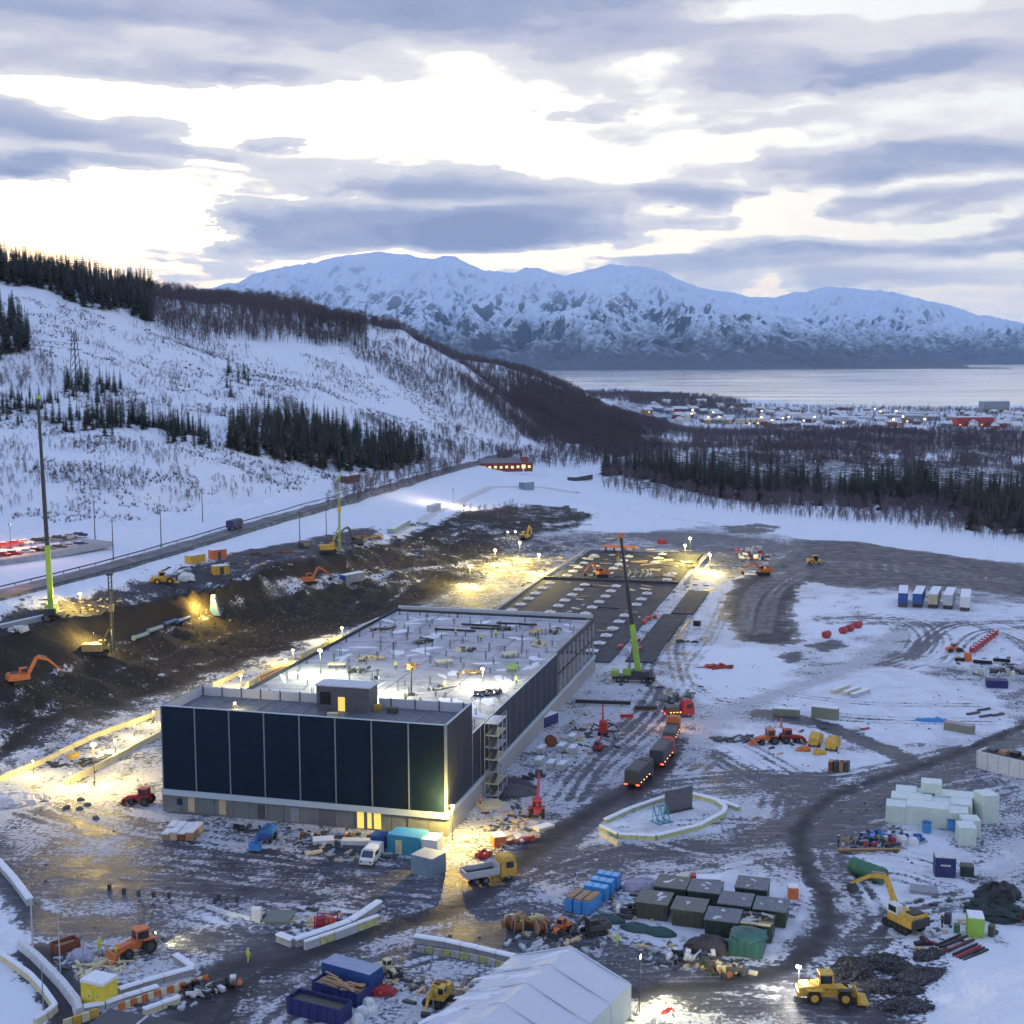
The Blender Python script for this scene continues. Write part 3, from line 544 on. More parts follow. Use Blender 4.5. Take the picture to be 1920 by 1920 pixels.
    soil = mx(nf, (.018, .016, .014), (.058, .050, .043)); gr = mx(earth, gravel, soil)
    sn = mx(nm, (.70, .75, .83), (.80, .83, .87)); slush = mx(nf, (.30, .295, .32), (.56, .55, .58))
    sn = mx(mr(ma('ADD', dirt, ma('MULTIPLY', ma('SUBTRACT', nm, .5), .9)), .35, .95, 0, .85), sn, slush)
    # stones and twigs poking through
    sp_ = mr(nx_, .66, .72); sn = mx(ma('MULTIPLY', sp_, ma('MULTIPLY', dirt, .8)), sn, (.10, .095, .09))
    L.new(mx(sm, gr, sn), b.inputs['Base Color'])
    rg = nd('ShaderNodeMix', data_type='FLOAT'); L.new(sm, rg.inputs[0]); L.new(ma('SUBTRACT', ma('ADD', .62, ma('MULTIPLY', earth, .35)), ma('MULTIPLY', ma('SUBTRACT', 1.0, patch), ma('MULTIPLY', ma('MULTIPLY', wet, ma('SUBTRACT', 1.25, wet)), 1.0))), rg.inputs[2]); rg.inputs[3].default_value = .78; L.new(rg.outputs[0], b.inputs['Roughness'])
    L.new(ma('SUBTRACT', .28, ma('MAXIMUM', ma('MULTIPLY', earth, .22), ma('MULTIPLY', ma('SUBTRACT', wet, .6), .5))), b.inputs['Specular IOR Level'])
    bp = nd('ShaderNodeBump'); bp.inputs['Strength'].default_value = .8; bp.inputs['Distance'].default_value = .35; hgt = ma('ADD', ma('MULTIPLY', nf, .7), ma('MULTIPLY', nm, 1.2)); L.new(hgt, bp.inputs['Height']); L.new(bp.outputs[0], b.inputs['Normal'])
    return m
me.materials.append(ground_material())
ground = bpy.data.objects.new('ground', me); COL.objects.link(ground); ground['kind'] = 'structure'
# ---------------------------------------------------------------- fjord
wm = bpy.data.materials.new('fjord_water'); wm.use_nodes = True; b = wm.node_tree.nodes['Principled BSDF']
b.inputs['Metallic'].default_value = 1.0; b.inputs['Base Color'].default_value = (1.0, .94, .86, 1); b.inputs['Roughness'].default_value = .09; b.inputs['IOR'].default_value = 1.33; b.inputs['Specular IOR Level'].default_value = .9  # warm metal base puts the bright sky reflection into the water colour
_n1 = wm.node_tree.nodes.new('ShaderNodeTexNoise'); _g = wm.node_tree.nodes.new('ShaderNodeNewGeometry'); _mp = wm.node_tree.nodes.new('ShaderNodeMapping'); _mp.inputs['Scale'].default_value = (.0016, .006, 1)
wm.node_tree.links.new(_g.outputs['Position'], _mp.inputs['Vector']); wm.node_tree.links.new(_mp.outputs[0], _n1.inputs['Vector']); _n1.inputs['Scale'].default_value = 1; _n1.inputs['Detail'].default_value = 4
_mr = wm.node_tree.nodes.new('ShaderNodeMapRange'); _mr.inputs[1].default_value = .35; _mr.inputs[2].default_value = .65; _mr.inputs[3].default_value = .12; _mr.inputs[4].default_value = .26; wm.node_tree.links.new(_n1.outputs[0], _mr.inputs[0]); wm.node_tree.links.new(_mr.outputs[0], b.inputs['Roughness'])
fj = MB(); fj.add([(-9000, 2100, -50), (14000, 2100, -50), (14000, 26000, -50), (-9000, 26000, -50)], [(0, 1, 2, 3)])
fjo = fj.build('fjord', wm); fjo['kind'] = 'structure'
# ---------------------------------------------------------------- far mountains
def mountain_material():
    m = bpy.data.materials.new('mountain_snow_rock'); m.use_nodes = True; t = m.node_tree; b = t.nodes['Principled BSDF']; L = t.links; b.inputs['Roughness'].default_value = .85
    g = t.nodes.new('ShaderNodeNewGeometry'); sp = t.nodes.new('ShaderNodeSeparateXYZ'); L.new(g.outputs['Position'], sp.inputs[0]); sn = t.nodes.new('ShaderNodeSeparateXYZ'); L.new(g.outputs['Normal'], sn.inputs[0])
    def ns(sc, de=8, ro=.65):
        n = t.nodes.new('ShaderNodeTexNoise'); n.inputs['Scale'].default_value = sc; n.inputs['Detail'].default_value = de; n.inputs['Roughness'].default_value = ro; L.new(g.outputs['Position'], n.inputs['Vector']); return n.outputs[0]
    def ma(op, a, c):
        n = t.nodes.new('ShaderNodeMath'); n.operation = op
        for s, v in zip(n.inputs, (a, c)):
            if isinstance(v, bpy.types.NodeSocket): L.new(v, s)
            else: s.default_value = v
        return n.outputs[0]
    def mr(x, lo, hi):
        n = t.nodes.new('ShaderNodeMapRange'); n.interpolation_type = 'SMOOTHSTEP'; L.new(x, n.inputs[0]); n.inputs[1].default_value = lo; n.inputs[2].default_value = hi; return n.outputs[0]
    def mx(f, a, c):
        n = t.nodes.new('ShaderNodeMix'); n.data_type = 'RGBA'; L.new(f, n.inputs[0])
        for s, v in ((n.inputs[6], a), (n.inputs[7], c)):
            if isinstance(v, bpy.types.NodeSocket): L.new(v, s)
            else: s.default_value = (*v, 1)
        return n.outputs[2]
    n1, n2, n3 = ns(.004), ns(.018), ns(.05, 5)
    rock = mr(ma('ADD', ma('ADD', ma('MULTIPLY', ma('SUBTRACT', 1.0, sn.outputs[2]), 1.35), ma('MULTIPLY', ma('SUBTRACT', n1, .5), 1.1)), ma('ADD', ma('MULTIPLY', ma('SUBTRACT', n2, .5), 1.0), ma('MULTIPLY', ma('SUBTRACT', n3, .5), .7))), 0.56, 0.80)
    hgt = ma('ADD', sp.outputs[2], ma('ADD', ma('MULTIPLY', ma('SUBTRACT', n1, .5), 520.0), ma('MULTIPLY', ma('SUBTRACT', n2, .5), 620.0)))
    wood = mr(hgt, 400.0, 60.0)
    rock = ma('MULTIPLY', rock, ma('SUBTRACT', 1.0, ma('MULTIPLY', mr(sp.outputs[2], 330.0, 700.0), .62)))
    c = mx(rock, (.62, .72, .85), (.060, .082, .125)); c = mx(ma('MULTIPLY', wood, .93), c, (.026, .036, .058))  # blue of the distance haze is also put into snow and rock
    L.new(c, b.inputs['Base Color']); return m
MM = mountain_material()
def massif(name, prof, y_shore, y_ridge, y_back, x_step, y_step, seed, slope_p=1.25, ext=(0, 0), amp=1.0):
    px = np.array([D(u, v, y_ridge)[0] for u, v in prof]); pz = np.array([D(u, v, y_ridge)[2] for u, v in prof])
    xs = np.arange(px[0] - ext[0], px[-1] + ext[1], x_step); ys = np.concatenate([np.arange(y_shore - 200, y_ridge, y_step), np.arange(y_ridge, y_back, y_step * 2.5)])
    X, Y = np.meshgrid(xs, ys); ZR = np.interp(X, px, pz)
    k = np.clip((Y - y_shore) / (y_ridge - y_shore), -.1, 1); kb = np.clip((Y - y_ridge) / (y_back - y_ridge), 0, 1)
    shelf = .5 * k + .5 * k ** 2.2
    base = np.where(Y < y_ridge, -52 + (ZR + 52) * np.where(k > 0, shelf, k * .2), ZR - (ZR + 80) * kb ** 1.3 * .5)
    wx = X + 260 * fbm(X / 900, Y / 900, 3, seed + 50); rid = 1 - np.abs(fbm(wx / 1250, Y / 2300, 6, seed, .56)) * 2.1; det = (1 - 2.2 * np.abs(fbm(wx / 520, Y / 640, 5, seed + 20, .6)))
    env = np.sin(np.clip(k, 0, 1) * np.pi) ** .8 * (Y < y_ridge) + .15 * np.clip(k, 0, 1)
    Z = base + amp * env * (rid - .45) * 215 * np.clip(ZR / 700, .25, 1.2) + amp * (np.clip(k * 3, 0, 1) * (.25 + env)) * det * 62 * np.clip(ZR / 500, .3, 1)
    Z = np.where(Y > y_ridge - 250, np.minimum(Z, ZR + 8 + det * 34), Z); Z = np.where(k <= 0, -55, Z)
    n_, m_ = X.shape; id_ = np.arange(n_ * m_).reshape(n_, m_); Q = np.stack([id_[:-1, :-1], id_[:-1, 1:], id_[1:, 1:], id_[1:, :-1]], -1).reshape(-1, 4)
    me = bpy.data.meshes.new(name); me.from_pydata(np.stack([X.ravel(), Y.ravel(), Z.ravel()], 1).tolist(), [], Q.tolist()); me.update(); me.polygons.foreach_set('use_smooth', [False] * len(Q)); me.materials.append(MM)
    o = bpy.data.objects.new(name, me); COL.objects.link(o); o['kind'] = 'structure'; return o
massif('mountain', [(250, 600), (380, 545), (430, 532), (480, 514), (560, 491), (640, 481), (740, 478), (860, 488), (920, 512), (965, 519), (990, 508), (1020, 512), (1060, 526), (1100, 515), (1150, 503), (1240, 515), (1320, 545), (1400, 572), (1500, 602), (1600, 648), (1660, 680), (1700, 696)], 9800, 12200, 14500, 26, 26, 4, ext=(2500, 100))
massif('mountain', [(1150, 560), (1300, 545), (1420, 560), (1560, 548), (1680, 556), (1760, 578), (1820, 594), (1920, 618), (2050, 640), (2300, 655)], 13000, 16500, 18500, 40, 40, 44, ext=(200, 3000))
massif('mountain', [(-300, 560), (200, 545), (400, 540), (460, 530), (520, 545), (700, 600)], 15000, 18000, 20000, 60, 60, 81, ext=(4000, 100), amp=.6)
# ---------------------------------------------------------------- the hall under construction
BX, BY, BYAW = -9.667, 191.69, math.degrees(-.26)
BW, BL, BT, BB1, BB0, BR_, BD = 45.76, 107.7, 16.68, 3.62, 2.75, 11.77, 12.96
FAC = mat('facade_panel_navy', (.0065, .017, .034), rough=.4, var=.35, scale=.3, spec=.18, dirt=.25, dirtcol=(.03, .035, .04))
FACS = mat('facade_panel_slate', (.028, .036, .054), rough=.5, var=.35, scale=.3, spec=.25, dirt=.3, dirtcol=(.05, .05, .055))
MUL = mat('mullion_grey', (.22, .26, .30), rough=.5, metal=.3, var=.1)
BAND = mat('band_pale', (.46, .54, .60), rough=.55, var=.1, dirt=.15, dirtcol=(.3, .33, .36))
PLAS = mat('ground_wall_grey', (.17, .185, .19), rough=.8, var=.3, scale=.5, dirt=.25)
PARA = mat('parapet_lining', (.50, .54, .60), rough=.6, var=.12, dirt=.15, dirtcol=(.3, .3, .32))
DECK = mat('deck_membrane', (.10, .11, .13), rough=.55, var=.3, scale=.4, dirt=.3, dirtcol=(.4, .42, .45))
ROOFD = mat('roof_deck_snowy', (.46, .45, .48), rough=.7, var=.35, scale=.12, dirt=.85, dirtcol=(.17, .17, .19), bump=.03)
hall = T('industrial_hall', 'large dark navy panelled hall under construction with open roof deck', 'building', (BX, BY, 0), BYAW)
pw = BW / 8
pan = bx(.07, pw - .07, -.10, .12, BB1 + .02, BT).mesh('facade_panel', FAC)
for i in range(8): link('facade_panel', pan, hall, (-BW + i * pw, 0, 0))
mu = bx(-.09, .09, -.17, .10, BB1 + .01, BT + .03).mesh('mullion', MUL)
for i in range(8): link('mullion', mu, hall, (-BW + i * pw + (.1 if i == 0 else 0), 0, 0))
bx(-.22, .16, -.22, .16, BB1 + .01, BT + .06).build('corner_post', MUL, hall)
bx(-BW - .15, .35, -.35, .3, BB0, BB1).build('band', BAND, hall)
bx(.02, .35, .31, BL + .1, BB0 + .25, BB1).build('band', BAND, hall)
# ground storey, front: wall bays between piers
for i in range(16):
    bx(-BW + i * BW / 16 + .04, -BW + (i + 1) * BW / 16 - .04, .02, .30, 0, BB0 - .01).build('wall_panel', PLAS, hall)
for x0, x1, z0, z1, m, nm in [(-41.6, -40.5, .3, 2.6, WOODP, 'boarded_opening'), (-36.4, -35.2, .3, 2.6, WOODP, 'boarded_opening'), (-13.9, -12.9, .15, 2.6, L_WINY, 'lit_doorway'), (-12.3, -10.2, .25, 2.6, L_WINY, 'lit_opening'), (-30, -28.4, .3, 2.3, DGREY, 'door'), (-24.6, -23.2, .2, 2.4, GREY, 'door'), (-20, -17.4, .1, 2.55, CONCD, 'gate_opening'), (-43.5, -42.6, 1.2, 2.2, GLASS, 'window')]:
    bx(x0, x1, -.06, .08, z0, z1).build(nm, m, hall)
for i in range(9): bx(-BW + i * pw - .18, -BW + i * pw + .18, -.08, .2, 0, BB0 - .02).build('pier', PLAS, hall)
# left side wall and back, plain
bx(-BW - .05, -BW + .25, .35, BD, 0, BT).build('side_wall', FACS, hall)
bx(-BW - .03, -BW + .22, BD + .02, BL, 0, BR_ + .5).build('side_wall', FACS, hall)
# right side: plinth, panels, then the open steel frame
for j in range(18): bx(-.2, .12, .32 + j * BL / 18, BL * (j + 1) / 18 + .28, 0, BB0 + .24).build('plinth_panel', CONC, hall)
sp_n, y_panel = 13, 71.0
for j in range(3): bx(-.12, .10, .2 + j * (BD - .2) / 3 + .05, .2 + (j + 1) * (BD - .2) / 3 - .05, BB1 + .02, BT).build('facade_panel', FACS, hall)
m_s = bx(-.10, .08, .04, (y_panel - BD) / sp_n - .04, BB1 + .02, BR_).mesh('facade_panel', FACS)
for j in range(sp_n): link('facade_panel', m_s, hall, (0, BD + j * (y_panel - BD) / sp_n, 0))
ms = bx(-.12, .16, -.05, .05, BB1 + .02, BR_ + .02).mesh('mullion', MUL)
for j in range(0, sp_n + 1): link('mullion', ms, hall, (0, BD + j * (y_panel - BD) / sp_n, 0))
bx(-.16, .14, .2, BD, BT + .001, BT + .12).build('coping', BAND, hall)
bx(-BW, -.2, -.2, .14, BT + .001, BT + .10).build('coping', BAND, hall)
bx(-.15, .13, BD + .02, y_panel + .2, BR_ + .021, BR_ + .16).build('coping', BAND, hall)
colm = bx(-.15, .15, -.15, .15, 0, BR_ - .7 - BB1).mesh('column', LGREY)
for y in np.linspace(y_panel + 4.2, BL - .3, 9): link('column', colm, hall, (-.15, y, BB1))
for y in np.linspace(y_panel + 3, BL - .3, 7): link('column', colm, hall, (-7.5, y, BB1)); 
for x in np.linspace(-BW + 1, -8, 7): link('column', colm, hall, (x, BL - .3, BB1))
bx(-.3, .1, y_panel + .2, BL, BR_ - .7, BR_ + .1).build('edge_beam', DSTEEL, hall)
bx(-.25, .05, y_panel + .2, BL, 7.2, 7.5).build('edge_beam', DSTEEL, hall)
for k in range(3): bx(-BW + .3, -.35, BL - .3, BL + .02, 4 + k * 2.6, 4.25 + k * 2.6).build('edge_beam', DSTEEL, hall)
bx(-BW + .3, -.35, y_panel + 1, BL - .4, 3.3, 3.6).build('floor_slab', CONC, hall)
bx(-BW + .3, -8.2, y_panel, y_panel + .3, 3.6, BR_ - .8).build('inner_wall', CONCD, hall)
# roof decks and parapets
bx(-BW + .26, -.2, BD + .25, BL - .05, BR_ - .75, BR_ - .1).build('roof_deck', ROOFD, hall)
bx(-BW + .26, -.14, .15, BD - .2, BT - 1.75, BT - 1.5).build('front_roof_deck', DECK, hall)
bx(-BW + .26, -24.1, BD - .2, BD + .2, BR_ - .7, BT - .1).build('inner_parapet', PARA, hall)
bx(-15.0, -.14, BD - .2, BD + .2, BR_ - .7, BT - .1).build('inner_parapet', PARA, hall)
for x in list(np.linspace(-BW + .5, -25, 7)) + list(np.linspace(-13, -1.2, 4)):
    bx(x - .07, x + .07, BD - .32, BD - .22, BT - 1.49, BT + .15).build('parapet_post', DSTEEL, hall)
bx(-BW + .26, -BW + .34, .16, BD - .2, BT - 1.5, BT - .02).build('parapet_lining', PARA, hall)
bx(-BW + .3, -.2, BL - .8, BL, BR_ - .09, BR_ + 1.0).build('back_parapet', LGREY, hall)
bx(-BW + .3, -.2, BL - 1.5, BL - .82, BR_ - .09, BR_ + .3).build('back_kerb', DSTEEL, hall)
for k in range(11): bx(-BW + 2 + k * 3.7, -BW + 2.12 + k * 3.7, .4, BD - .4, BT - 1.495, BT - 1.42).build('roof_rail', STEEL, hall)
# stair house on the roof
sh = bx(-23.9, -15.2, 9.0, BD - .3, BT - 1.49, BT + 2.3).build('stair_house', CONCD, hall)
bx(-24.1, -15.0, 8.8, BD - .1, BT + 2.31, BT + 2.5).build('stair_house_roof', DSNOW, sh)
bx(-23.3, -21.5, 8.93, 9.02, BT - .6, BT + 1.4).build('window_opening', BLACK, sh)
bx(-20.3, -19.2, 8.92, 9.02, BT - 1.48, BT + .7).build('lit_doorway', L_WINY, sh)
# column starter bars over the roof
sb = MB()
for dx_, dy_ in ((-.16, 0), (.16, .1), (0, -.12)): sb.tube((dx_, dy_, 0), (dx_, dy_, 1.35), .045, 5)
sb = sb.mesh('starter_bars', DSTEEL)
_k = 0
for x in np.linspace(-BW + 2.2, -2.0, 12):
    for y in np.linspace(BD + 3.5, BL - 6, 15):
        _k += 1
        if random.random() < .22: continue
        link('starter_bars', sb, hall, (x + random.uniform(-1.3, 1.3), y + random.uniform(-1.8, 1.8), BR_ - .1), (0, 0, random.uniform(0, 3)), (1, 1, random.uniform(.7, 1.35)))
for k in range(9): bx(-BW + .4, -.5, BD + 10 * (k + 1), BD + 10 * (k + 1) + .12, BR_ - .098, BR_ - .085).build('deck_joint', DSTEEL, hall)
for k in range(3): bx(-BW + 11.4 * (k + 1), -BW + 11.4 * (k + 1) + .12, BD + .5, BL - 1.8, BR_ - .098, BR_ - .08).build('deck_joint', DSTEEL, hall)
spm = MB().lump(2.2, 1.3, .10, 8, 18, 4, .5).mesh('snow_patch', SNOW)
for k in range(60): link('snow_patch', spm, hall, (random.uniform(-BW + 2, -2), random.uniform(BD + 2, BL - 4), BR_ - .1), (0, 0, random.uniform(0, 6)), (random.uniform(.4, 1.8), random.uniform(.3, 1.4), 1))
rail = MB()
for y in np.linspace(BD + 1, BL - 2, 22): rail.box(-.42, -.36, y, y + .06, BR_ - .1, BR_ + 1.1)
rail.bar((-.39, BD + 1, BR_ + 1.0), (-.39, BL - 2, BR_ + 1.0), .05); rail.bar((-.39, BD + 1, BR_ + .5), (-.39, BL - 2, BR_ + .5), .05); rail.build('edge_railing', CREAM, hall)
def onroof(a, b, z=None): 
    ca, sa = math.cos(R(BYAW)), math.sin(R(BYAW)); return (BX + a * ca - b * sa, BY + a * sa + b * ca, BR_ - .1 if z is None else z)
# ---------------------------------------------------------------- foundation field behind the hall
GRV = mat('dark_gravel_pad', (.044, .047, .058), rough=.8, var=.5, scale=.25, dirt=.5, dirtcol=(.16, .16, .175), bump=.04, spec=.25)
pad = T('foundation_field', None, None, (BX, BY, 0), BYAW); pad['kind'] = 'structure'
def padpart(x0, x1, y0, y1, z1, m=GRV, n='gravel_pad'): return bx(x0, x1, y0, y1, -.4, z1).build(n, m, pad)
padpart(-39.5, 2.0, 116, 224, .30); padpart(-38, 2, 228, 290, .26)
padpart(5.2, 11.5, 118, 176, .34); padpart(7, 13, 178, 214, .32); padpart(-40.2, -39.6, 116, 292, .75, CONC, 'foundation_wall'); padpart(4.0, 4.6, 225, 292, .85, CONC, 'foundation_wall'); padpart(-39.5, 2.2, 224.2, 225, 1.0, DSTEEL, 'foundation_beam')
ft = MB().box(-1.35, 1.35, -1.35, 1.35, 0, .28).box(-.5, .5, -.5, .5, .28, .62); ft.v[8:16] = ft.v[8:16]; ft = ft.mesh('footing', mat('footing_concrete', (.66, .67, .69), rough=.8, var=.12))
for a0, bs in [(-35.6, np.arange(126, 222, 9.0)), (-24.8, np.arange(126, 222, 9.0)), (-15, np.arange(126, 222, 9.0)), (-4.2, list(np.arange(126, 176, 9.0)) + [187, 196, 205.4]), (-33.8, np.arange(231, 285, 9.0)), (-22, np.arange(240, 285, 9.0)), (-11.3, [265, 275, 284]), (-2, [231, 243])]:
    for b_ in bs: link('footing', ft, pad, (a0 + random.uniform(-.2, .2), b_ + random.uniform(-.25, .25), .25), (0, 0, random.uniform(-.04, .04)))

psn = MB().lump(1.8, 1.0, .12, 12, 16, 4, .6).mesh('snow_patch', DSNOW); fb = bx(-2.4, 2.4, -.14, .14, 0, .25).mesh('formwork_beam', WOODP); fb2 = bx(-1.6, 1.6, -.5, .5, 0, .3).mesh('formwork_panel', CREAM); db = bx(-3, 3, -.1, .1, 0, .2).mesh('steel_bar', DSTEEL)
for k in range(24): link('snow_patch', psn, pad, (random.uniform(-38, 1), random.uniform(118, 222) if k % 3 else random.uniform(230, 288), .28), (0, 0, random.uniform(0, 6)), (random.uniform(.3, .9), random.uniform(.3, .8), .6))
for k in range(80): link(['formwork_beam', 'formwork_panel', 'steel_bar'][k % 3], [fb, fb2, db][k % 3], pad, (random.uniform(-37, 1), random.gauss(262, 22) if k % 4 else random.uniform(120, 222), .31), (0, 0, random.gauss(0, .6)), random.uniform(.6, 1.3))
# ---------------------------------------------------------------- builders (local +x is the front / length)
def wheel(root, x, y, r, w, rimm, z=None):
    o = MB().tube((0, -w / 2, 0), (0, w / 2, 0), r, 14).build('wheel', RUBBER, root, (x, y, r if z is None else z))
    MB().tube((0, -w / 2 - .02, 0), (0, w / 2 + .02, 0), r * .55, 10).build('rim', rimm, o); return o
def track(root, y, L_, h, w):
    r = h / 2; prof = [(-L_ / 2 + r + r * math.cos(t), r + r * math.sin(t)) for t in np.linspace(math.pi / 2, 3 * math.pi / 2, 7)] + [(L_ / 2 - r + r * math.cos(t), r + r * math.sin(t)) for t in np.linspace(-math.pi / 2, math.pi / 2, 7)]
    o = MB().prism(prof, y - w / 2, y + w / 2).build('track', RUBBER, root)
    g = MB()
    for k in range(5): g.tube((-L_ / 2 + r + k * (L_ - 2 * r) / 4, y - w / 2 - .02, r), (-L_ / 2 + r + k * (L_ - 2 * r) / 4, y + w / 2 + .02, r), r * .5, 8)
    g.build('rollers', DSTEEL, o)
def excavator(label, loc, yaw, m=YEL, sw=0.0, boom=(4.9, 3.9), stick=(7.6, 2.2), s=1.0, group=None, cabm=None):
    t = T('excavator', label, 'excavator', loc, yaw, group, s)
    track(t, -1.1, 4.2, .95, .62); track(t, 1.1, 4.2, .95, .62); bx(-1.0, 1.0, -.8, .8, .35, .98).build('undercarriage', DSTEEL, t)
    u = lambda mb: mb
    ca, sa = math.cos(R(sw)), math.sin(R(sw))
    body = MB().box(-2.5, 1.2, -1.35, 1.35, 1.0, 1.9).box(-2.6, -.6, -1.35, 1.35, 1.9, 2.35, tx=.92, ty=.95); h = body.build('house', m, t, rz=R(sw))
    MB().box(-2.85, -2.45, -1.3, 1.3, 1.05, 2.05).build('counterweight', DGREY if m is not ORG else m, h)
    MB().box(-2.2, -.9, -1.0, .6, 2.36, 2.5).build('engine_grille', BLACK, h)
    c = MB().box(-.35, 1.35, .42, 1.36, 1.9, 3.0, tx=.88).build('cab', cabm or m, h)
    MB().box(1.22, 1.34, .5, 1.28, 2.05, 2.85).build('windscreen', GLASS, c); MB().box(-.1, 1.1, 1.30, 1.375, 2.15, 2.85).build('side_window', GLASS, c); MB().box(-.1, 1.1, .40, .46, 2.15, 2.85).build('side_window', GLASS, c)
    b0 = (1.0, -.15, 1.55); bm = ((b0[0] + boom[0]) * .48, -.15, max(boom[1], 2) + .75); b1 = (boom[0], -.15, boom[1])
    MB().bar(b0, bm, .45, .62, .42, .6).bar(bm, b1, .42, .6, .36, .42).build('boom', m, h)
    MB().bar(b1, (stick[0], -.15, stick[1]), .34, .48, .28, .3).build('stick', m, h)
    MB().tube((1.3, -.15, 1.2), ((bm[0] + b0[0]) * .55, -.15, bm[1] * .75), .1, 6).tube((bm[0] + .2, -.15, bm[2] + .35), (b1[0] - .2, -.15, b1[2] + .55), .1, 6).build('hydraulic_ram', STEEL, h)
    bk = [(0, 0), (.35, -.25), (.3, -.95), (-.35, -1.15), (-.75, -.7), (-.4, -.2)]
    MB().prism([(stick[0] + x, stick[1] + z) for x, z in bk], -.7, .4).build('bucket', DSTEEL, h)
    return t
def wheel_loader(label, loc, yaw, m=YEL, s=1.0, rimm=None, lift=0.5, group=None):
    t = T('wheel_loader', label, 'wheel loader', loc, yaw, group, s); rimm = rimm or m
    for x in (-1.65, 1.65):
        for y in (-1.0, 1.0): wheel(t, x, y, .78, .6, rimm)
    MB().prism([(-3.2, .8), (-.5, .8), (-.5, 1.75), (-1.2, 2.0), (-3.0, 1.85), (-3.3, 1.4)], -.85, .85).build('rear_body', m, t)
    MB().box(-3.45, -3.1, -1.0, 1.0, .75, 1.35).build('counterweight', m, t)
    MB().prism([(-.45, .7), (2.2, .7), (2.2, 1.2), (1.4, 1.75), (-.45, 1.4)], -.6, .6).build('front_frame', m, t)
    for y in (-1.0, 1.0): MB().box(-2.5, -.8, y - .34, y + .34, 1.58, 1.7).build('fender', m, t); MB().box(.85, 2.45, y - .32, y + .32, 1.58, 1.68).build('fender', BLACK, t)
    c = MB().box(-1.15, .45, -.75, .75, 1.7, 2.2).box(-1.1, .40, -.72, .72, 3.12, 3.3).box(-1.12, -.98, -.72, -.58, 2.2, 3.12).box(-1.12, -.98, .58, .72, 2.2, 3.12).box(.27, .4, -.72, -.58, 2.2, 3.12).box(.27, .4, .58, .72, 2.2, 3.12).build('cab', m, t)
    MB().box(-1.02, .33, -.66, .66, 2.2, 3.12).build('window', GLASS, c)
    for y in (-.45, .45): MB().bar((1.2, y, 1.6), (3.0, y, lift + .25), .22, .38, .2, .3).build('lift_arm', m, t)
    MB().prism([(2.9, lift + .5), (2.9, lift - .3), (4.2, lift - .38), (4.25, lift - .3), (3.2, lift - .1), (3.15, lift + .75), (2.95, lift + .8)], -1.4, 1.4).build('bucket', m if s > .9 else DSTEEL, t)
    MB().tube((-2.0, .3, 1.9), (-2.0, .3, 2.6), .07, 6).build('exhaust', DSTEEL, t)
    for y in (-.6, .6): MB().box(2.15, 2.25, y - .12, y + .12, 1.3, 1.5).build('headlight', GLASS, t)
    return t
def tractor(label, loc, yaw, m=ORG, s=1.0, group=None, tele=False):
    t = T('telehandler' if tele else 'tractor', label, 'telehandler' if tele else 'tractor', loc, yaw, group, s)
    wheel(t, -1.1, -.95, .82, .5, DGREY); wheel(t, -1.1, .95, .82, .5, DGREY); wheel(t, 1.4, -.85, .58, .4, DGREY); wheel(t, 1.4, .85, .58, .4, DGREY)
    MB().prism([(-1.6, .8), (2.3, .7), (2.4, 1.35), (.5, 1.65), (-1.6, 1.6)], -.5, .5).build('body', m, t)
    c = MB().box(-1.3, .35, -.72, .72, 1.6, 1.75).box(-1.3, .3, -.72, .72, 2.65, 2.85).box(-1.28, -1.15, -.7, -.58, 1.75, 2.65).box(-1.28, -1.15, .58, .7, 1.75, 2.65).box(.15, .28, -.7, -.58, 1.75, 2.65).box(.15, .28, .58, .7, 1.75, 2.65).build('cab', m, t)
    MB().box(-1.18, .2, -.64, .64, 1.75, 2.65).build('window', GLASS, c)
    for y in (-.95, .95): MB().box(-1.8, -.4, y - .28, y + .28, 1.66, 1.76).build('mudguard', m, t)
    if tele:
        MB().bar((-1.5, -.1, 2.0), (4.2, -.1, 5.6), .45, .5, .3, .32).build('boom', m, t); MB().box(3.9, 4.6, -.6, .5, 5.2, 5.9).build('fork_head', DSTEEL, t)
    else:
        for y in (-.6, .6): MB().bar((.4, y, 1.5), (3.0, y, .7), .16, .25).build('loader_arm', m, t)
        MB().prism([(2.9, 1.0), (2.9, .15), (3.8, .08), (3.1, .3), (3.05, 1.0)], -1.1, 1.1).build('bucket', m, t)
    return t
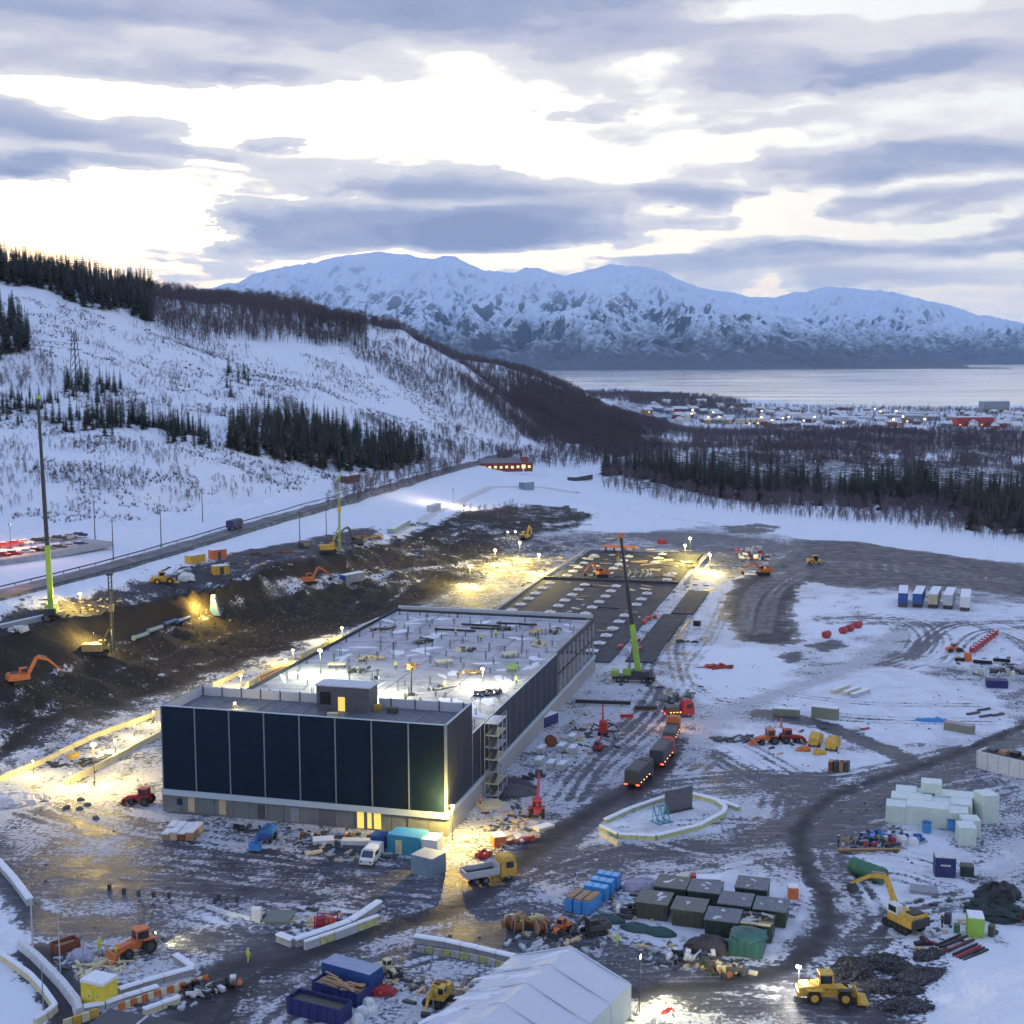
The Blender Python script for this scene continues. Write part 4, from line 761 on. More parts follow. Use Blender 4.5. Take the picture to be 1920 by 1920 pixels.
def lorry(label, loc, yaw, cabm, bedm, kind='tipper', s=1.0, group=None, L_=7.8, load=None, lit=True):
    t = T('lorry', label, 'lorry', loc, yaw, group, s)
    bx(-L_ / 2, L_ / 2, -.45, .45, .75, 1.05).build('chassis', DSTEEL, t); xc = L_ / 2
    for x in (xc - .9, -xc + 1.1, -xc + 2.4):
        for y in (-1.05, 1.05): wheel(t, x, y, .5, .32, STEEL)
    c = MB().prism([(xc - 2.0, .55), (xc + .25, .55), (xc + .25, 1.7), (xc + .05, 2.9), (xc - 2.0, 3.0)], -1.22, 1.22).build('cab', cabm, t)
    MB().add([(xc + .262, -1.05, 1.75), (xc + .262, 1.05, 1.75), (xc + .09, 1.0, 2.75), (xc + .09, -1.0, 2.75)], [(0, 1, 2, 3)]).build('windscreen', GLASS, c)
    for y in (-1.235, 1.235): MB().box(xc - 1.3, xc - .2, min(y, y * .99), max(y, y * .99), 1.75, 2.6).build('side_window', GLASS, c)
    MB().box(xc - 1.9, xc - .2, -1.0, 1.0, 3.0, 3.25, ty=.8).build('roof_deflector', cabm, c)
    for y in (-.85, .85): MB().box(xc + .25, xc + .3, y - .18, y + .18, .85, 1.1).build('headlight', GLASS, c)
    x0, x1 = -xc - .4, xc - 2.2
    if kind == 'tipper':
        b = MB().box(x0, x1, -1.25, 1.25, 1.06, 1.2).box(x0, x1, -1.27, -1.17, 1.2, 2.0).box(x0, x1, 1.17, 1.27, 1.2, 2.0).box(x1 - .12, x1, -1.17, 1.17, 1.2, 2.5).box(x0, x0 + .1, -1.17, 1.17, 1.2, 1.9).build('tipper_bed', bedm, t)
        MB().box(x0 + .15, x1 - .15, -1.15, 1.15, 1.21, 1.35).build('bed_floor', DSTEEL, b)
    elif kind == 'flat':
        MB().box(x0, x1, -1.25, 1.25, 1.06, 1.25).box(x1 - .1, x1, -1.25, 1.25, 1.25, 2.2).build('flatbed', bedm, t)
        if load: MB().box(x0 + .3, x1 - .5, -1.1, 1.1, 1.26, 2.1).build('load', load, t)
    else:
        MB().box(x0, x1, -1.27, 1.27, 1.06, 3.2, ty=.97).build('tarpaulin_box', bedm, t); MB().box(x0 + .3, x1 - .3, -.9, .9, 3.205, 3.26).build('roof_sheet', DGREY, t)
    for y in (-1.0, 1.0):
        MB().box(x0 - .06, x0 - .01, y - .28, y + .28, .85, 1.02).build('tail_light', L_RED if lit else RED, t)
    for k in range(4): MB().box(x0 + 1 + k * (x1 - x0 - 1.5) / 3, x0 + 1.25 + k * (x1 - x0 - 1.5) / 3, -1.31, -1.27, 1.07, 1.16).build('marker_light', L_AMB if lit and kind != 'tipper' else ORG, t)
    return t
def trailer(label, loc, yaw, m, top=SNOW, L_=13.4, group=None):
    t = T('semi_trailer', label, 'trailer', loc, yaw, group)
    MB().box(-L_ / 2, L_ / 2, -1.27, 1.27, 1.15, 4.0).build('cargo_box', m, t); MB().box(-L_ / 2 + .05, L_ / 2 - .05, -1.22, 1.22, 4.0, 4.12).build('snow_cap', top, t)
    bx(-L_ / 2, L_ / 2, -.5, .5, .85, 1.14).build('chassis', DSTEEL, t)
    for k in range(3):
        for y in (-1.0, 1.0): wheel(t, -L_ / 2 + 1.5 + k * 1.3, y, .5, .35, STEEL)
    for y in (-.9, .9): MB().box(L_ / 2 - 3, L_ / 2 - 2.8, y - .1, y + .1, 0, 1.1).build('landing_leg', DSTEEL, t)
    for y0, y1 in ((-1.2, -.03), (.03, 1.2)): MB().box(-L_ / 2 - .06, -L_ / 2 - .005, y0, y1, 1.25, 3.9).build('rear_door', m, t)
    MB().box(-L_ / 2 - .12, -L_ / 2 - .02, -1.25, 1.25, .55, .75).build('bumper', DGREY, t)
    for y in (-1.0, 1.0): MB().box(-L_ / 2 - .16, -L_ / 2 - .12, y - .2, y + .2, .58, .72).build('tail_light', RED, t)
    return t
def van(label, loc, yaw, m=WHITE):
    t = T('van', label, 'van', loc, yaw)
    for x in (-1.5, 1.5):
        for y in (-.85, .85): wheel(t, x, y, .34, .24, STEEL)
    c = MB().prism([(-2.55, .35), (2.5, .35), (2.55, .95), (2.0, 1.15), (1.25, 1.95), (-2.4, 2.0), (-2.55, 1.8)], -.95, .95).build('body', m, t)
    MB().add([(1.99, -.82, 1.2), (1.99, .82, 1.2), (1.31, .76, 1.91), (1.31, -.76, 1.91)], [(0, 1, 2, 3)]).build('windscreen', GLASS, c)
    MB().box(-2.58, -2.54, -.7, .7, 1.15, 1.75).build('rear_window', GLASS, c)
    for y in (-.965, .965): MB().box(-.2, 1.2, min(y, y * .985), max(y, y * .985), 1.15, 1.75).build('side_window', GLASS, c)
    for y in (-.7, .7): MB().box(2.5, 2.57, y - .15, y + .15, .7, .9).build('headlight', L_WHITE if False else GLASS, t); MB().box(-2.6, -2.55, y - .1, y + .1, .8, 1.2).build('tail_light', RED, t)
    MB().box(-2.0, 1.0, -.7, .7, 2.0, 2.06).build('snow_cap', SNOW, t); return t
def car(label, loc, yaw, m, group=None, proto={}):
    if m.name in proto: return dup(proto[m.name], loc, yaw, label)
    t = T('car', label, 'car', loc, yaw, group); proto[m.name] = t
    for x in (-1.35, 1.35):
        for y in (-.8, .8): wheel(t, x, y, .32, .22, STEEL)
    MB().prism([(-2.2, .3), (2.2, .3), (2.2, .75), (1.0, .92), (.4, 1.45), (-1.3, 1.45), (-2.1, .95)], -.88, .88).build('body', m, t)
    MB().box(-1.4, .6, -.9, .9, .98, 1.36, tx=.8, ty=.97).build('window', GLASS, t); MB().box(-1.2, .3, -.75, .75, 1.45, 1.55).build('snow_cap', SNOW, t); return t
def crane(label, loc, yaw, m=LIME, sw=0.0, boomdir=(0.1, 0, 1), base=12.0, L_=30.0, dark=DSTEEL, crawler=False, group=None, name='mobile_crane', head=None, s=1.0):
    t = T(name, label, 'crane', loc, yaw, group, s)
    if crawler:
        track(t, -2.0, 6.5, 1.2, .9); track(t, 2.0, 6.5, 1.2, .9); bx(-1.5, 1.5, -1.55, 1.55, .5, 1.25).build('undercarriage', DSTEEL, t)
    else:
        bx(-4.6, 4.6, -1.35, 1.35, .7, 1.45).build('carrier', DGREY, t)
        for x in (-3.6, -2.2, 1.6, 3.2):
            for y in (-1.15, 1.15): wheel(t, x, y, .62, .45, STEEL)
        bx(3.2, 4.9, -1.3, 1.3, 1.45, 2.5, tx=.85).build('driver_cab', m, t)
        for x in (-3, 2.5):
            for y in (-1, 1): o = MB().bar((x, y * 1.3, 1.0), (x, y * 3.4, .9), .3).bar((x, y * 3.3, .95), (x, y * 3.3, .1), .22).box(x - .45, x + .45, y * 3.3 - .45, y * 3.3 + .45, 0, .12).build('outrigger', DSTEEL, t)
    h = MB().box(-3.2, 1.6, -1.3, 1.3, 1.5, 2.6).build('slewing_house', m if crawler else DGREY, t, rz=R(sw))
    MB().box(-3.9, -3.2, -1.4, 1.4, 1.5, 2.9).build('counterweight', DGREY, h); c = MB().box(.2, 1.9, .75, 1.7, 1.7, 3.1, tx=.85).build('crane_cab', m, h); MB().box(1.75, 1.95, .85, 1.6, 2.1, 2.9).build('windscreen', GLASS, c)
    d = Vector(boomdir).normalized(); p0 = Vector((-1.0, 0, 2.2)); p1 = p0 + d * base; p2 = p0 + d * (base + (L_ - base) * .5); p3 = p0 + d * L_
    MB().bar(p0, p1, 1.15, 1.25, 1.05, 1.1).build('boom_base', m, h); MB().bar(p1, p2, .82, .9, .75, .8).bar(p2, p3, .62, .68, .55, .6).build('boom_extension', dark, h)
    MB().bar(Vector((1.2, 0, 2.0)), p0 + d * (base * .6) + Vector((.3, 0, 0)), .28).build('luffing_ram', STEEL, h)
    MB().box(p3.x - .6, p3.x + .6, p3.y - .5, p3.y + .5, p3.z - .2, p3.z + .7).build('boom_head', head or m, h)
    MB().tube(p3 + Vector((.5, 0, 0)), p3 + Vector((.5, 0, -4.5)), .05, 5).box(p3.x + .2, p3.x + .8, p3.y - .25, p3.y + .25, p3.z - 5.4, p3.z - 4.4).build('hook_block', YEL, h)
    return t
def drill_rig(label, loc, yaw, m, H=17.0, mastm=DSTEEL, s=1.0, tilt=0.0):
    t = T('drill_rig', label, 'drill rig', loc, yaw, None, s)
    track(t, -1.3, 4.8, 1.0, .7); track(t, 1.3, 4.8, 1.0, .7); bx(-1.2, 1.2, -1.0, 1.0, .4, 1.05).build('undercarriage', DSTEEL, t)
    h = MB().box(-3.0, 1.3, -1.4, 1.4, 1.06, 2.6).build('house', m, t); c = MB().box(.2, 1.9, .5, 1.45, 1.3, 3.1, tx=.9).build('cab', m, h); MB().box(1.75, 1.93, .55, 1.4, 1.9, 2.9).build('windscreen', GLASS, c)
    mb = MB(); x = 3.0
    for dx_, dy_ in ((0, -.35), (0, .35), (.7, -.35), (.7, .35)): mb.bar((x + dx_, dy_, .6), (x + dx_ + tilt, dy_, H), .13)
    n = int(H / 1.0)
    for k in range(n):
        z = .6 + (H - .7) * k / n; z2 = .6 + (H - .7) * (k + 1) / n; o = tilt * (z - .6) / (H - .6); o2 = tilt * (z2 - .6) / (H - .6); e = 1 if k % 2 else -1
        for yy in (-.35, .35): mb.bar((x + o, yy, z), (x + .7 + o2, yy, z2), .07)
        mb.bar((x + o, -.35 * e, z), (x + o2, .35 * e, z2), .07); mb.bar((x + .7 + o, .35 * e, z), (x + .7 + o2, -.35 * e, z2), .07)
    mb.build('mast', mastm, h); MB().tube((x + .35, 0, 0), (x + .35 + tilt * .8, 0, H * .8), .16, 8).build('drill_string', STEEL, h)
    MB().box(x - .1, x + .9, -.55, .55, H * .55, H * .55 + 1.6).build('rotary_head', m, h); MB().bar((.8, 0, 2.2), (x, 0, H * .35), .3).bar((.8, 0, 1.2), (x, 0, 1.6), .35).build('mast_strut', m, h); MB().box(x - .3, x + 1.0, -.5, .5, H, H + .5).build('crown_block', mastm, h)
    return t
def box_unit(name, label, cat, edge, depth, h, m, cap=None, z0=0.0, group=None, ribs=0, door=None, capm=SNOW, over=0.0, text=None, lift=0.0):
    loc, yaw, L_ = edge; t = T(name, label, cat, (loc[0], loc[1], loc[2] + lift), yaw, group)
    MB().box(-L_ / 2, L_ / 2, 0, depth, z0, h).build('body', m, t)
    if cap: MB().box(-L_ / 2 - over, L_ / 2 + over, -over, depth + over, h + .002, h + cap).build('snow_cap' if capm in (SNOW, DSNOW) else 'lid', capm, t)
    if ribs:
        rb = MB()
        for k in range(ribs): x = -L_ / 2 + (k + .5) * L_ / ribs; rb.box(x - .06, x + .06, -.05, 0, z0 + .1, h - .1)
        n2 = max(2, int(ribs * depth / max(L_, .1)))
        for k in range(n2):
            y = (k + .5) * depth / n2
            for sx in (-1, 1): rb.box(sx * (L_ / 2 + .025) - .025, sx * (L_ / 2 + .025) + .025, y - .06, y + .06, z0 + .1, h - .1)
        rb.build('ribs', m, t)
    if door: MB().box(door[0], door[1], -.07, -.01, z0 + .1, min(h - .2, 2.1)).build('door', door[2], t)
    return t
def skip_bin(name, label, edge, depth, h, m, fill, fillm, group=None, cat='skip'):
    loc, yaw, L_ = edge; t = T(name, label, cat, loc, yaw, group); w = .08
    MB().box(-L_ / 2, L_ / 2, 0, depth, .05, .15).box(-L_ / 2, L_ / 2, 0, w, .15, h).box(-L_ / 2, L_ / 2, depth - w, depth, .15, h).box(-L_ / 2, -L_ / 2 + w, w, depth - w, .15, h).box(L_ / 2 - w, L_ / 2, w, depth - w, .15, h).build('body', m, t)
    n = max(3, int(L_)); rb = MB()
    for k in range(n): x = -L_ / 2 + (k + .5) * L_ / n; rb.box(x - .07, x + .07, -.06, 0, .1, h - .05)
    rb.build('ribs', m, t)
    if fill == 'planks':
        pk = bx(-.9, .9, -.09, .09, 0, .05).mesh('plank', fillm)
        for k in range(26): link('plank', pk, t, (random.uniform(-L_ / 2 + 1.2, L_ / 2 - 1.2), random.uniform(.35, depth - .35), h - .32 + .022 * k), (random.uniform(-.1, .1), random.uniform(-.06, .06), random.gauss(0, .35)), (1.2, 1.5, 1.5))
        bx(-L_ / 2 + .1, L_ / 2 - .1, .1, depth - .1, .2, h - .3).build('load', fillm, t)
    elif fill == 'heap': MB().lump(L_ / 2 - .15, depth / 2 - .15, .55, seed=int(L_ * 100)).build('load', fillm, t, (0, depth / 2, h - .45)); bx(-L_ / 2 + .1, L_ / 2 - .1, .1, depth - .1, .2, h - .35).build('load_base', fillm, t)
    else: bx(-L_ / 2 + .1, L_ / 2 - .1, .1, depth - .1, .16, h - .5).build('load', fillm, t)
    return t
def barrier_row(name, label, pts, h=.85, w=.5, m=CONC, cap=SNOW, seg=3.0, capw=None, cat='barrier', stripe=None, group=None, z=None):
    Q = [P(*p) for p in pts]; a = Q[0]; t = T(name, label, cat, a, 0, group); n_ = 0
    for p, q in zip(Q[:-1], Q[1:]):
        L_ = math.hypot(q[0] - p[0], q[1] - p[1]); n = max(1, round(L_ / seg)); yw = math.atan2(q[1] - p[1], q[0] - p[0])
        for k in range(n):
            f0, f1 = k / n, (k + 1) / n; c = [p[i] + (q[i] - p[i]) * (f0 + f1) / 2 - a[i] for i in range(3)]; c[2] = hz(c[0] + a[0], c[1] + a[1]) - a[2]; l = L_ / n / 2 - .04
            o = MB().prism([(-w / 2, 0), (w / 2, 0), (w * .28, h), (-w * .28, h)], -l, l).build('segment', m if not stripe or n_ % 2 else stripe, t, tuple(c), yw - math.pi / 2)
            if cap: MB().box(-(capw or w) / 2, (capw or w) / 2, -l, l, h - .02, h + .16, tx=.7).build('snow_cap', cap, o)
            n_ += 1
    return t
def pole(name, label, base, H, r=.09, m=LGREY, arm=None, cat='pole', group=None):
    t = T(name, label, cat, base, 0, group); MB().tube((0, 0, 0), (0, 0, H), r, 8, r * .6).build('shaft', m, t); MB().tube((0, 0, 0), (0, 0, .25), r * 2.2, 8, r * 1.5).build('base', CONC, t)
    if arm: MB().bar((0, 0, H), (arm, 0, H + .2), .09).box(arm - .1, arm + .6, -.15, .15, H + .1, H + .25).build('lamp_head', GREY, t)
    else: MB().tube((0, 0, H), (0, 0, H + .12), r, 8, .02).build('cap', m, t)
    return t
def floodlight(label, base, H=6.0, power=6000, col=(1, .74, .30), aim=None, spot=None, bulb=L_WARM, size=.35, stand=True, group=None, cat='floodlight', m=DGREY):
    t = T('floodlight', label, cat, base, 0, group)
    if stand:
        st = MB().tube((0, 0, 0), (0, 0, H - .2), .07, 6)
        for k in range(3): a = k * 2.1; st.bar((.9 * math.cos(a), .9 * math.sin(a), 0), (0, 0, 1.1), .06)
        st.build('stand', m, t)
    az_ = math.atan2(aim[1] - base[1], aim[0] - base[0]) if aim else -1.57
    hd = MB().box(-.22, .06, -size, size, H - size * .6, H + size * .6).build('lamp_housing', m, t, rz=az_); MB().box(.07, .12, -size * .9, size * .9, H - size * .5, H + size * .5).build('lamp_glass', bulb, hd)
    o = (math.cos(az_) * .55, math.sin(az_) * .55, H)
    light(t, o, power, col, .25, spot, (aim[0] - base[0], aim[1] - base[1], aim[2] - base[2]) if aim else None)
    return t
# people: one skinned body, hard hat as a part
def person_mesh(pose):
    J = dict(pel=(0, 0, .95, .15), sp=(0, 0, 1.2, .16), ch=(.01, 0, 1.40, .17), nk=(.02, 0, 1.53, .07), hd=(.04, 0, 1.66, .105), tp=(.03, 0, 1.76, .07))
    for s, sy in (('l', 1), ('r', -1)):
        k = pose * sy; J['hp' + s] = (0, .10 * sy, .90, .11); J['kn' + s] = (.12 * k + .05, .12 * sy, .50, .075); J['an' + s] = (.16 * k - .02, .13 * sy, .08, .055); J['to' + s] = (.16 * k + .15, .14 * sy, .045, .04)
        J['sh' + s] = (0, .19 * sy, 1.44, .08); J['el' + s] = (-.05 * k, .27 * sy, 1.17, .055); J['wr' + s] = (.14 - .06 * k, .26 * sy, .96, .042); J['ha' + s] = (.20 - .06 * k, .25 * sy, .89, .04)
    nm = list(J); E_ = [('pel', 'sp'), ('sp', 'ch'), ('ch', 'nk'), ('nk', 'hd'), ('hd', 'tp')]
    for s in 'lr': E_ += [('pel', 'hp' + s), ('hp' + s, 'kn' + s), ('kn' + s, 'an' + s), ('an' + s, 'to' + s), ('ch', 'sh' + s), ('sh' + s, 'el' + s), ('el' + s, 'wr' + s), ('wr' + s, 'ha' + s)]
    me = bpy.data.meshes.new('body'); me.from_pydata([J[n][:3] for n in nm], [(nm.index(a), nm.index(b)) for a, b in E_], [])
    o = bpy.data.objects.new('tmp_body', me); COL.objects.link(o); sk = o.modifiers.new('s', 'SKIN')
    for i, n in enumerate(nm): d = me.skin_vertices[0].data[i]; d.radius = (J[n][3],) * 2; d.use_root = n == 'pel'
    o.modifiers.new('u', 'SUBSURF').levels = 1; dg = bpy.context.evaluated_depsgraph_get(); out = bpy.data.meshes.new_from_object(o.evaluated_get(dg)); bpy.data.objects.remove(o); out.name = 'body'; return out
def worker_material(name, jacket, legs):
    m = bpy.data.materials.new(name); m.use_nodes = True; t = m.node_tree; b = t.nodes['Principled BSDF']; b.inputs['Roughness'].default_value = .75
    tcn = t.nodes.new('ShaderNodeTexCoord'); s = t.nodes.new('ShaderNodeSeparateXYZ'); t.links.new(tcn.outputs['Object'], s.inputs[0]); r = t.nodes.new('ShaderNodeValToRGB'); mr = t.nodes.new('ShaderNodeMath'); mr.operation = 'DIVIDE'; mr.inputs[1].default_value = 2.0; t.links.new(s.outputs[2], mr.inputs[0]); t.links.new(mr.outputs[0], r.inputs[0])
    cr = r.color_ramp; cr.interpolation = 'CONSTANT'; cr.elements[0].color = (.02, .018, .015, 1); cr.elements[1].position = .07; cr.elements[1].color = (*legs, 1)
    for p, c in ((.20, (.6, .6, .55)), (.23, legs), (.46, jacket), (.60, (.65, .65, .6)), (.63, jacket), (.77, (.45, .27, .19))): e = cr.elements.new(p); e.color = (*c, 1)
    t.links.new(r.outputs[0], b.inputs['Base Color']); return m
PB = [person_mesh(.3), person_mesh(1.0)]
PM = {'yellow': worker_material('worker_yellow', (.62, .80, .05), (.50, .66, .06)), 'orange': worker_material('worker_orange', (.80, .20, .03), (.03, .03, .05)), 'dark': worker_material('worker_dark', (.03, .035, .06), (.02, .02, .03)), 'navy': worker_material('worker_yellow_top', (.62, .80, .05), (.02, .025, .06))}
HH = MB()
for j in range(4):
    a0, a1 = j * math.pi / 8, (j + 1) * math.pi / 8
    for i in range(10):
        t0, t1 = i * .6283, (i + 1) * .6283; q = [(.135 * math.cos(t) * math.cos(a), .125 * math.sin(t) * math.cos(a), .13 * math.sin(a)) for t, a in ((t0, a0), (t1, a0), (t1, a1), (t0, a1))]; HH.add(q, [(0, 1, 2, 3)])
HH.box(.08, .20, -.09, .09, -.005, .015); HH = {c: HH.mesh('hard_hat', m) for c, m in (('white', WHITE), ('yellow', YEL), ('red', RED))}
def person(label, loc, yaw, kind='yellow', hat='white', step=0, group=None):
    b = PB[step].copy(); b.materials.clear(); b.materials.append(PM[kind]); t = T('person', label, 'person', loc, yaw, group)
    link('body', b, t); link('hard_hat', HH[hat], t, (.04, 0, 1.69)); return t
def heap(name, label, loc, rx, ry, h, m, yaw=0, seed=1, cat='heap', jag=.35, n=22, mm=8, cap=None):
    t = T(name, label, cat, loc, yaw); MB().lump(rx, ry, h, seed, n, mm, jag).build('mound', m, t)
    rk = MB().lump(.5, .42, .5, seed + 3, 7, 4, .5).mesh('boulder', m); r = random.Random(seed)
    for k in range(14): a = r.uniform(0, 6.28); d = r.uniform(.5, 1.05); link('boulder', rk, t, (rx * d * math.cos(a), ry * d * math.sin(a), max(0, h * (1 - d) * .8)), (0, 0, a), r.uniform(.4, 1.3))
    if cap: MB().lump(rx * .6, ry * .5, h * .35, seed + 9, n, 5, jag).build('snow_cap', cap, t, (-.1 * rx, .15 * ry, h * .72))
    return t
def scrap(name, label, loc, yaw, L_, W_, n, mats, h=.9, seed=0, cat='scrap pile', long=.5):      # loose pieces lying together: one pile with its pieces as parts
    t = T(name, label, cat, loc, yaw); r = random.Random(seed)
    ms = [bx(-.5, .5, -.5, .5, 0, 1).mesh('piece', m) for m in mats] + [MB().tube((-.5, 0, .5), (.5, 0, .5), .5, 8).mesh('piece', m) for m in mats[:2]]
    for k in range(n):
        link('piece', r.choice(ms), t, (r.uniform(-L_ / 2, L_ / 2), r.uniform(-W_ / 2, W_ / 2), r.uniform(0, h * .35)), (r.gauss(0, .15), r.gauss(0, .12), r.uniform(0, 3.1)), (r.uniform(.4, 2.4) * long * 2, r.uniform(.15, .7), r.uniform(.12, h * .8)))
    return t
# ================================================================ the yard, thing by thing
def fwd(p, yaw, d): return (p[0] + d * math.cos(R(yaw)), p[1] + d * math.sin(R(yaw)), p[2])
def at(u, v, yaw, d):
    q = fwd(P(u, v), yaw, d); return (q[0], q[1], hz(q[0], q[1]))
# ---- machines in the foreground
wheel_loader('yellow wheel loader with raised cab beside the dark earth heaps', P(1546, 1880), -3)
floodlight('white floodlight on a stand behind the yellow wheel loader', P(1491, 1858), 2.6, 1800, (1, .93, .8), aim=P(1440, 1900), bulb=L_WHITE, size=.3)
excavator('large yellow crawler excavator with white cab reaching towards the green tank', P(1688, 1745), YAW(1690, 1745, 1602, 1700), YEL, 0, (5.6, 4.4), (8.8, 2.4), 1.05, cabm=WHITE)
tractor('orange tractor with front loader next to the two workers in yellow', P(251, 1782), YAW(266, 1777, 236, 1786), ORG, 1.05)
floodlight('work lamp on the ground behind the orange tractor', P(285, 1768), 1.6, 1600, (1, .92, .5), aim=P(360, 1760), spot=95, bulb=L_WARM, size=.16)
lorry('tipper lorry with yellow cab and empty pale bed near the lit corner', P(912, 1650), YAW(876, 1652, 950, 1640), YEL, LGREY, 'tipper', L_=6.6)
van('white van parked beside the blue containers', P(692, 1612), YAW(706, 1597, 680, 1625))
excavator('compact black and yellow excavator beside the white tent hall', P(815, 1880), YAW(835, 1862, 795, 1888), YEL, 15, (3.4, 2.2), (4.6, .9), .75)
wheel_loader('small cream loader parked behind the big blue container', P(722, 1826), YAW(705, 1815, 735, 1832), CREAM, .55)
wheel_loader('small orange and tan loader with lit lamps next to the cable reels', P(1045, 1752), YAW(1070, 1735, 1025, 1765), ORG, .6, DGREY)
excavator('small dark excavator between the cable reels and the green tarpaulins', P(1108, 1752), 200, DGREY, 0, (2.6, 2.6), (3.6, 1.2), .7)
tractor('red telehandler with raised boom by the dark tarpaulin', P(1003, 1530), YAW(1003, 1530, 1008, 1500), PINK, 1.0, tele=True)
tractor('red and black tractor beside the lamp lit end of the hall', P(262, 1503), YAW(285, 1503, 240, 1500), RED, .95)
# ---- boom lift, blue
t = T('boom_lift', 'blue boom lift with folded arm in front of the hall', 'boom lift', P(497, 1572), YAW(505, 1555, 468, 1590))
for x in (-1, 1):
    for y in (-.9, .9): wheel(t, x, y, .45, .3, DGREY)
bx(-1.6, 1.5, -.8, .8, .5, 1.1).build('chassis', BLUE, t); bx(-1.6, .3, -.9, .9, 1.1, 1.8).build('turret', SKYB, t); MB().bar((-1.2, 0, 1.9), (3.6, 0, 2.3), .35, .4).bar((3.6, 0, 2.3), (4.6, 0, 1.2), .3).build('boom', BLUE, t)
MB().box(4.2, 5.2, -.8, .8, .3, .4).box(4.2, 4.25, -.8, .8, .4, 1.4).box(5.15, 5.2, -.8, .8, .4, 1.4).box(4.25, 5.15, -.8, -.75, 1.3, 1.4).box(4.25, 5.15, .75, .8, 1.3, 1.4).build('basket', SKYB, t)
# ---- lorries leaving along the haul road
cy = YAW(1177, 1487, 1262, 1402)
LC = 'dark tarpaulin lorry in the convoy beside the hall'
lorry('last dark lorry of the convoy, red tail lights on the wet haul road', at(1180, 1484, cy, 4.6), cy, DGREY, DGREY, 'box', L_=8.0)
lorry('dark lorry second from the end of the convoy, with amber side lights', at(1222, 1446, cy, 5.6), cy + 3, RED, DGREY, 'box', L_=9.0)
lorry('flatbed lorry with dark load and orange edge in the convoy', at(1247, 1399, cy + 6, 5.0), cy + 8, ORG, RUST, 'flat', L_=8.2, load=CONCD)
lorry('red lorry waiting across the head of the convoy', at(1232, 1347, 8, 4), 8, RED, RED, 'flat', L_=5.2, load=DGREY)
scrap('material_stack', 'mixed grey and brown building materials beyond the red lorry', P(1268, 1318), 20, 6, 4, 22, [DGREY, GREY, WOOD, OLIVE], 1.6, 3, 'materials')
t = T('beacon', 'amber warning beacon on a post among the lorries', 'beacon', P(1258, 1368)); MB().tube((0, 0, 0), (0, 0, 1.6), .05, 6).build('post', DGREY, t); MB().tube((0, 0, 1.6), (0, 0, 2.0), .18, 8).build('lamp', L_AMB, t); light(t, (0, 0, 2.3), 700, (1, .5, .1))
# ---- cranes
crane('green mobile crane with steep black telescopic boom behind the lorries', P(1186, 1280), 172, LIME, -14, (.13, .03, 1), 10.5, 29.5, head=ORG)
crane('tall lime green crane with very long dark boom on the upper terrace', P(97, 1153), 100, LIME, 0, (-.0, .02, 1), 15.5, 50.0, crawler=True, name='crawler_crane')
drill_rig('drilling rig with black lattice mast lit yellow on the earth bench', P(180, 1222), 5, paint('tan', (.45, .33, .12)), 17.5)
drill_rig('yellow drilling rig with pale slender mast on the terrace edge', P(617, 1035), 10, YEL, 24, LIME, .95)
excavator('orange excavator with dark boom at the foot of the earth scarp', P(40, 1278), 35, ORG, 0, (5.0, 4.2), (7.6, 1.6))
excavator('orange and white excavator digging below the terrace', P(578, 1092), 30, ORG, 0, (4.6, 3.8), (6.6, 1.6))
excavator('dark excavator with arched boom by the pale drilling rig', P(668, 1020), 165, DGREY, 0, (4.6, 5.2), (7.4, 1.4))
excavator('yellow excavator with lit lamps in the muddy pit behind the hall', P(985, 1012), 60, YEL, 0, (3.6, 4.2), (4.6, 1.6))
excavator('orange excavator working among the white footings', onroof(-23, 232, .3), 200, ORG, 0, (3.8, 3.8), (5.6, 1.6))
excavator('orange excavator at the edge of the dark gravel yard', P(1430, 1081), 178, ORG, 0, (4.6, 3.0), (6.6, 1.2))
# roller on the gravel
t = T('road_roller', 'yellow road roller on the dark gravel yard', 'road roller', P(1527, 1062), 5)
MB().tube((1.9, -1.1, .8), (1.9, 1.1, .8), .8, 16).build('drum', STEEL, t); wheel(t, -1.4, -.9, .75, .5, YEL); wheel(t, -1.4, .9, .75, .5, YEL); bx(-2.6, -.2, -.9, .9, .9, 1.9, tx=.9).build('engine_body', YEL, t); bx(-.2, 2.9, -1.2, 1.2, .9, 1.2).build('drum_frame', YEL, t); c = bx(-.6, .9, -.8, .8, 1.3, 2.9, tx=.9).build('cab', BLACK, t); bx(-.7, 1.0, -.9, .9, 2.91, 3.05).build('cab_roof', YEL, c)
# yellow machines on the upper terrace
wheel_loader('yellow loader on the terrace next to the white tarpaulin', P(305, 1090), 20, YEL)
box_unit('site_cabin', 'orange site cabin on the terrace below the road', 'cabin', EDGE(398, 1046, 425, 1042), 2.5, 2.6, ORG, .12, door=(-.5, .4, DGREY))
box_unit('site_cabin', 'yellow and orange generator cabin with dark side on the terrace', 'cabin', EDGE(357, 1054, 385, 1049), 2.5, 2.3, YEL, .1, ribs=5)
box_unit('container', 'bright yellow container on the terrace edge', 'container', EDGE(401, 1076, 430, 1071), 2.6, 2.5, YEL, .1, ribs=6, door=(-.6, .6, DGREY))
heap('tarpaulin_heap', 'white tarpaulin heap beside the yellow loader on the terrace', P(348, 1083), 2.2, 1.6, 2.0, WHITE, seed=4)
scrap('steel_bundle', 'dark steel bundles lying on the terrace behind the yellow loader', P(345, 1062), 12, 9, 3, 16, [DSTEEL, DGREY, RUST], .8, 8, 'steel')
scrap('pipe_bundle', 'rusty pipes laid along the upper terrace', P(520, 1035), 22, 16, 3, 18, [RUST, DSTEEL, GREY], .5, 9, 'pipes', 1.6)
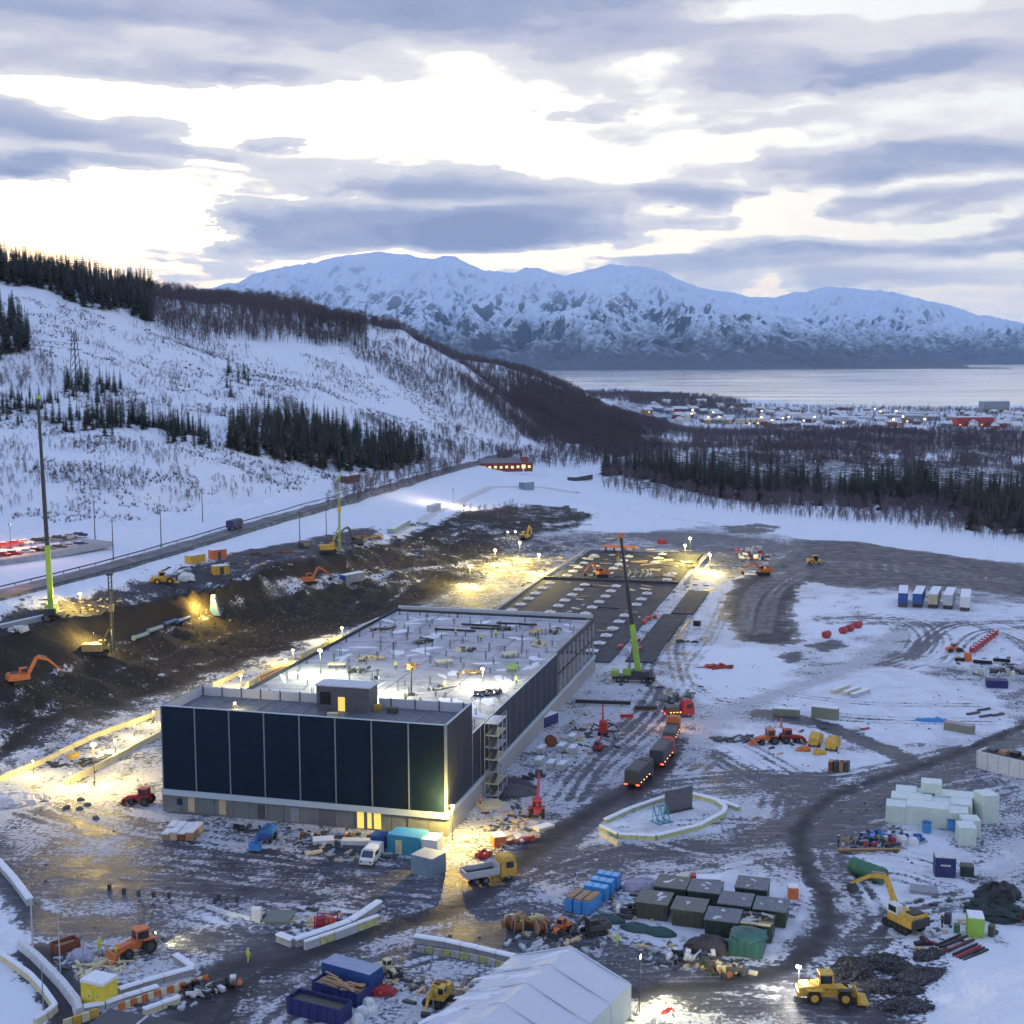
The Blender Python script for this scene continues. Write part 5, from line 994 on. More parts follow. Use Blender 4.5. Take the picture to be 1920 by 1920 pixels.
scrap('beam_pile', 'brown and orange formwork pile beside the dark arched excavator', P(690, 1010), 28, 9, 4, 24, [WOOD, RUST, WOODP], 1.2, 10, 'formwork')
scrap('steel_pile', 'grey steel frames stacked on the slope behind the terrace', P(765, 985), 35, 14, 4, 26, [GREY, STEEL, DGREY], 1.2, 12, 'frames', 1.0)
box_unit('tool_box', 'dark box by the pole below the road', 'box', EDGE(569, 1026, 580, 1024), 2, 1.8, DGREY)
box_unit('container', 'blue container with white end in the muddy cut', 'container', EDGE(647, 1092, 683, 1087), 2.5, 2.5, BLUE, .1, ribs=7)
box_unit('site_cabin', 'pale grey hut beside the lit site track', 'cabin', EDGE(811, 960, 827, 957), 2.5, 3, LGREY, .2)
box_unit('container', 'grey container row end beside the site track', 'container', EDGE(739, 1000, 770, 988), 2.5, 2.4, BLUEGREY, .15, ribs=5)
t = T('tarpaulin', 'blue and white tarpaulin standing up in the lit pit', 'tarpaulin', P(402, 1150), -20); MB().prism([(-1.5, 0), (1.6, 0), (.4, 4.2), (-.8, 4.6)], -.4, .4).build('sheet', BLUE, t); MB().prism([(-.9, 3.6), (.2, 3.6), (.1, 5.3), (-.7, 5.2)], -.45, .45).build('white_top', WHITE, t)
for k, (u, v) in enumerate([(262, 1192), (290, 1178), (318, 1166), (342, 1160)]):
    MB().tube((-2.6, 0, .55), (2.6, 0, .55), .5, 10).tube((-2.75, 0, .55), (-2.5, 0, .55), .62, 10).build('drain_pipe', BLUEGREY if k < 2 else BLUE, None, P(u, v), R(YAW(255, 1195, 340, 1160))); o = bpy.context.scene.objects[-1]
    tag(o, 'blue drain pipe lying along the top of the earth bench', 'pipe', 'drain pipes on the earth bench')
box_unit('timber_wall', 'low white site wall with blue tarpaulin below the tall green crane', 'wall', EDGE(2, 1172, 118, 1152), .8, 1.2, LGREY, .2)
scrap('pallet_stack', 'pale crates on the terrace in front of the low white wall', P(30, 1178), 12, 5, 3, 14, [WHITE, LGREY, BLUE], 1.4, 31, 'crates')
# ---- containers and cabins close to the hall
box_unit('container', 'teal site container with pale roof in front of the hall corner', 'container', EDGE(722, 1598, 782, 1606), 3.4, 2.7, TEAL, .08, ribs=9, door=(-1.2, -.2, CREAM), capm=SKYB)
box_unit('container', 'small blue container beside the white van', 'container', EDGE(690, 1592, 716, 1594), 2.4, 2.1, BLUE, None, ribs=4)
box_unit('container', 'grey blue container casting a long shadow from the corner lamp', 'container', EDGE(766, 1636, 806, 1646), 3.2, 2.6, BLUEGREY, .08, ribs=6, capm=LGREY)
box_unit('container', 'white topped container between the teal and the grey blue ones', 'container', EDGE(783, 1603, 815, 1606), 3.0, 2.3, WHITE, .1)
e = EDGE(298, 1571, 358, 1574); t = T('timber_stack', 'stack of timber with snow on top in front of the boarded openings', 'timber', *e[:2])
for i in range(4):
    for j in range(2): zt = random.uniform(.9, 1.3); o = bx(-e[2] / 2 + i * e[2] / 4 + .06, -e[2] / 2 + (i + 1) * e[2] / 4 - .06, j * 2.3, j * 2.3 + 2.15, .12, zt).build('timber_bundle', [WOOD, WOODP, RUST][(i + j) % 3], t); MB().box(-e[2] / 2 + i * e[2] / 4 + .03, -e[2] / 2 + (i + 1) * e[2] / 4 - .03, j * 2.3 - .05, j * 2.3 + 2.2, zt + .002, zt + .2, tx=.9).build('snow_cap', SNOW, o)
for j in range(3): bx(-e[2] / 2, e[2] / 2, .3 + j * 1.8, .5 + j * 1.8, 0, .12).build('bearer', WOOD, t)
box_unit('slab', 'white plank bundle lying in front of the hall', 'bundle', EDGE(582, 1582, 622, 1580), 2.0, .5, LGREY, .1)
box_unit('slab', 'white and red plank bundle next to the blue container', 'bundle', EDGE(634, 1582, 688, 1584), 1.6, .6, WHITE, None, ribs=3)
box_unit('plank', 'single yellow plank box on the wet ground', 'plank', EDGE(570, 1602, 601, 1596), .6, .35, CREAM)
scrap('rubble_row', 'dark timber and steel scrap along the front wall of the hall', P(650, 1566), -8, 14, 2, 30, [DGREY, WOOD, RUST, LGREY], .7, 14)
scrap('steel_scrap', 'dark scrap between the timber stack and the blue boom lift', P(465, 1555), -8, 4, 2, 12, [DGREY, BLACK, GREEN], .8, 15)
box_unit('crate', 'orange crate behind the tipper lorry', 'crate', EDGE(922, 1590, 945, 1588), 2.0, 1.5, ORG, .1)
heap('tarpaulin_heap', 'red tarpaulin bundle by the cab of the tipper lorry', P(903, 1606), .9, .8, .9, RED, seed=6)
scrap('pallet_stack', 'pale pallets and rubbish behind the orange crate', P(965, 1578), 30, 7, 2.5, 22, [LGREY, WOODP, WHITE, RED], .7, 16, 'pallets')
box_unit('plank_stack', 'stack of yellow planks by the side wall of the hall', 'planks', EDGE(904, 1520, 945, 1513), 3.0, .5, CREAM, None, ribs=8)
box_unit('panel', 'pale yellow panel lying in front of the red telehandler', 'panel', EDGE(1006, 1560, 1036, 1552), 1.6, .35, CREAM, .06)
# scaffold stair tower on the side wall
t = T('scaffold_tower', 'grey scaffold stair tower on the long side wall of the hall', 'scaffold', onroof(1.6, 21, 0), BYAW)
for x in (-1.1, 1.1):
    for y in (-2.6, 0, 2.6): MB().tube((x, y, 0), (x, y, 12.8), .06, 6).build('standard', LGREY, t)
for k in range(7):
    z = .3 + k * 1.95; bx(-1.1, 1.1, -2.6, 2.6, z, z + .08).build('platform', CREAM if k % 2 else LGREY, t)
    if k < 6: MB().bar((0, -2.2, z), (0, 2.2, z + 1.95), .7, .12).build('stair_flight', STEEL, t)
    MB().bar((1.1, -2.6, z + 1), (1.1, 2.6, z + 1), .05).bar((1.1, -2.6, z + .5), (1.1, 2.6, z + .5), .05).build('guard_rail', LGREY, t)
# blocks on pallets
blk = 0
for k, (u, v) in enumerate([(1050, 1408), (1071, 1412), (1008, 1434), (1030, 1440), (1051, 1443), (1070, 1390), (1012, 1412)]):
    p = P(u, v); t = T('pallet', 'white wrapped block pallet beside the side wall of the hall', 'pallet', p, 72, 'white pallets beside the hall'); bx(-1.2, 1.2, -.55, .55, .15, 1.1).build('wrapped_load', LGREY, t); bx(-1.22, 1.22, -.57, .57, 1.1, 1.24).build('snow_cap', SNOW, t); bx(-1.2, 1.2, -.5, .5, 0, .14).build('pallet_base', WOOD, t)
t = T('cable_drum', 'rusty orange drum standing between the white pallets', 'drum', P(1030, 1400), 20); MB().tube((0, -.5, 1.0), (0, .5, 1.0), .7, 14).build('core', ORG, t)
for y in (-.55, .55): MB().tube((0, y - .06, 1.0), (0, y + .06, 1.0), 1.0, 16).build('flange', RUST, t)
box_unit('container', 'dark blue box against the side wall of the hall', 'box', EDGE(1018, 1366, 1044, 1356), 2.0, 2.0, NAVY, .1)
scrap('dark_scrap', 'black tarpaulin covered scrap beside the white pallets', P(1000, 1458), 40, 4, 2, 12, [BLACK, DGREY], .7, 17)
# red spider crane with outriggers and the steel beams
t = T('spider_crane', 'red spider crane with spread black legs near the steel beams', 'crane', P(1128, 1378), 80)
bx(-1.6, 1.6, -.8, .8, .7, 1.6).build('body', RED, t); bx(-.6, 1.0, -.7, .7, 1.6, 2.5).build('winch_house', RED, t); track(t, -.7, 2.8, .6, .35); track(t, .7, 2.8, .6, .35)
for x, y in ((3, 2.6), (3, -2.6), (-3, 2.6), (-3, -2.6)): MB().bar((x * .35, y * .25, 1.1), (x * .75, y * .75, 1.3), .22).bar((x * .75, y * .75, 1.3), (x, y, .05), .18).box(x - .25, x + .25, y - .25, y + .25, 0, .08).build('leg', DSTEEL, t)
MB().bar((-.4, 0, 2.4), (4.4, .6, 4.4), .4, .45, .28, .3).build('boom', RED, t)
t = T('spider_crane', 'small crimson lifting machine parked behind the red spider crane', 'crane', P(1118, 1408), 70, None, .7)
bx(-1.6, 1.6, -.8, .8, .7, 1.7).build('body', PINK, t); track(t, -.7, 3, .7, .4); track(t, .7, 3, .7, .4); MB().bar((-.4, 0, 1.6), (3.4, 0, 2.8), .4).build('boom', PINK, t); bx(-1.5, -.3, -.6, .6, 1.7, 2.6).build('engine_cover', DGREY, t)
def ibeam(name, label, e, h=.7, m=DSTEEL, lift=.35, group=None):
    loc, yaw, L_ = e; t = T(name, label, 'beam', loc, yaw, group); MB().box(-L_ / 2, L_ / 2, -.25, .25, lift, lift + .08).box(-L_ / 2, L_ / 2, -.04, .04, lift + .08, lift + h - .08).box(-L_ / 2, L_ / 2, -.25, .25, lift + h - .08, lift + h).build('beam', m, t)
    for x in (-L_ / 3, L_ / 3): bx(x - .15, x + .15, -.4, .4, 0, lift).build('trestle', WOOD, t)
    return t
ibeam('steel_beam', 'long dark steel beam lying behind the red spider crane', EDGE(1076, 1322, 1180, 1326)); ibeam('steel_beam', 'short dark steel beam next to the red lorry', EDGE(1187, 1336, 1229, 1336), .8)
ibeam('steel_beam', 'red painted steel beam beside the red spider crane', EDGE(1160, 1350, 1184, 1350), .6, RED)
heap('gravel_heap', 'flat dark tarpaulin over gravel by the side wall of the hall', P(955, 1482), 5.0, 3.0, .45, DGREY, BYAW, 19, 'tarpaulin', .12)
# ---- island with precast wall panel
barrier_row('kerb_barrier', 'pale green and yellow barrier ring round the snowy island', [(1122, 1556), (1155, 1572), (1225, 1576), (1304, 1557), (1352, 1532), (1356, 1521), (1337, 1508), (1295, 1497)], .6, .9, paint('pale_lime', (.50, .55, .22)), SNOW, 3.2, .8)
barrier_row('kerb_barrier', 'pale barrier along the back of the snowy island', [(1130, 1544), (1180, 1522), (1240, 1502), (1295, 1496), (1340, 1508), (1383, 1523)], .55, .8, paint('pale_lime2', (.42, .48, .25)), SNOW, 3.2, .8)
barrier_row('kerb_barrier', 'short yellow barrier set apart at the pointed tip of the island', [(1122, 1566), (1156, 1588)], .6, .7, CREAM, None, 2.4)
e = EDGE(1243, 1528, 1293, 1517); t = T('precast_panel', 'dark grey precast wall panel standing on the snowy island', 'panel', *e[:2]); bx(-e[2] / 2, e[2] / 2, -.15, .15, .1, 3.5).build('slab', CONCD, t); bx(-e[2] / 2, e[2] / 2, -.5, .5, 0, .12).build('foot', DSTEEL, t)
t = T('prop_frame', 'teal propping frame leaning against the precast panel', 'frame', P(1246, 1545), e[1])
for x in (-1.6, -.5, .6): MB().bar((x, -.2, 0), (x + .3, 1.6, 2.4), .14).bar((x, -.2, .1), (x, 2.0, .1), .12).bar((x, 1.4, .1), (x + .3, 1.6, 2.4), .1).build('prop', TEAL, t)
MB().bar((-1.8, .7, 1.2), (1.2, .7, 1.2), .1).bar((-1.8, -.2, .12), (1.0, -.2, .12), .14).build('tie', TEAL, t)
# ---- wrapped blue units, skips, tents in the compound
for k, (u, v) in enumerate([(u0 + j * 13.5 - i * 11, v0 + j * 2.6 + i * 11.5) for u0, v0, nj, ni in ((1122, 1662, 3, 3),) for j in range(nj) for i in range(ni)]):
    p = P(u, v); t = T('wrapped_unit', 'sky blue wrapped unit in the block beside the compound track', 'package', p, BYAW - 8, 'sky blue wrapped units'); bx(-.5, .5, -.75, .75, .1, 1.9).build('wrapping', SKYB, t); bx(-.5, .5, -.75, .75, 0, .1).build('pallet_base', WOOD, t); bx(-.42, .42, -.66, .66, 1.9, 1.96).build('top_sheet', paint('pale_blue', (.20, .48, .78), dirt=.1), t)
for k, (u, v) in enumerate([(1072, 1702), (1088, 1706), (1104, 1708)]):
    p = P(u, v); t = T('wrapped_unit', 'longer sky blue unit with brown timber on top', 'package', p, 60, 'sky blue units with timber on top'); bx(-1.8, 1.8, -.5, .5, .1, 1.7).build('wrapping', SKYB, t); bx(-1.5, 1.6, -.42, .45, 1.7, 1.95).build('timber', WOOD, t); bx(-1.8, 1.8, -.5, .5, 0, .1).build('pallet_base', DGREY, t)
CYW = BYAW - 2
SK = [('A', 1250, 1697, DGREEN, OLIVE), ('B', 1216, 1727, OLIVE, OLIVE), ('C', 1283, 1741, OLIVE, OLIVE), ('D', 1313, 1706, DGREEN, None), ('E', 1402, 1700, DGREEN, None), ('F', 1370, 1731, DGREEN, None), ('G', 1346, 1762, DGREEN, None), ('H', 1437, 1742, DGREEN, None), ('I', 1410, 1770, DGREEN, 'open'), ('J', 1392, 1800, paint('sea_green', (.02, .12, .11)), 'soft')]
LIDG = mat('lid_grey', (.13, .145, .155), rough=.7, var=.3, dirt=.5, dirtcol=(.4, .42, .45)); LIDO = mat('lid_olive', (.15, .15, .13), rough=.75, var=.3, dirt=.3, dirtcol=(.3, .3, .3))
names = {'A': 'dark skip with olive flat lid at the back of the compound', 'B': 'olive skip with plain lid beside the black hoses', 'C': 'olive skip with torn cover between the dark skips', 'D': 'dark green skip with white scratched lid', 'E': 'dark green lidded skip next to the orange crate', 'F': 'dark green lidded skip between the scratched lid and the open skip', 'G': 'dark green lidded skip beside the netting heap', 'H': 'dark green lidded skip beside the haul road', 'I': 'open dark skip full of debris with a pale rail', 'J': 'sea green tarpaulin covered skip at the front of the compound'}
for k, u, v, m, lid in SK:
    p = P(u, v); t = T('waste_skip', names[k], 'skip', p, CYW); w, d, h = 3.9, 3.9, 2.1
    MB().box(-w / 2, w / 2, 0, d, .1, h, tx=1.04, ty=1.04).build('body', m, t); bx(-w / 2 + .2, w / 2 - .2, .2, d - .2, 0, .1).build('skids', DSTEEL, t)
    rb = MB()
    for j in range(5): x = -w / 2 + .3 + j * (w - .6) / 4; rb.box(x - .06, x + .06, -.16, -.02, .3, h - .1)
    rb.build('ribs', m, t)
    if lid == 'open': scrapm = [WOOD, DGREY, LGREY]; [link('debris', bx(-.5, .5, -.1, .1, 0, .15).mesh('debris', scrapm[j % 3]), t, (random.uniform(-1.3, 1.3), random.uniform(.6, 3.3), h - .05 + j * .01), (0, random.uniform(-.2, .2), random.uniform(0, 3)), random.uniform(.8, 1.8)) for j in range(16)]; bx(-1.8, 1.8, -.15, .1, h + .1, h + .35).build('rail', CREAM, t); bx(-1.9, 1.9, .1, d, h - .2, h - .02).build('load', DGREY, t)
    elif lid == 'soft': MB().lump(2.2, 2.2, .7, 41, 20, 6, .15).build('tarpaulin', m, t, (0, d / 2, h - .1))
    else: MB().box(-w / 2 - .15, w / 2 + .15, -.15, d + .15, h + .002, h + .14).build('lid', LIDO if lid is OLIVE else LIDG, t); [MB().lump(random.uniform(.2, .8), random.uniform(.15, .5), .05, ord(k) + q_, 11, 3, .7).build('snow_patch', DSNOW, t, (random.uniform(-1.3, 1.3), random.uniform(.7, 3.2), h + .135), random.uniform(0, 3)) for q_ in range(random.randint(1, 4))]
heap('netting_heap', 'dark brown netting heap at the front of the compound', P(1322, 1784), 2.6, 2.2, 1.6, mat('netting', (.06, .05, .055), rough=.9, var=.5, scale=4), CYW, 21, jag=.2)
box_unit('crate', 'orange crate at the corner of the compound', 'crate', EDGE(1473, 1690, 1492, 1691), 1.4, 1.5, ORG, .12, capm=SNOW)
heap('tarpaulin_heap', 'mauve grey tarpaulin behind the skips', P(1198, 1668), 2.6, 1.5, 1.4, mat('mauve_sheet', (.36, .34, .42), rough=.6), 0, 23, jag=.2)
box_unit('long_crate', 'grey long crate with red end behind the skips', 'crate', EDGE(1300, 1664, 1346, 1667), 1.6, 1.0, GREY, .1); box_unit('long_crate', 'red crate end next to the grey long crate', 'crate', EDGE(1288, 1662, 1298, 1663), 1.2, 1.3, RED); box_unit('long_crate', 'cream planks beside the red crate end', 'planks', EDGE(1262, 1656, 1286, 1657), 1.2, .7, CREAM)
for u, v in [(1135, 1728), (1188, 1745), (1230, 1753)]:
    tag(MB().lump(2.2, 1.0, .8, u, 16, 6, .2).build('sack_row', mat('green_sack', (.025, .075, .07), rough=.6), None, P(u, v), R(CYW)), 'dark green tarpaulin roll lying at the compound edge', 'tarpaulin', 'green tarpaulin rolls')
scrap('scrap_heap', 'black and white scrap metal heap in front of the netting', P(1292, 1805), -12, 5, 2.2, 34, [BLACK, WHITE, DGREY, STEEL], 1.1, 24)
scrap('scrap_heap', 'brown and green scrap heap at the compound front corner', P(1350, 1822), -12, 4.5, 2.2, 30, [OLIVE, WOOD, DGREY, CREAM], 1.0, 25)
scrap('scrap_heap', 'black hoses and frames beside the olive skip', P(1172, 1716), 30, 3.2, 2.2, 26, [BLACK, DGREY, WHITE], 1.1, 26)
t = T('crate', 'rusty barrel lying in front of the scrap heap', 'barrel', P(1358, 1838), 40); MB().tube((-.5, 0, .4), (.5, 0, .4), .38, 12).build('body', RUST, t); MB().tube((-.52, 0, .4), (-.48, 0, .4), .41, 12).tube((.48, 0, .4), (.52, 0, .4), .41, 12).build('hoop', DSTEEL, t)
box_unit('panel', 'small yellow panel lying on the lit ground', 'panel', EDGE(1396, 1830, 1412, 1833), .7, .25, CREAM)
for k, (u, v) in enumerate([(953, 1742), (968, 1750), (1008, 1752)]):
    t = T('cable_reel', 'wooden cable reel standing next to the workers in yellow', 'cable reel', P(u, v), 60 + 25 * k, 'cable reels'); MB().tube((0, -.45, .85), (0, .45, .85), .5, 12).build('core', RUST, t)
    for y in (-.5, .5): MB().tube((0, y - .05, .85), (0, y + .05, .85), .85, 16).build('flange', WOOD, t)
scrap('timber_pile', 'brown timber and yellow formwork pile behind the two workers', P(985, 1735), -8, 5, 2, 24, [WOOD, RUST, CREAM], 1.2, 27, 'timber')
# ---- blue container, skips, bags
box_unit('container', 'big blue shipping container with snow dusted roof by the bend', 'container', EDGE(597, 1842, 687, 1867), 2.5, 2.5, BLUE, .06, ribs=14, capm=paint('dusted_blue', (.30, .36, .50), dirt=.3, dirtcol=(.1, .16, .35)))
skip_bin('waste_skip', 'blue skip heaped with brown planks next to the big container', EDGE(578, 1864, 664, 1890), 2.3, 1.7, NAVY, 'planks', WOOD)
skip_bin('waste_skip', 'open navy blue skip with snow on its rim', EDGE(531, 1898, 630, 1924), 2.4, 1.9, NAVY, 'flat', OLIVE)
for k, (u, v) in enumerate([(684, 1884), (672, 1900), (690, 1898), (664, 1914)]):
    o = MB().lump(.75, .65, .95, 50 + k, 14, 6, .2).build('bulk_bag', WHITE, None, P(u, v)); tag(o, 'white bulk bag beside the blue skips', 'bag', 'white bulk bags')
heap('rag_heap', 'crimson tarpaulin bundle at the end of the big blue container', P(715, 1862), 1.2, .8, 1.0, RED, seed=29)
# ---- tent hall
za, zr = 3.6, 6.2
pl, pr, pr2 = Vector(U(957, 1792, za)), Vector(U(1175, 1847, za)), Vector(U(1097, 1918, za)); d = pr - pl; wt = d.length; tyaw = math.degrees(math.atan2(d.y, d.x)); ax_ = (pr2 - pr).normalized(); LT = 34.0
perp = Vector((-d.y, d.x, 0)).normalized(); perp = perp if perp.dot(ax_) > 0 else -perp
t = T('tent_hall', 'white ridged storage tent hall with snow streaks on its roof', 'tent', ((pl.x + pr.x) / 2, (pl.y + pr.y) / 2, 0), tyaw)
CANV = mat('white_canvas', (.62, .64, .69), rough=.55, var=.06, scale=.5, dirt=.12, dirtcol=(.45, .46, .52)); CANW = mat('canvas_wall', (.52, .60, .58), rough=.55, var=.08)
nb = 7; sgn = -1
for k in range(nb):
    y0, y1 = sgn * k * LT / nb, sgn * (k + 1) * LT / nb; ya, yb = min(y0, y1) + .05, max(y0, y1) - .05
    for s_ in (-1, 1):
        q = MB(); n_ = 6
        for j in range(n_):
            f0, f1 = j / n_, (j + 1) / n_; zz = lambda f: za + (zr - za) * (1 - f) - .12 * math.sin(f * math.pi)
            q.add([(s_ * wt / 2 * f0, ya, zz(f0)), (s_ * wt / 2 * f1, ya, zz(f1)), (s_ * wt / 2 * f1, yb, zz(f1)), (s_ * wt / 2 * f0, yb, zz(f0))], [(0, 1, 2, 3)])
        q.build('roof_panel', CANV, t); bx(s_ * wt / 2 - .05, s_ * wt / 2 + .05, ya, yb, 0, za).build('wall_panel', CANW, t)
    fr = MB()
    for s_ in (-1, 1): fr.bar((0, y0, zr + .03), (s_ * wt / 2, y0, za + .03), .16, .14).bar((s_ * (wt / 2 + .03), y0, 0), (s_ * (wt / 2 + .03), y0, za), .16)
    fr.build('frame_arch', CANV, t)
MB().prism([(-wt / 2, 0), (wt / 2, 0), (wt / 2, za), (0, zr), (-wt / 2, za)], -.02, .06).build('gable', CANW, t)
sm_ = MB().lump(1.6, .5, .12, 3, 16, 4, .5).mesh('snow_patch', SNOW)
for k in range(26):
    f = random.uniform(.15, .95); y = sgn * random.uniform(1, LT - 1); sl_ = math.atan2(zr - za, wt / 2); link('snow_patch', sm_, t, (-wt / 2 * f, y, za + (zr - za) * (1 - f) - .05), (0, -sl_, random.gauss(0, .2)), random.uniform(.5, 1.4))
t = floodlight('yellow floodlight on a pole at the corner of the tent hall', P(1192, 1899), 6.2, 5500, (1, .90, .42), aim=P(1330, 1915), spot=150, size=.3)
heap('snow_heap', 'lit snow heap with rubbish beside the wall of the tent hall', P(1262, 1922), 3.0, 1.6, .8, DSNOW, 0, 33, jag=.3); heap('tarpaulin_heap', 'red plastic bag on the snow heap by the tent', P(1247, 1908), .5, .4, .9, RED, 0, 34)
# site office roof, bottom left
t = T('site_office', 'dark flat roofed site office with a pale roof seam', 'cabin', (*U(200, 1889, 3.0)[:2], 0), YAW(200, 1889, 352, 1917)); bx(0, 11, -9, 0, 0, 2.8).build('body', DGREY, t); bx(-.3, 11.3, -9.3, .3, 2.81, 3.0).build('roof', mat('roof_felt', (.035, .045, .065), rough=.6, var=.3, dirt=.3, dirtcol=(.12, .13, .15)), t); bx(4.2, 4.5, -9.2, .2, 3.0, 3.06).build('roof_seam', LGREY, t); bx(2, 4, -.02, .05, 1, 2.2).build('window', GLASS, t)
# ---- left foreground
e = EDGE(146, 1878, 187, 1888); box_unit('electrical_cabinet', 'bright yellow electrical cabinet with snow on its roof', 'cabinet', e, 2.4, 2.6, paint('signal_yellow', (.85, .68, .01), dirt=.1), .32, over=.05, door=(-.9, .2, paint('signal_yellow', (.85, .68, .01))))
o = [c for c in SC.objects if c.get('label') == 'bright yellow electrical cabinet with snow on its roof'][0]
MB().box(-.45, -.2, -.085, -.07, 1.1, 1.45).box(.65, .85, -.03, -.005, 1.2, 1.5).build('warning_sign', WHITE, o); MB().box(-.40, -.25, -.1, -.09, 1.18, 1.36).box(.69, .81, -.045, -.031, 1.26, 1.44).build('warning_symbol', BLACK, o)
skip_bin('waste_skip', 'rusty orange skip beside the lilac tarpaulin', EDGE(100, 1786, 146, 1772), 1.8, 1.1, RUST, 'flat', WOOD)
heap('tarpaulin_heap', 'lilac grey tarpaulin between the poles', P(146, 1792), 1.2, .9, 1.3, mat('lilac_sheet', (.38, .38, .50), rough=.6), 0, 36, jag=.2)
scrap('plank_pile', 'loose planks on the ground beside the workers in yellow', P(185, 1806), 12, 6, 2, 16, [WOODP, CREAM, DGREY], .35, 37, 'planks', 1.2)
pole('lamp_post', 'tall pale lamp post at the snowy bank by the road', P(56, 1779), 6.6, .13, LGREY, None); pole('pole', 'thin white pole beside the rusty skip', P(107, 1817), 6.4, .08); pole('pole', 'thin white pole by the lilac tarpaulin', P(152, 1828), 4.6, .07, BLUEGREY); pole('pole', 'thin blue grey pole between the two snow banks', P(75, 1898), 5.6, .08, BLUEGREY)
SBK = mat('snow_bank', (.66, .67, .70), rough=.85, var=.2, dirt=.4, dirtcol=(.3, .29, .28), bump=.06)
barrier_row('snow_bank', 'long snow bank between the small road and the poles', [(33, 1768), (60, 1790), (84, 1814), (112, 1844), (138, 1878), (143, 1898)], .8, 1.2, SBK, None, 2.0, cat='snow bank')
barrier_row('concrete_barrier', 'lit concrete barrier bending round the small road', [(-10, 1788), (25, 1812), (52, 1832), (76, 1858), (98, 1890), (80, 1905), (58, 1918)], .8, .6, CREAM, SNOW, 2.4)  # cream colour stands in for yellowish light on the concrete
barrier_row('concrete_barrier', 'snow capped barrier along the dark trench by the lamp post', [(-8, 1616), (20, 1648), (52, 1692)], .9, .8, LGREY, SNOW, 2.6, 1.0)
barrier_row('concrete_barrier', 'snow capped barrier with a bent end beside the yellow cabinet', [(216, 1862), (260, 1848), (300, 1837), (357, 1822), (340, 1808), (323, 1797)], .8, .7, CONC, SNOW, 2.6, .9); barrier_row('concrete_barrier', 'double snow capped barrier just behind the striped one', [(150, 1893), (190, 1886), (225, 1874), (290, 1855)], .7, .7, LGREY, SNOW, 2.6, .9)
barrier_row('striped_barrier', 'yellow and orange striped barrier beside the site office', [(216, 1890), (270, 1871), (330, 1852), (384, 1836)], .8, .45, CREAM, None, .7, stripe=ORG); barrier_row('striped_barrier', 'short yellow striped barrier just in front of the yellow cabinet', [(112, 1922), (145, 1911), (178, 1899)], .9, .5, YEL, None, .9, stripe=CREAM)
barrier_row('concrete_barrier', 'pale lit barrier in front of the striped barrier', [(262, 1898), (330, 1874)], .6, .8, CREAM, SNOW, 2.2)  # segments in plain cream with snow caps
scrap('rag_heap', 'black and white tarpaulin heap by the worker in orange', P(392, 1852), 20, 5, 2.4, 26, [BLACK, WHITE, DGREY], 1.0, 39, 'heap')
barrier_row('concrete_barrier', 'broad snow capped barrier with yellow marks facing the haul road', [(516, 1760), (545, 1772), (600, 1754), (650, 1737), (706, 1700)], .9, 1.0, CONC, SNOW, 2.8, 1.1); barrier_row('concrete_barrier', 'yellow and red marked barrier nearest the dark haul road', [(565, 1778), (620, 1760), (664, 1744), (704, 1729)], 1.0, .5, paint('pale_yellow', (.60, .58, .24)), SNOW, 2.4, .6, stripe=LGREY)
barrier_row('concrete_barrier', 'snow capped barrier row behind the tent hall', [(772, 1765), (830, 1774), (890, 1788), (960, 1805)], .8, .8, CONC, SNOW, 2.8, 1.0); barrier_row('striped_barrier', 'yellow marked barrier row in front of the snow capped one', [(776, 1782), (840, 1792), (910, 1806), (940, 1816)], .7, .5, paint('moss_yellow', (.38, .38, .12)), None, 1.2, stripe=CONC)
barrier_row('snow_edge', 'low snow edge running to the white block', [(382, 1698), (420, 1710), (466, 1722)], .4, .5, SBK, None, 2.4, cat='snow bank')
box_unit('block', 'white upright block at the end of the snow edge', 'block', EDGE(466, 1726, 482, 1727), .8, 1.7, WHITE, .1); box_unit('slab', 'grey green concrete slab lying in the snow', 'slab', EDGE(486, 1728, 534, 1731), 3.6, .35, mat('green_concrete', (.16, .19, .17), rough=.8, var=.2))
t = T('wire_cage', 'crimson steel cage with an orange drum inside', 'cage', P(606, 1736), -10)
for x in (-1.3, -.45, .45, 1.3):
    for y in (-.6, .6): bx(x - .06, x + .06, y - .06, y + .06, 0, 1.5).build('upright', PINK, t)
for z in (.1, .75, 1.45): MB().box(-1.35, 1.35, -.66, -.54, z - .05, z + .05).box(-1.35, 1.35, .54, .66, z - .05, z + .05).build('rail', PINK, t)
MB().tube((.55, 0, .05), (.55, 0, 1.4), .5, 12).build('drum', ORG, t); MB().box(-1.2, -.2, -.4, .4, .1, 1.2).build('crimson_load', PINK, t)
for k, (u, v) in enumerate([(200, 1662), (227, 1670), (255, 1674), (283, 1677), (312, 1679), (398, 1690), (405, 1684), (440, 1688)]):
    t = T('barrel', 'black barrel standing on the slushy ground in front of the hall', 'barrel', P(u, v), 0, 'black barrels in the yard'); MB().tube((0, 0, 0), (0, 0, .75), .27, 10).build('drum', DGREY, t); MB().tube((0, 0, .73), (0, 0, .78), .30, 10).build('rim', DGREY, t)
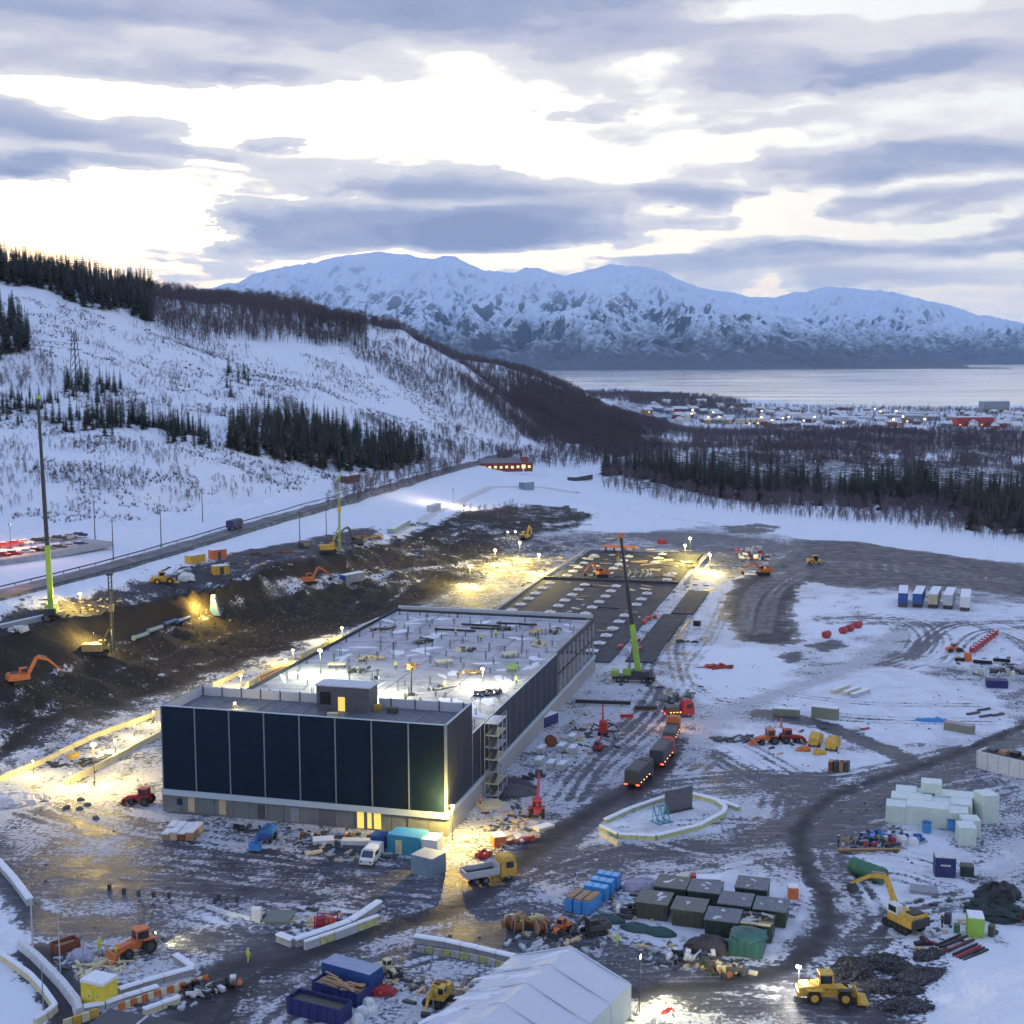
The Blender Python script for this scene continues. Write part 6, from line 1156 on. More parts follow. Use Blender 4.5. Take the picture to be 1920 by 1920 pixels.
# ---- workers
person('worker in yellow walking along the dark haul road', P(459, 1802), 60, 'yellow', 'white', 1); person('worker in orange jacket beside the black and white heap', P(444, 1858), 120, 'orange', 'red', 1); person('worker in yellow walking past the compound', P(1151, 1778), 40, 'yellow', 'white', 1)
person('worker in yellow between the rusty skip and the loose planks', P(181, 1778), -60, 'yellow'); person('worker in yellow standing at the bucket of the orange tractor', P(213, 1794), 150, 'yellow', 'yellow', 1)
person('worker in yellow bent by the cable reels', P(972, 1746), -30, 'yellow', 'yellow'); person('second worker in yellow beside the timber pile', P(993, 1738), 200, 'yellow', 'white', 1); person('worker in orange by the plank stack at the side wall', P(896, 1512), 30, 'orange')
person('dark clothed worker between the excavator and the lime container', P(1761, 1745), 200, 'dark', 'white'); person('worker in dark clothes at the end of the long pallet beam', P(1567, 1592), 20, 'dark', 'white')
for k, (u, v, y) in enumerate([(786, 1327, 90), (757, 1318, 30)]): person(['worker in yellow by the inner parapet on the front roof', 'worker in yellow top near the parapet post on the front roof'][k], U(u, v, BT - 1.5), y, ['yellow', 'navy'][k])
for k, (u, v) in enumerate([(826, 1197), (900, 1203), (928, 1196), (853, 1192), (966, 1285), (740, 1255)]):
    person('worker in dark trousers and yellow jacket on the open roof deck', U(u, v, BR_ - .1), 60 * k, 'navy', 'white', k % 2, 'workers on the roof deck')
# ---- right foreground
t = T('tank', 'green ribbed tank lying on its side behind the excavator arm', 'tank', P(1622, 1652), YAW(1596, 1640, 1650, 1662)); MB().tube((-2.6, 0, 1.15), (2.6, 0, 1.15), 1.05, 18).build('shell', GREEN, t)
for x in (-2.2, -1.1, 0, 1.1, 2.2): MB().tube((x - .08, 0, 1.15), (x + .08, 0, 1.15), 1.1, 18).build('hoop', GREEN, t)
for x in (-1.6, 1.6): bx(x - .2, x + .2, -.9, .9, 0, .5).build('cradle', DSTEEL, t)
bc = box_unit('site_cabin', 'navy blue cabin with white lettering on the snow', 'cabin', EDGE(1748, 1650, 1787, 1653), 2.4, 2.7, NAVY, .14, capm=DSNOW, ribs=0)
for k in range(5): bx(-.62 + k * .26, -.42 + k * .26, -.03, -.006, 1.55, 1.8).build('lettering', WHITE, bc)
bx(-1.2, 1.2, -.02, -.004, .2, .3).build('door_sill', DGREY, bc)
box_unit('crate', 'dark green crate beside the navy cabin', 'crate', EDGE(1796, 1650, 1821, 1652), 1.6, 1.4, DGREEN, .06, capm=OLIVE)
heap('tarpaulin_heap', 'black tarpaulin heap behind the larger greenish one', P(1864, 1692), 3.0, 2.0, 2.0, mat('black_sheet', (.018, .022, .028), rough=.55, var=.4), 20, 41, 'tarpaulin', .35); heap('tarpaulin_heap', 'large black green tarpaulin heap behind the lime container', P(1862, 1722), 4.0, 2.3, 1.6, mat('black_green_sheet', (.015, .032, .030), rough=.6, var=.5), -15, 42, 'tarpaulin', .4)
box_unit('container', 'lime green container with snowy roof near the black heaps', 'container', EDGE(1809, 1764, 1839, 1766), 2.2, 2.4, LIME, .2, ribs=4); t = box_unit('crate', 'small green crate beside the lime container', 'crate', EDGE(1783, 1757, 1794, 1758), .8, 1.1, GREEN); box_unit('crate', 'dark olive crate beside the lime container', 'crate', EDGE(1846, 1762, 1857, 1764), 1.0, 1.3, OLIVE)
box_unit('generator', 'dark upright generator beside the dark clothed worker', 'generator', EDGE(1764, 1738, 1776, 1740), .9, 1.3, DGREY)
t = T('pipe_stack', 'bundles of black and dark red pipes on the snow', 'pipes', P(1790, 1786), YAW(1745, 1785, 1800, 1762))
for k in range(9): MB().tube((-2.4, 0, 0), (2.4, 0, 0), .16, 8).build('pipe', [DGREY, BLACK, PINK][k % 3] if k in (2, 5) else BLACK, t, (k * .12, -2.4 + k * .55, .18 + (.3 if k in (4, 6) else 0)))
box_unit('sheet_stack', 'grey metal sheets lying behind the large excavator', 'sheets', EDGE(1700, 1680, 1752, 1686), 2.4, .4, GREY, None)
scrap('scrap_heap', 'small red and black scrap on the snow below the excavator', P(1723, 1775), 0, 1.6, 1.4, 10, [BLACK, PINK], .7, 45); scrap('red_scrap', 'red jerrycans beside the black green heap', P(1893, 1724), 0, 1.2, .8, 6, [RED], .6, 46, 'jerrycans')
for k, (u, v, rx, ry, h, yw) in enumerate([(1588, 1838, 2.6, 1.4, 2.2, 10), (1660, 1818, 3.0, 1.6, 1.3, -20), (1720, 1840, 3.2, 1.6, 1.0, 15), (1660, 1860, 3.4, 1.4, .9, -10), (1690, 1895, 3.0, 1.4, .8, 0), (1735, 1800, 2.0, 1.2, .8, 30)]):
    heap('earth_heap', ['tall dark earth heap beside the wheel loader cab', 'dark earth heap behind the loader bucket', 'flat dark earth heap at the foot of the snow mound', 'low dark earth ridge in front of the loader bucket', 'low dark earth ridge between the loader and the snow mound', 'small dark earth heap next to the pipes'][k], P(u, v), rx, ry, h, mat('dark_earth', (.028, .027, .030), rough=.85, var=.5, scale=2.0, dirt=.35, dirtcol=(.5, .52, .56), bump=.05), yw, 60 + k, 'earth heap', .4, 26, 9)
# white modular units
MU = 'pale mint prefabricated unit in the big block by the wet road'
def mint(label, e, d, h, z=0.0, group=None): t = box_unit('prefab_unit', label, 'prefab unit', e, d, h, MINT, .05, 0, group, capm=paint('mint_top', (.70, .78, .73), dirt=.1, dirtcol=(.5, .55, .5)), ribs=4); t.location.z += z; return t
ry = YAW(1655, 1548, 1790, 1562)
for j in range(3):
    for i in range(4):
        p = P(1676 + i * 38, 1549 + i * 4.5); q = fwd(fwd(p, ry + 90, j * 3.3), ry, j * .6); mint(MU, (q, ry, 3.05), 3.2, 2.9 - (.3 if (i + j) % 3 == 0 else 0), 0, 'mint units in the block')
mint('pale mint unit stacked on top of the block', (fwd(fwd(P(1740, 1556), ry + 90, 6.8), ry, 0), ry, 3.0), 2.8, 1.5, 2.9 + .06)
mint('tall pale mint unit standing apart at the end of the block', EDGE(1838, 1552, 1868, 1550), 3.0, 4.3); mint('pale mint unit set furthest forward from the block', EDGE(1793, 1593, 1826, 1594), 3.0, 2.7); mint('pale mint unit between the block and the forward one', EDGE(1800, 1576, 1834, 1577), 2.6, 2.5)
scrap('goods_stack', 'blue and white drums and crates in front of the mint units', P(1668, 1580), -8, 8, 3, 34, [BLUE, SKYB, WHITE, NAVY], 1.3, 48, 'goods'); scrap('goods_stack', 'dark goods with pink and teal packages on a long pallet', P(1632, 1592), -5, 7.5, 2.2, 30, [DGREY, TEAL, PINK, BLUEGREY, WOOD], 1.4, 49, 'goods'); ibeam('long_pallet', 'long dark pallet beam in front of the coloured packages', EDGE(1566, 1602, 1682, 1602), .35, WOOD, .1)
for u, v in [(1733, 1566), (1780, 1562)]: t = T('drum', 'blue drum standing against the mint units', 'drum', P(u, v), 0, 'blue drums'); MB().tube((0, 0, 0), (0, 0, 1.5), .65, 12).build('shell', SKYB, t); MB().tube((0, 0, 1.5), (0, 0, 1.56), .7, 12).build('lid', BLUE, t)
for u, v in [(1688, 1586), (1707, 1590)]: tag(MB().lump(.9, .8, 1.2, u, 14, 6, .15).build('bulk_bag', WHITE, None, P(u, v)), 'white bulk bag among the coloured goods', 'bag', 'white bags among the goods')
# ---- middle right
t = T('long_container', 'long white ribbed container with dark goods on top', 'container', P(1900, 1464), YAW(1850, 1455, 1920, 1472)); bx(-7, 9, 0, 3.2, 0, 3.0).build('body', WHITE, t); bx(-6.4, 8.4, .3, 2.9, 3.0, 3.1).build('roof', DGREY, t)
for k in range(6): bx(-5.5 + k * 2, -4.2 + k * 2, .8, 2.4, 3.1, 3.5 + .15 * (k % 3)).build('roof_goods', [DGREY, WOOD, BLACK][k % 3], t)
for k in range(9): bx(-6.9 + k * 1.9, -6.8 + k * 1.9, -.05, -.003, .1, 2.9).build('rib', LGREY, t)
for k, (u, v, w, m, y) in enumerate([(1691, 1145, 0, BLUE, 73), (1718, 1146, 0, BLUE, 69), (1747, 1147, 0, BEIGE, 68), (1775, 1149, 0, LGREY, 68), (1807, 1153, 0, WHITE, 70)]):
    trailer(['blue semi trailer with snowy roof, at the end of the row of five', 'blue semi trailer with snowy roof next to the beige one', 'beige semi trailer in the middle of the row of five', 'light grey semi trailer between the beige and the white one', 'white semi trailer at the end of the row by the snow'][k], at(u, v, y, 6.8), y, m)
for k, (u, v) in enumerate([(1548, 1200), (1580, 1192), (1592, 1188), (1607, 1182)]):
    t = T('red_tank', 'red cylindrical tank lying near the dark gravel', 'tank', P(u, v), YAW(1540, 1200, 1615, 1180), 'red tanks near the dark gravel'); MB().tube((-1.0, 0, .9), (1.0, 0, .9), .85, 12).build('shell', PINK, t); MB().tube((-1.1, 0, .9), (-1.0, 0, .9), .5, 12, .85).tube((1.0, 0, .9), (1.1, 0, .9), .85, 12, .5).build('end_cap', RED, t); bx(-.8, .8, -.5, .5, 0, .2).build('cradle', DSTEEL, t)
for k in range(9):
    f = k / 8; t = T('red_reel', 'crimson reel standing in the long row on the snow', 'reel', P(1822 + 42 * f, 1231 - 32 * f), YAW(1822, 1231, 1864, 1199) + 90, 'row of crimson reels'); MB().tube((-.5, 0, .85), (.5, 0, .85), .62, 12).build('winding', PINK, t); bx(-.42, .42, -.3, .3, 1.4, 1.52).build('snow_cap', SNOW, t)
    for x in (-.55, .55): MB().tube((x - .05, 0, .85), (x + .05, 0, .85), .85, 14).build('flange', RED, t)
wheel_loader('small orange loader beside the row of crimson reels', P(1787, 1228), 5, ORG, .6, DGREY); box_unit('crate', 'orange crate at the foot of the row of crimson reels', 'crate', EDGE(1805, 1246, 1820, 1247), 1.6, 1.8, ORG)
for k, (a, b_) in enumerate([((1788, 1246), (1806, 1247)), ((1822, 1250), (1858, 1253)), ((1860, 1247), (1892, 1250))]): ibeam('black_beam', ['shortest black beam beside the orange crate', 'longer black beam beside the orange crate', 'black beam at the end of the dark line of beams'][k], EDGE(*a, *b_), .7, BLACK, .15)
scrap('goods_stack', 'white and yellow wrapped bundles above the navy container', P(1862, 1272), 20, 8, 5, 26, [WHITE, LGREY, CREAM, DGREY], 1.4, 52, 'bundles'); box_unit('container', 'navy container on the snow below the wrapped bundles', 'container', EDGE(1848, 1296, 1888, 1298), 2.4, 1.6, NAVY, None, ribs=5); scrap('goods_stack', 'dark goods beside the wrapped bundles', P(1905, 1268), 0, 4, 4, 14, [DGREY, BLACK, GREY], 1.3, 53, 'goods')
for k, (a, b_) in enumerate([((1563, 1306), (1592, 1296)), ((1585, 1310), (1612, 1300)), ((1600, 1314), (1629, 1304))]): box_unit('hollow_core_slab', 'pale concrete slab bundle by the snowy field edge', 'slab', EDGE(*a, *b_), 1.0, .8, CREAM if k < 2 else LGREY, .15, group='slab bundles at the field edge')
FW = mat('formwork_face', (.22, .24, .18), rough=.7, var=.25)
for k, (u1, v1, u2, v2, h) in enumerate([(1448, 1345, 1496, 1348, 1.3), (1518, 1350, 1567, 1356, 2.2), (1766, 1374, 1819, 1384, 1.4)]):
    e = EDGE(u1, v1, u2, v2); t = box_unit('formwork_stack', ['low formwork stack with snowy boards near the side road', 'upright olive formwork panel on the snow', 'formwork stack with pinkish boards and blue sheet beside it'][k], 'formwork', e, 1.6, h, FW, .2, ribs=5, capm=[SNOW, SNOW, mat('pink_boards', (.42, .33, .32), rough=.7)][k])
heap('tarpaulin_heap', 'bright blue sheet next to the pinkish formwork stack', P(1743, 1358), 2.6, .7, .6, SKYB, -8, 54, 'tarpaulin', .2)
for k, (u, v) in enumerate([(1822, 1345), (1846, 1350), (1868, 1348), (1842, 1338)]): tag(bx(-1.6, 1.6, -.3, .3, 0, .35).build('timber_beam', DGREY, None, P(u, v), R(28)), 'dark timber beam lying on the clean snow', 'beam', 'dark beams on the snow')
tractor('orange compact machine with black wheels on the small snow field', P(1436, 1398), 190, ORG, .95); tractor('dark red compact machine beside the orange one', P(1477, 1396), 10, RED, .9)
pole('marker_post', 'orange marker post behind the compact machines', P(1462, 1368), 1.8, .25, ORG)
for k, (u, v) in enumerate([(1526, 1402), (1558, 1410)]):
    t = T('mixer', ['yellow skip mixer next to the orange bag', 'yellow skip mixer next to the dark crates'][k], 'mixer', P(u, v), 60); MB().prism([(-1.5, .5), (1.5, .3), (1.9, 1.6), (.2, 2.5), (-1.4, 1.6)], -.9, .9).build('hopper', YEL, t); wheel(t, -.8, -.9, .4, .25, DGREY); wheel(t, -.8, .9, .4, .25, DGREY); bx(.6, .8, -.6, .6, 0, .6).build('stand', DGREY, t)
heap('bag', 'orange bag on the snow beside the yellow mixers', P(1504, 1412), .8, .7, .9, ORG, 0, 56, 'bag', .15); heap('bag', 'yellow bag in front of the yellow mixers', P(1533, 1418), .7, .6, .9, YEL, 0, 57, 'bag', .15)
for k in range(4): box_unit('crate', 'dark brown crate in the short row on the snow field', 'crate', EDGE(1549 + k * 10, 1450 + k * .8, 1557 + k * 10, 1451 + k * .8), 1.6, 1.6, [RUST, DGREY, WOOD, DGREY][k], .05, group='row of dark crates', capm=[WOOD, BLACK, RUST, BLACK][k])
scrap('red_scrap', 'red and white tape bundle on the snowy field', P(1617, 1372), 0, 3, 1, 8, [RED, WHITE], .5, 58, 'bundle'); scrap('dark_rubble', 'dark rubble on the small snow field', P(1372, 1390), 0, 7, 4, 26, [DGREY, CONCD], .5, 59, 'rubble')
t = scrap('rusty_steel', 'rusty reinforcement steel pile on the snowy yard', P(1348, 1255), -15, 7, 2, 24, [RUST, RED], .8, 61, 'steel', .9)
box_unit('crate', 'single black crate on the snow beside the gravel pads', 'crate', EDGE(1298, 1176, 1310, 1177), 1.4, 1.3, BLACK); scrap('dark_rubble', 'dark rubble on the snow beside the green mobile crane', P(1286, 1206), 0, 5, 2, 14, [DGREY, BLACK], .5, 62, 'rubble')
for k, (u, v) in enumerate([(1190, 1206), (1212, 1164), (1160, 1217), (1196, 1221), (1206, 1170), (1225, 1160)]): scrap('rebar_bundle', 'red painted rebar bundle beside the foundation field', P(u, v), 60, 4.5, 1.2, 12, [RED, PINK, WHITE], .6, 63 + k, 'rebar', .9) if False else tag(MB().box(-2.2, 2.2, -.4, .4, .05, .5).box(-1.4, 1.8, -.7, .5, .5, .75).build('rebar_bundle', RED, None, P(u, v), R(62 + 5 * k)), 'red painted rebar bundle beside the foundation field', 'rebar', 'red rebar bundles')
scrap('goods_stack', 'white and red stacked goods at the far corner of the gravel', P(1412, 1052), 0, 9, 5, 30, [WHITE, RED, LGREY, DSTEEL], 2.0, 70, 'goods'); scrap('goods_stack', 'white and pink goods behind the orange excavator', P(1405, 1038), 0, 10, 6, 26, [WHITE, PINK, LGREY], 2.0, 71, 'goods')
t = T('formwork_table', 'red and orange formwork table at the far end of the foundation field', 'formwork', onroof(-27, 287, .3), BYAW); bx(-6, 6, -1.5, 1.5, 1.6, 2.2).build('table_top', ORG, t)
for x in (-5, -2, 2, 5): bx(x - .12, x + .12, -1.2, 1.2, 0, 1.6).build('leg', DSTEEL, t)
box_unit('crate', 'red crate behind the far end of the foundation field', 'crate', EDGE(1232, 1022, 1246, 1023), 2, 1.6, RED)
t = T('rebar_ring', 'pale circular rebar cage on the dark pad', 'rebar cage', onroof(-12.0, 238, .3), 0)
for k in range(12): a = k * .5236; MB().bar((4 * math.cos(a), 4 * math.sin(a), 0), (4 * math.cos(a + .2), 4 * math.sin(a + .2), 1.3), .25).build('bar', MINT if k % 2 else CREAM, t)
for k in range(8): tag(MB().box(-1.6, 1.6, -.25, .25, 0, .5).box(-1.2, 1.0, .3, .7, 0, .35).build('formwork_bundle', [CREAM, WOODP][k % 2], None, (onroof(-42 + (k % 3) * 2 - k * .6, 178 + 13 * k, 0)[0], onroof(-42 + (k % 3) * 2 - k * .6, 178 + 13 * k, 0)[1], hz(*onroof(-42 + (k % 3) * 2 - k * .6, 178 + 13 * k, 0)[:2])), R(60 + 9 * k)), 'pale formwork bundle along the lit edge of the foundation field', 'formwork', 'formwork bundles along the lit edge')
scrap('goods_stack', 'pale mixed formwork at the lit far corner of the foundation field', onroof(1.0, 262, .3), 70, 10, 5, 34, [CREAM, WOODP, OLIVE, LGREY], 1.0, 74, 'formwork')
t = T('tipped_bags', 'pinkish white bag heap behind the back of the hall', 'bags', P(938, 1062), 0)
for k in range(5): MB().lump(1.4, 1.1, 1.5, 80 + k, 12, 5, .2).build('bag', mat('pink_white', (.62, .52, .48), rough=.8), t, (-2.4 + 1.2 * k, (k % 2) * 1.0, 0))
# ---- walls and trench left of the hall (yellow lamplight put into the wall colours)
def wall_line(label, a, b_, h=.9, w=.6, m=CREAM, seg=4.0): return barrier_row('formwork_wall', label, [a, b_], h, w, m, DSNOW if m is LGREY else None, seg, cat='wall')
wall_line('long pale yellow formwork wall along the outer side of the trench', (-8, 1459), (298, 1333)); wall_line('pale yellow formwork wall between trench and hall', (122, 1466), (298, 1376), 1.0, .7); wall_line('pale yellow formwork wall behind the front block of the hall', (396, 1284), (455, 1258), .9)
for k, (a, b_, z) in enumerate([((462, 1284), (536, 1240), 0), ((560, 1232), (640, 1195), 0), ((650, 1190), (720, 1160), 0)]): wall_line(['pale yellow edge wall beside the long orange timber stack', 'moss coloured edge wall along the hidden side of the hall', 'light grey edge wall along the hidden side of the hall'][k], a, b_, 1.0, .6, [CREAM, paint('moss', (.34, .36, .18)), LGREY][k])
t = T('timber_stack', 'long orange brown timber stack behind the hall', 'timber', EDGE(478, 1281, 560, 1240)[0], EDGE(478, 1281, 560, 1240)[1])
for k in range(5): bx(-7.5, 7.5, -.9 + k * .38, -.55 + k * .38, 0, .9 + .1 * (k % 2)).build('timber_row', [WOOD, ORG, WOOD, RUST, WOODP][k], t)
box_unit('crate', 'yellow crate in the lit trench between the formwork walls', 'crate', EDGE(130, 1418, 147, 1412), 1.2, .7, YEL); scrap('rubble_row', 'dark rubble in the trench between the formwork walls', P(150, 1425), 32, 10, 3, 26, [DGREY, BLACK, CONCD], .5, 76, 'rubble')
heap('snow_heap', 'large dirty snow heap at the end of the formwork wall', P(15, 1498), 4.5, 3.0, 1.5, DSNOW, 0, 77, 'snow heap', .3); heap('snow_heap', 'low dirty snow heap by the lit ground', P(60, 1492), 2.8, 1.6, .8, DSNOW, 0, 78, 'snow heap', .3)
for k, (u, v) in enumerate([(148, 1495), (160, 1505), (146, 1512), (122, 1510), (175, 1530)]): tag(MB().lump(.6, .5, .5, 90 + k, 9, 5, .4).build('boulder', CONCD, None, P(u, v)), 'dark boulder on the lamp lit ground by the snow heaps', 'boulder', 'boulders on the lit ground')
# ---- things on the hall roof
def onR(u, v, z=None): return U(u, v, BR_ - .1 if z is None else z)
for k, (u, v, m) in enumerate([(630, 1250, CREAM), (830, 1245, CREAM), (955, 1232, CREAM), (1003, 1190, YEL), (960, 1258, LIME)]):
    t = T('formwork_table', 'pale yellow shuttering table standing on the roof deck' if k != 4 else 'lime green lift frame at the roof edge', 'formwork', onR(u, v), 20 * k, 'shuttering tables on the roof' if k != 4 else None); bx(-1.6, 1.6, -.9, .9, .75, .95).build('table_top', m, t)
    for x in (-1.4, 1.4):
        for y in (-.7, .7): bx(x - .06, x + .06, y - .06, y + .06, 0, .75).build('leg', DSTEEL, t)
for k in range(4): ibeam('steel_beam', 'dark purlin bundle lying across the back of the roof', (onroof(-26 + 5 * (k % 2) + 2 * k, 88 + 3.2 * k, BR_ - .1), BYAW, 9.0), .3, DSTEEL, .1, 'purlins on the roof')
t = T('concrete_placer', 'small red and yellow concrete placing boom on the roof', 'boom', onR(769, 1302)); MB().tube((0, 0, 0), (0, 0, 4.6), .16, 8).build('mast', DSTEEL, t); bx(-.6, .6, -.6, .6, 0, .3).build('base', DSTEEL, t); MB().tube((0, 0, 4.6), (0, 0, 5.6), .75, 12).build('reel', YEL, t)
for a in range(4): MB().bar((.7 * math.cos(a * 1.57), .7 * math.sin(a * 1.57), 5.1), (1.3 * math.cos(a * 1.57 + .4), 1.3 * math.sin(a * 1.57 + .4), 5.3), .18).build('arm', RED, t)
for k, (u, v, sd_) in enumerate([(900, 1305, 3), (925, 1300, 4), (668, 1258, 5), (873, 1220, 6)]): scrap('roof_goods', ['grey goods stack beside the lamp on the roof', 'dark tool chest pile at the roof railing', 'pale timber and props by the stair house', 'small dark goods among the starter bars of the roof'][k], onR(u, v), 0, 3, 2, 12, [GREY, DGREY, CREAM, STEEL], .9, 100 + sd_, 'goods')
for k, (u, v, m, z) in enumerate([(668, 1330, WHITE, 1), (702, 1330, YEL, 1), (732, 1336, OLIVE, 1), (620, 1345, CREAM, 1)]): box_unit('roof_crate', ['white crate in front of the stair house', 'yellow tarpaulin crate beside the stair house wall', 'small olive toolbox near the front roof edge', 'cream crate at the stair house door'][k], 'crate', (U(u, v, BT - 1.5), BYAW + 4 * k, 1.6), .9, .8, m)
# ---- floodlights
WARM = (1, .74, .28)
c1 = onroof(1.3, -1.3, 0); floodlight('bright yellow floodlight at the lit corner of the hall', c1, 5.2, 10000, (1, .70, .16), aim=(c1[0] - 6, c1[1] - 20, 0), size=.3)
floodlight('tall floodlight on a stand by the end of the formwork wall', P(174, 1470), 7.2, 9000, (1, .70, .18), aim=P(190, 1500), size=.4); floodlight('small lamp standing in the trench between the formwork walls', P(214, 1410), 2.6, 1800, (1, .80, .35), aim=P(160, 1430), size=.2)
floodlight('white floodlight beside the stair house on the roof', onR(704, 1307), 3.6, 5200, (1, .95, .60), aim=onR(760, 1290), bulb=L_WHITE, size=.4); floodlight('white floodlight beside the goods stack on the roof deck', onR(903, 1285), 3.0, 4600, (1, .95, .60), aim=onR(860, 1310), bulb=L_WHITE, size=.28)
floodlight('floodlight mast near the long timber stack on the roof deck', onR(599, 1262), 4.5, 5200, (.95, 1, .62), aim=onR(580, 1275), bulb=L_WHITE, size=.35); floodlight('small warm lamp on the front roof of the hall', U(437, 1326, BT - 1.5), 1.0, 500, (1, .8, .35), aim=U(450, 1330, BT - 1.5), size=.18)
for k, (u, v, H, p_) in enumerate([(928, 1068, 6.5, 19000), (974, 1050, 6, 15000), (880, 1100, 6.5, 19000), (1284, 1058, 6, 17000), (1293, 1044, 6, 12000), (1330, 1075, 5.5, 14000), (1010, 1075, 6, 19000)]):
    b_ = P(u, v); floodlight(['floodlight by the pinkish bag heap', 'floodlight at the muddy pit behind the hall', 'floodlight behind the back corner of the hall', 'floodlight at the corner formwork of the foundation field', 'second floodlight behind the far corner formwork', 'low floodlight by the end of the foundation wall', 'floodlight among the pale formwork bundles of the foundation field'][k], b_, H, p_, (1, .76, .20), aim=(b_[0] - 4, b_[1] - 10, 0), size=.4)
floodlight('yellow floodlight on the terrace behind the black drilling rig', P(150, 1146), 5.0, 9000, (1, .70, .16), aim=P(190, 1160), size=.35); floodlight('yellow floodlight at the foot of the black drilling rig', P(172, 1212), 3.6, 6000, (1, .74, .2), aim=P(190, 1200), size=.25); floodlight('orange floodlight in the pit by the blue tarpaulin', P(372, 1150), 3.2, 9000, (1, .66, .12), aim=P(410, 1150), size=.25)
for u, v, s_ in [(952, 1008, 1), (966, 1008, 2)]: floodlight('white work lamp beside the excavator in the muddy pit', P(u, v), 2.2, 700, (1, .95, .75), aim=P(u, v + 20), bulb=L_WHITE, size=.28, group='work lamps in the pit')
floodlight('floodlight beside the lit site track by the pale hut', P(850, 950), 8, 16000, (1, .78, .55), aim=P(870, 935), size=.3); floodlight('street lamp glowing orange over the car park', P(20, 1030), 8, 7000, (1, .45, .22), aim=P(60, 1025), size=.3, cat='street lamp')

for k, (u, v, p_) in enumerate([(450, 1292, 3800), (548, 1243, 3800), (640, 1200, 3600)]):
    b_ = P(u, v); floodlight(['floodlight in the gap beside the hall, at the front roof', 'floodlight in the gap beside the hall, at the timber stack', 'floodlight in the gap beside the hall, at the moss coloured wall'][k], b_, 3.4, p_ * 1.6, (1, .74, .20), aim=(b_[0] - 1, b_[1] - 6, 0), size=.25)

for k, (u, v) in enumerate([(60, 1446), (250, 1378), (286, 1352), (130, 1470)]):  # extra lamps added to brighten the formwork walls of the trench
    b_ = P(u, v); floodlight(['small lamp by the outer formwork wall, at the dirty snow heap', 'small lamp between the formwork walls, next to the hall', 'small lamp between the formwork walls, close to the outer one', 'small lamp at the end of the inner formwork wall'][k], b_, 2.4, 1300, (1, .74, .20), aim=(b_[0] - 1, b_[1] - 4, 0), size=.15)
for k, (u, v, yw, ms) in enumerate([(690, 1235, 20, [CREAM, WOODP, DGREY]), (790, 1205, 60, [DSTEEL, GREY, CREAM]), (880, 1262, 10, [WOOD, CREAM, DGREY]), (1010, 1210, 75, [YEL, CREAM, STEEL]), (940, 1180, 0, [DGREY, LGREY, WOOD]), (820, 1290, 40, [CREAM, LGREY, DGREY]), (720, 1180, 30, [DSTEEL, WOOD, CREAM]), (1040, 1185, 75, [CREAM, DGREY, WHITE])]):
    scrap('roof_materials', ['pale planks and props among the starter bars, near the floodlight mast', 'steel and grey props among the starter bars', 'wooden props beside the roof goods stack', 'yellow frames along the roof railing', 'dark and grey bundles near the roof workers', 'pale boards close to the inner parapet', 'dark steel and wood at the back kerb of the roof', 'cream and white bundles along the roof railing'][k], onR(u, v), yw, 4.5, 2.2, 12, ms, .7, 200 + k, 'materials', .7)
# ================================================================ roads, car park, distant things
def strip(name, pts, w, m, lift=.25, kind='structure', step=6.0, pix=True, edge=True):
    Q = smooth([P(*p)[:2] for p in pts] if pix else pts, 12); t = np.gradient(Q, axis=0); n = np.stack([-t[:, 1], t[:, 0]], 1); n /= np.linalg.norm(n, axis=1)[:, None]
    mb = MB(); V = []; k = 5
    H0 = height(Q[:, 0], Q[:, 1])
    for i in range(len(Q)):
        for j in range(k): o = w * (j / (k - 1) - .5); V.append((Q[i, 0] + n[i, 0] * o, Q[i, 1] + n[i, 1] * o, H0[i] + lift - (.06 if j in (0, k - 1) else 0)))
    nrow = len(Q); base = len(V)
    V += [(Q[i, 0] + n[i, 0] * o, Q[i, 1] + n[i, 1] * o, H0[i] - 1.2) for i in range(nrow) for o in (-w / 2 - .8, w / 2 + .8)]
    F = [(i * k + j, i * k + j + 1, (i + 1) * k + j + 1, (i + 1) * k + j) for i in range(nrow - 1) for j in range(k - 1)]
    F += [(base + 2 * i, i * k, (i + 1) * k, base + 2 * i + 2) for i in range(nrow - 1)] + [(i * k + k - 1, base + 2 * i + 1, base + 2 * i + 3, (i + 1) * k + k - 1) for i in range(nrow - 1)]
    mb.add(V, F); o = mb.build(name, m, smooth=True); o['kind'] = kind; return o, Q, n, H0
ROADM = mat('winter_asphalt', (.085, .088, .10), rough=.6, var=.4, scale=.12, dirt=.5, dirtcol=(.42, .43, .46))
ro, RQ, RN, RH = strip('road', [(u, v) for u, v, _ in ROADPX], 9.5, ROADM, .35)
mk = MB()
for side in (-3.6, 3.6):
    pts = [(RQ[i, 0] + RN[i, 0] * side, RQ[i, 1] + RN[i, 1] * side, RH[i] + .36) for i in range(len(RQ))]
    for a, b in zip(pts[:-1], pts[1:]): mk.bar(a, b, .2, .01)
mk.build('edge_line', LGREY, ro)
for side, lab in ((-5.4, 'steel guard rail on the site side of the road'), (5.2, 'steel guard rail on the hill side of the road')):
    g = T('guard_rail', lab, 'guard rail', (RQ[0, 0], RQ[0, 1], RH[0])); mb = MB(); pts = [(RQ[i, 0] + RN[i, 0] * side - RQ[0, 0], RQ[i, 1] + RN[i, 1] * side - RQ[0, 1], RH[i] + .95 - RH[0]) for i in range(0, len(RQ), 3)]
    for a, b in zip(pts[:-1], pts[1:]): mb.bar(a, b, .08, .32)
    mb.build('rail', DSTEEL, g); pm = bx(-.07, .07, -.07, .07, -1.3, 0).mesh('post', DSTEEL)
    for a in pts: link('post', pm, g, a)
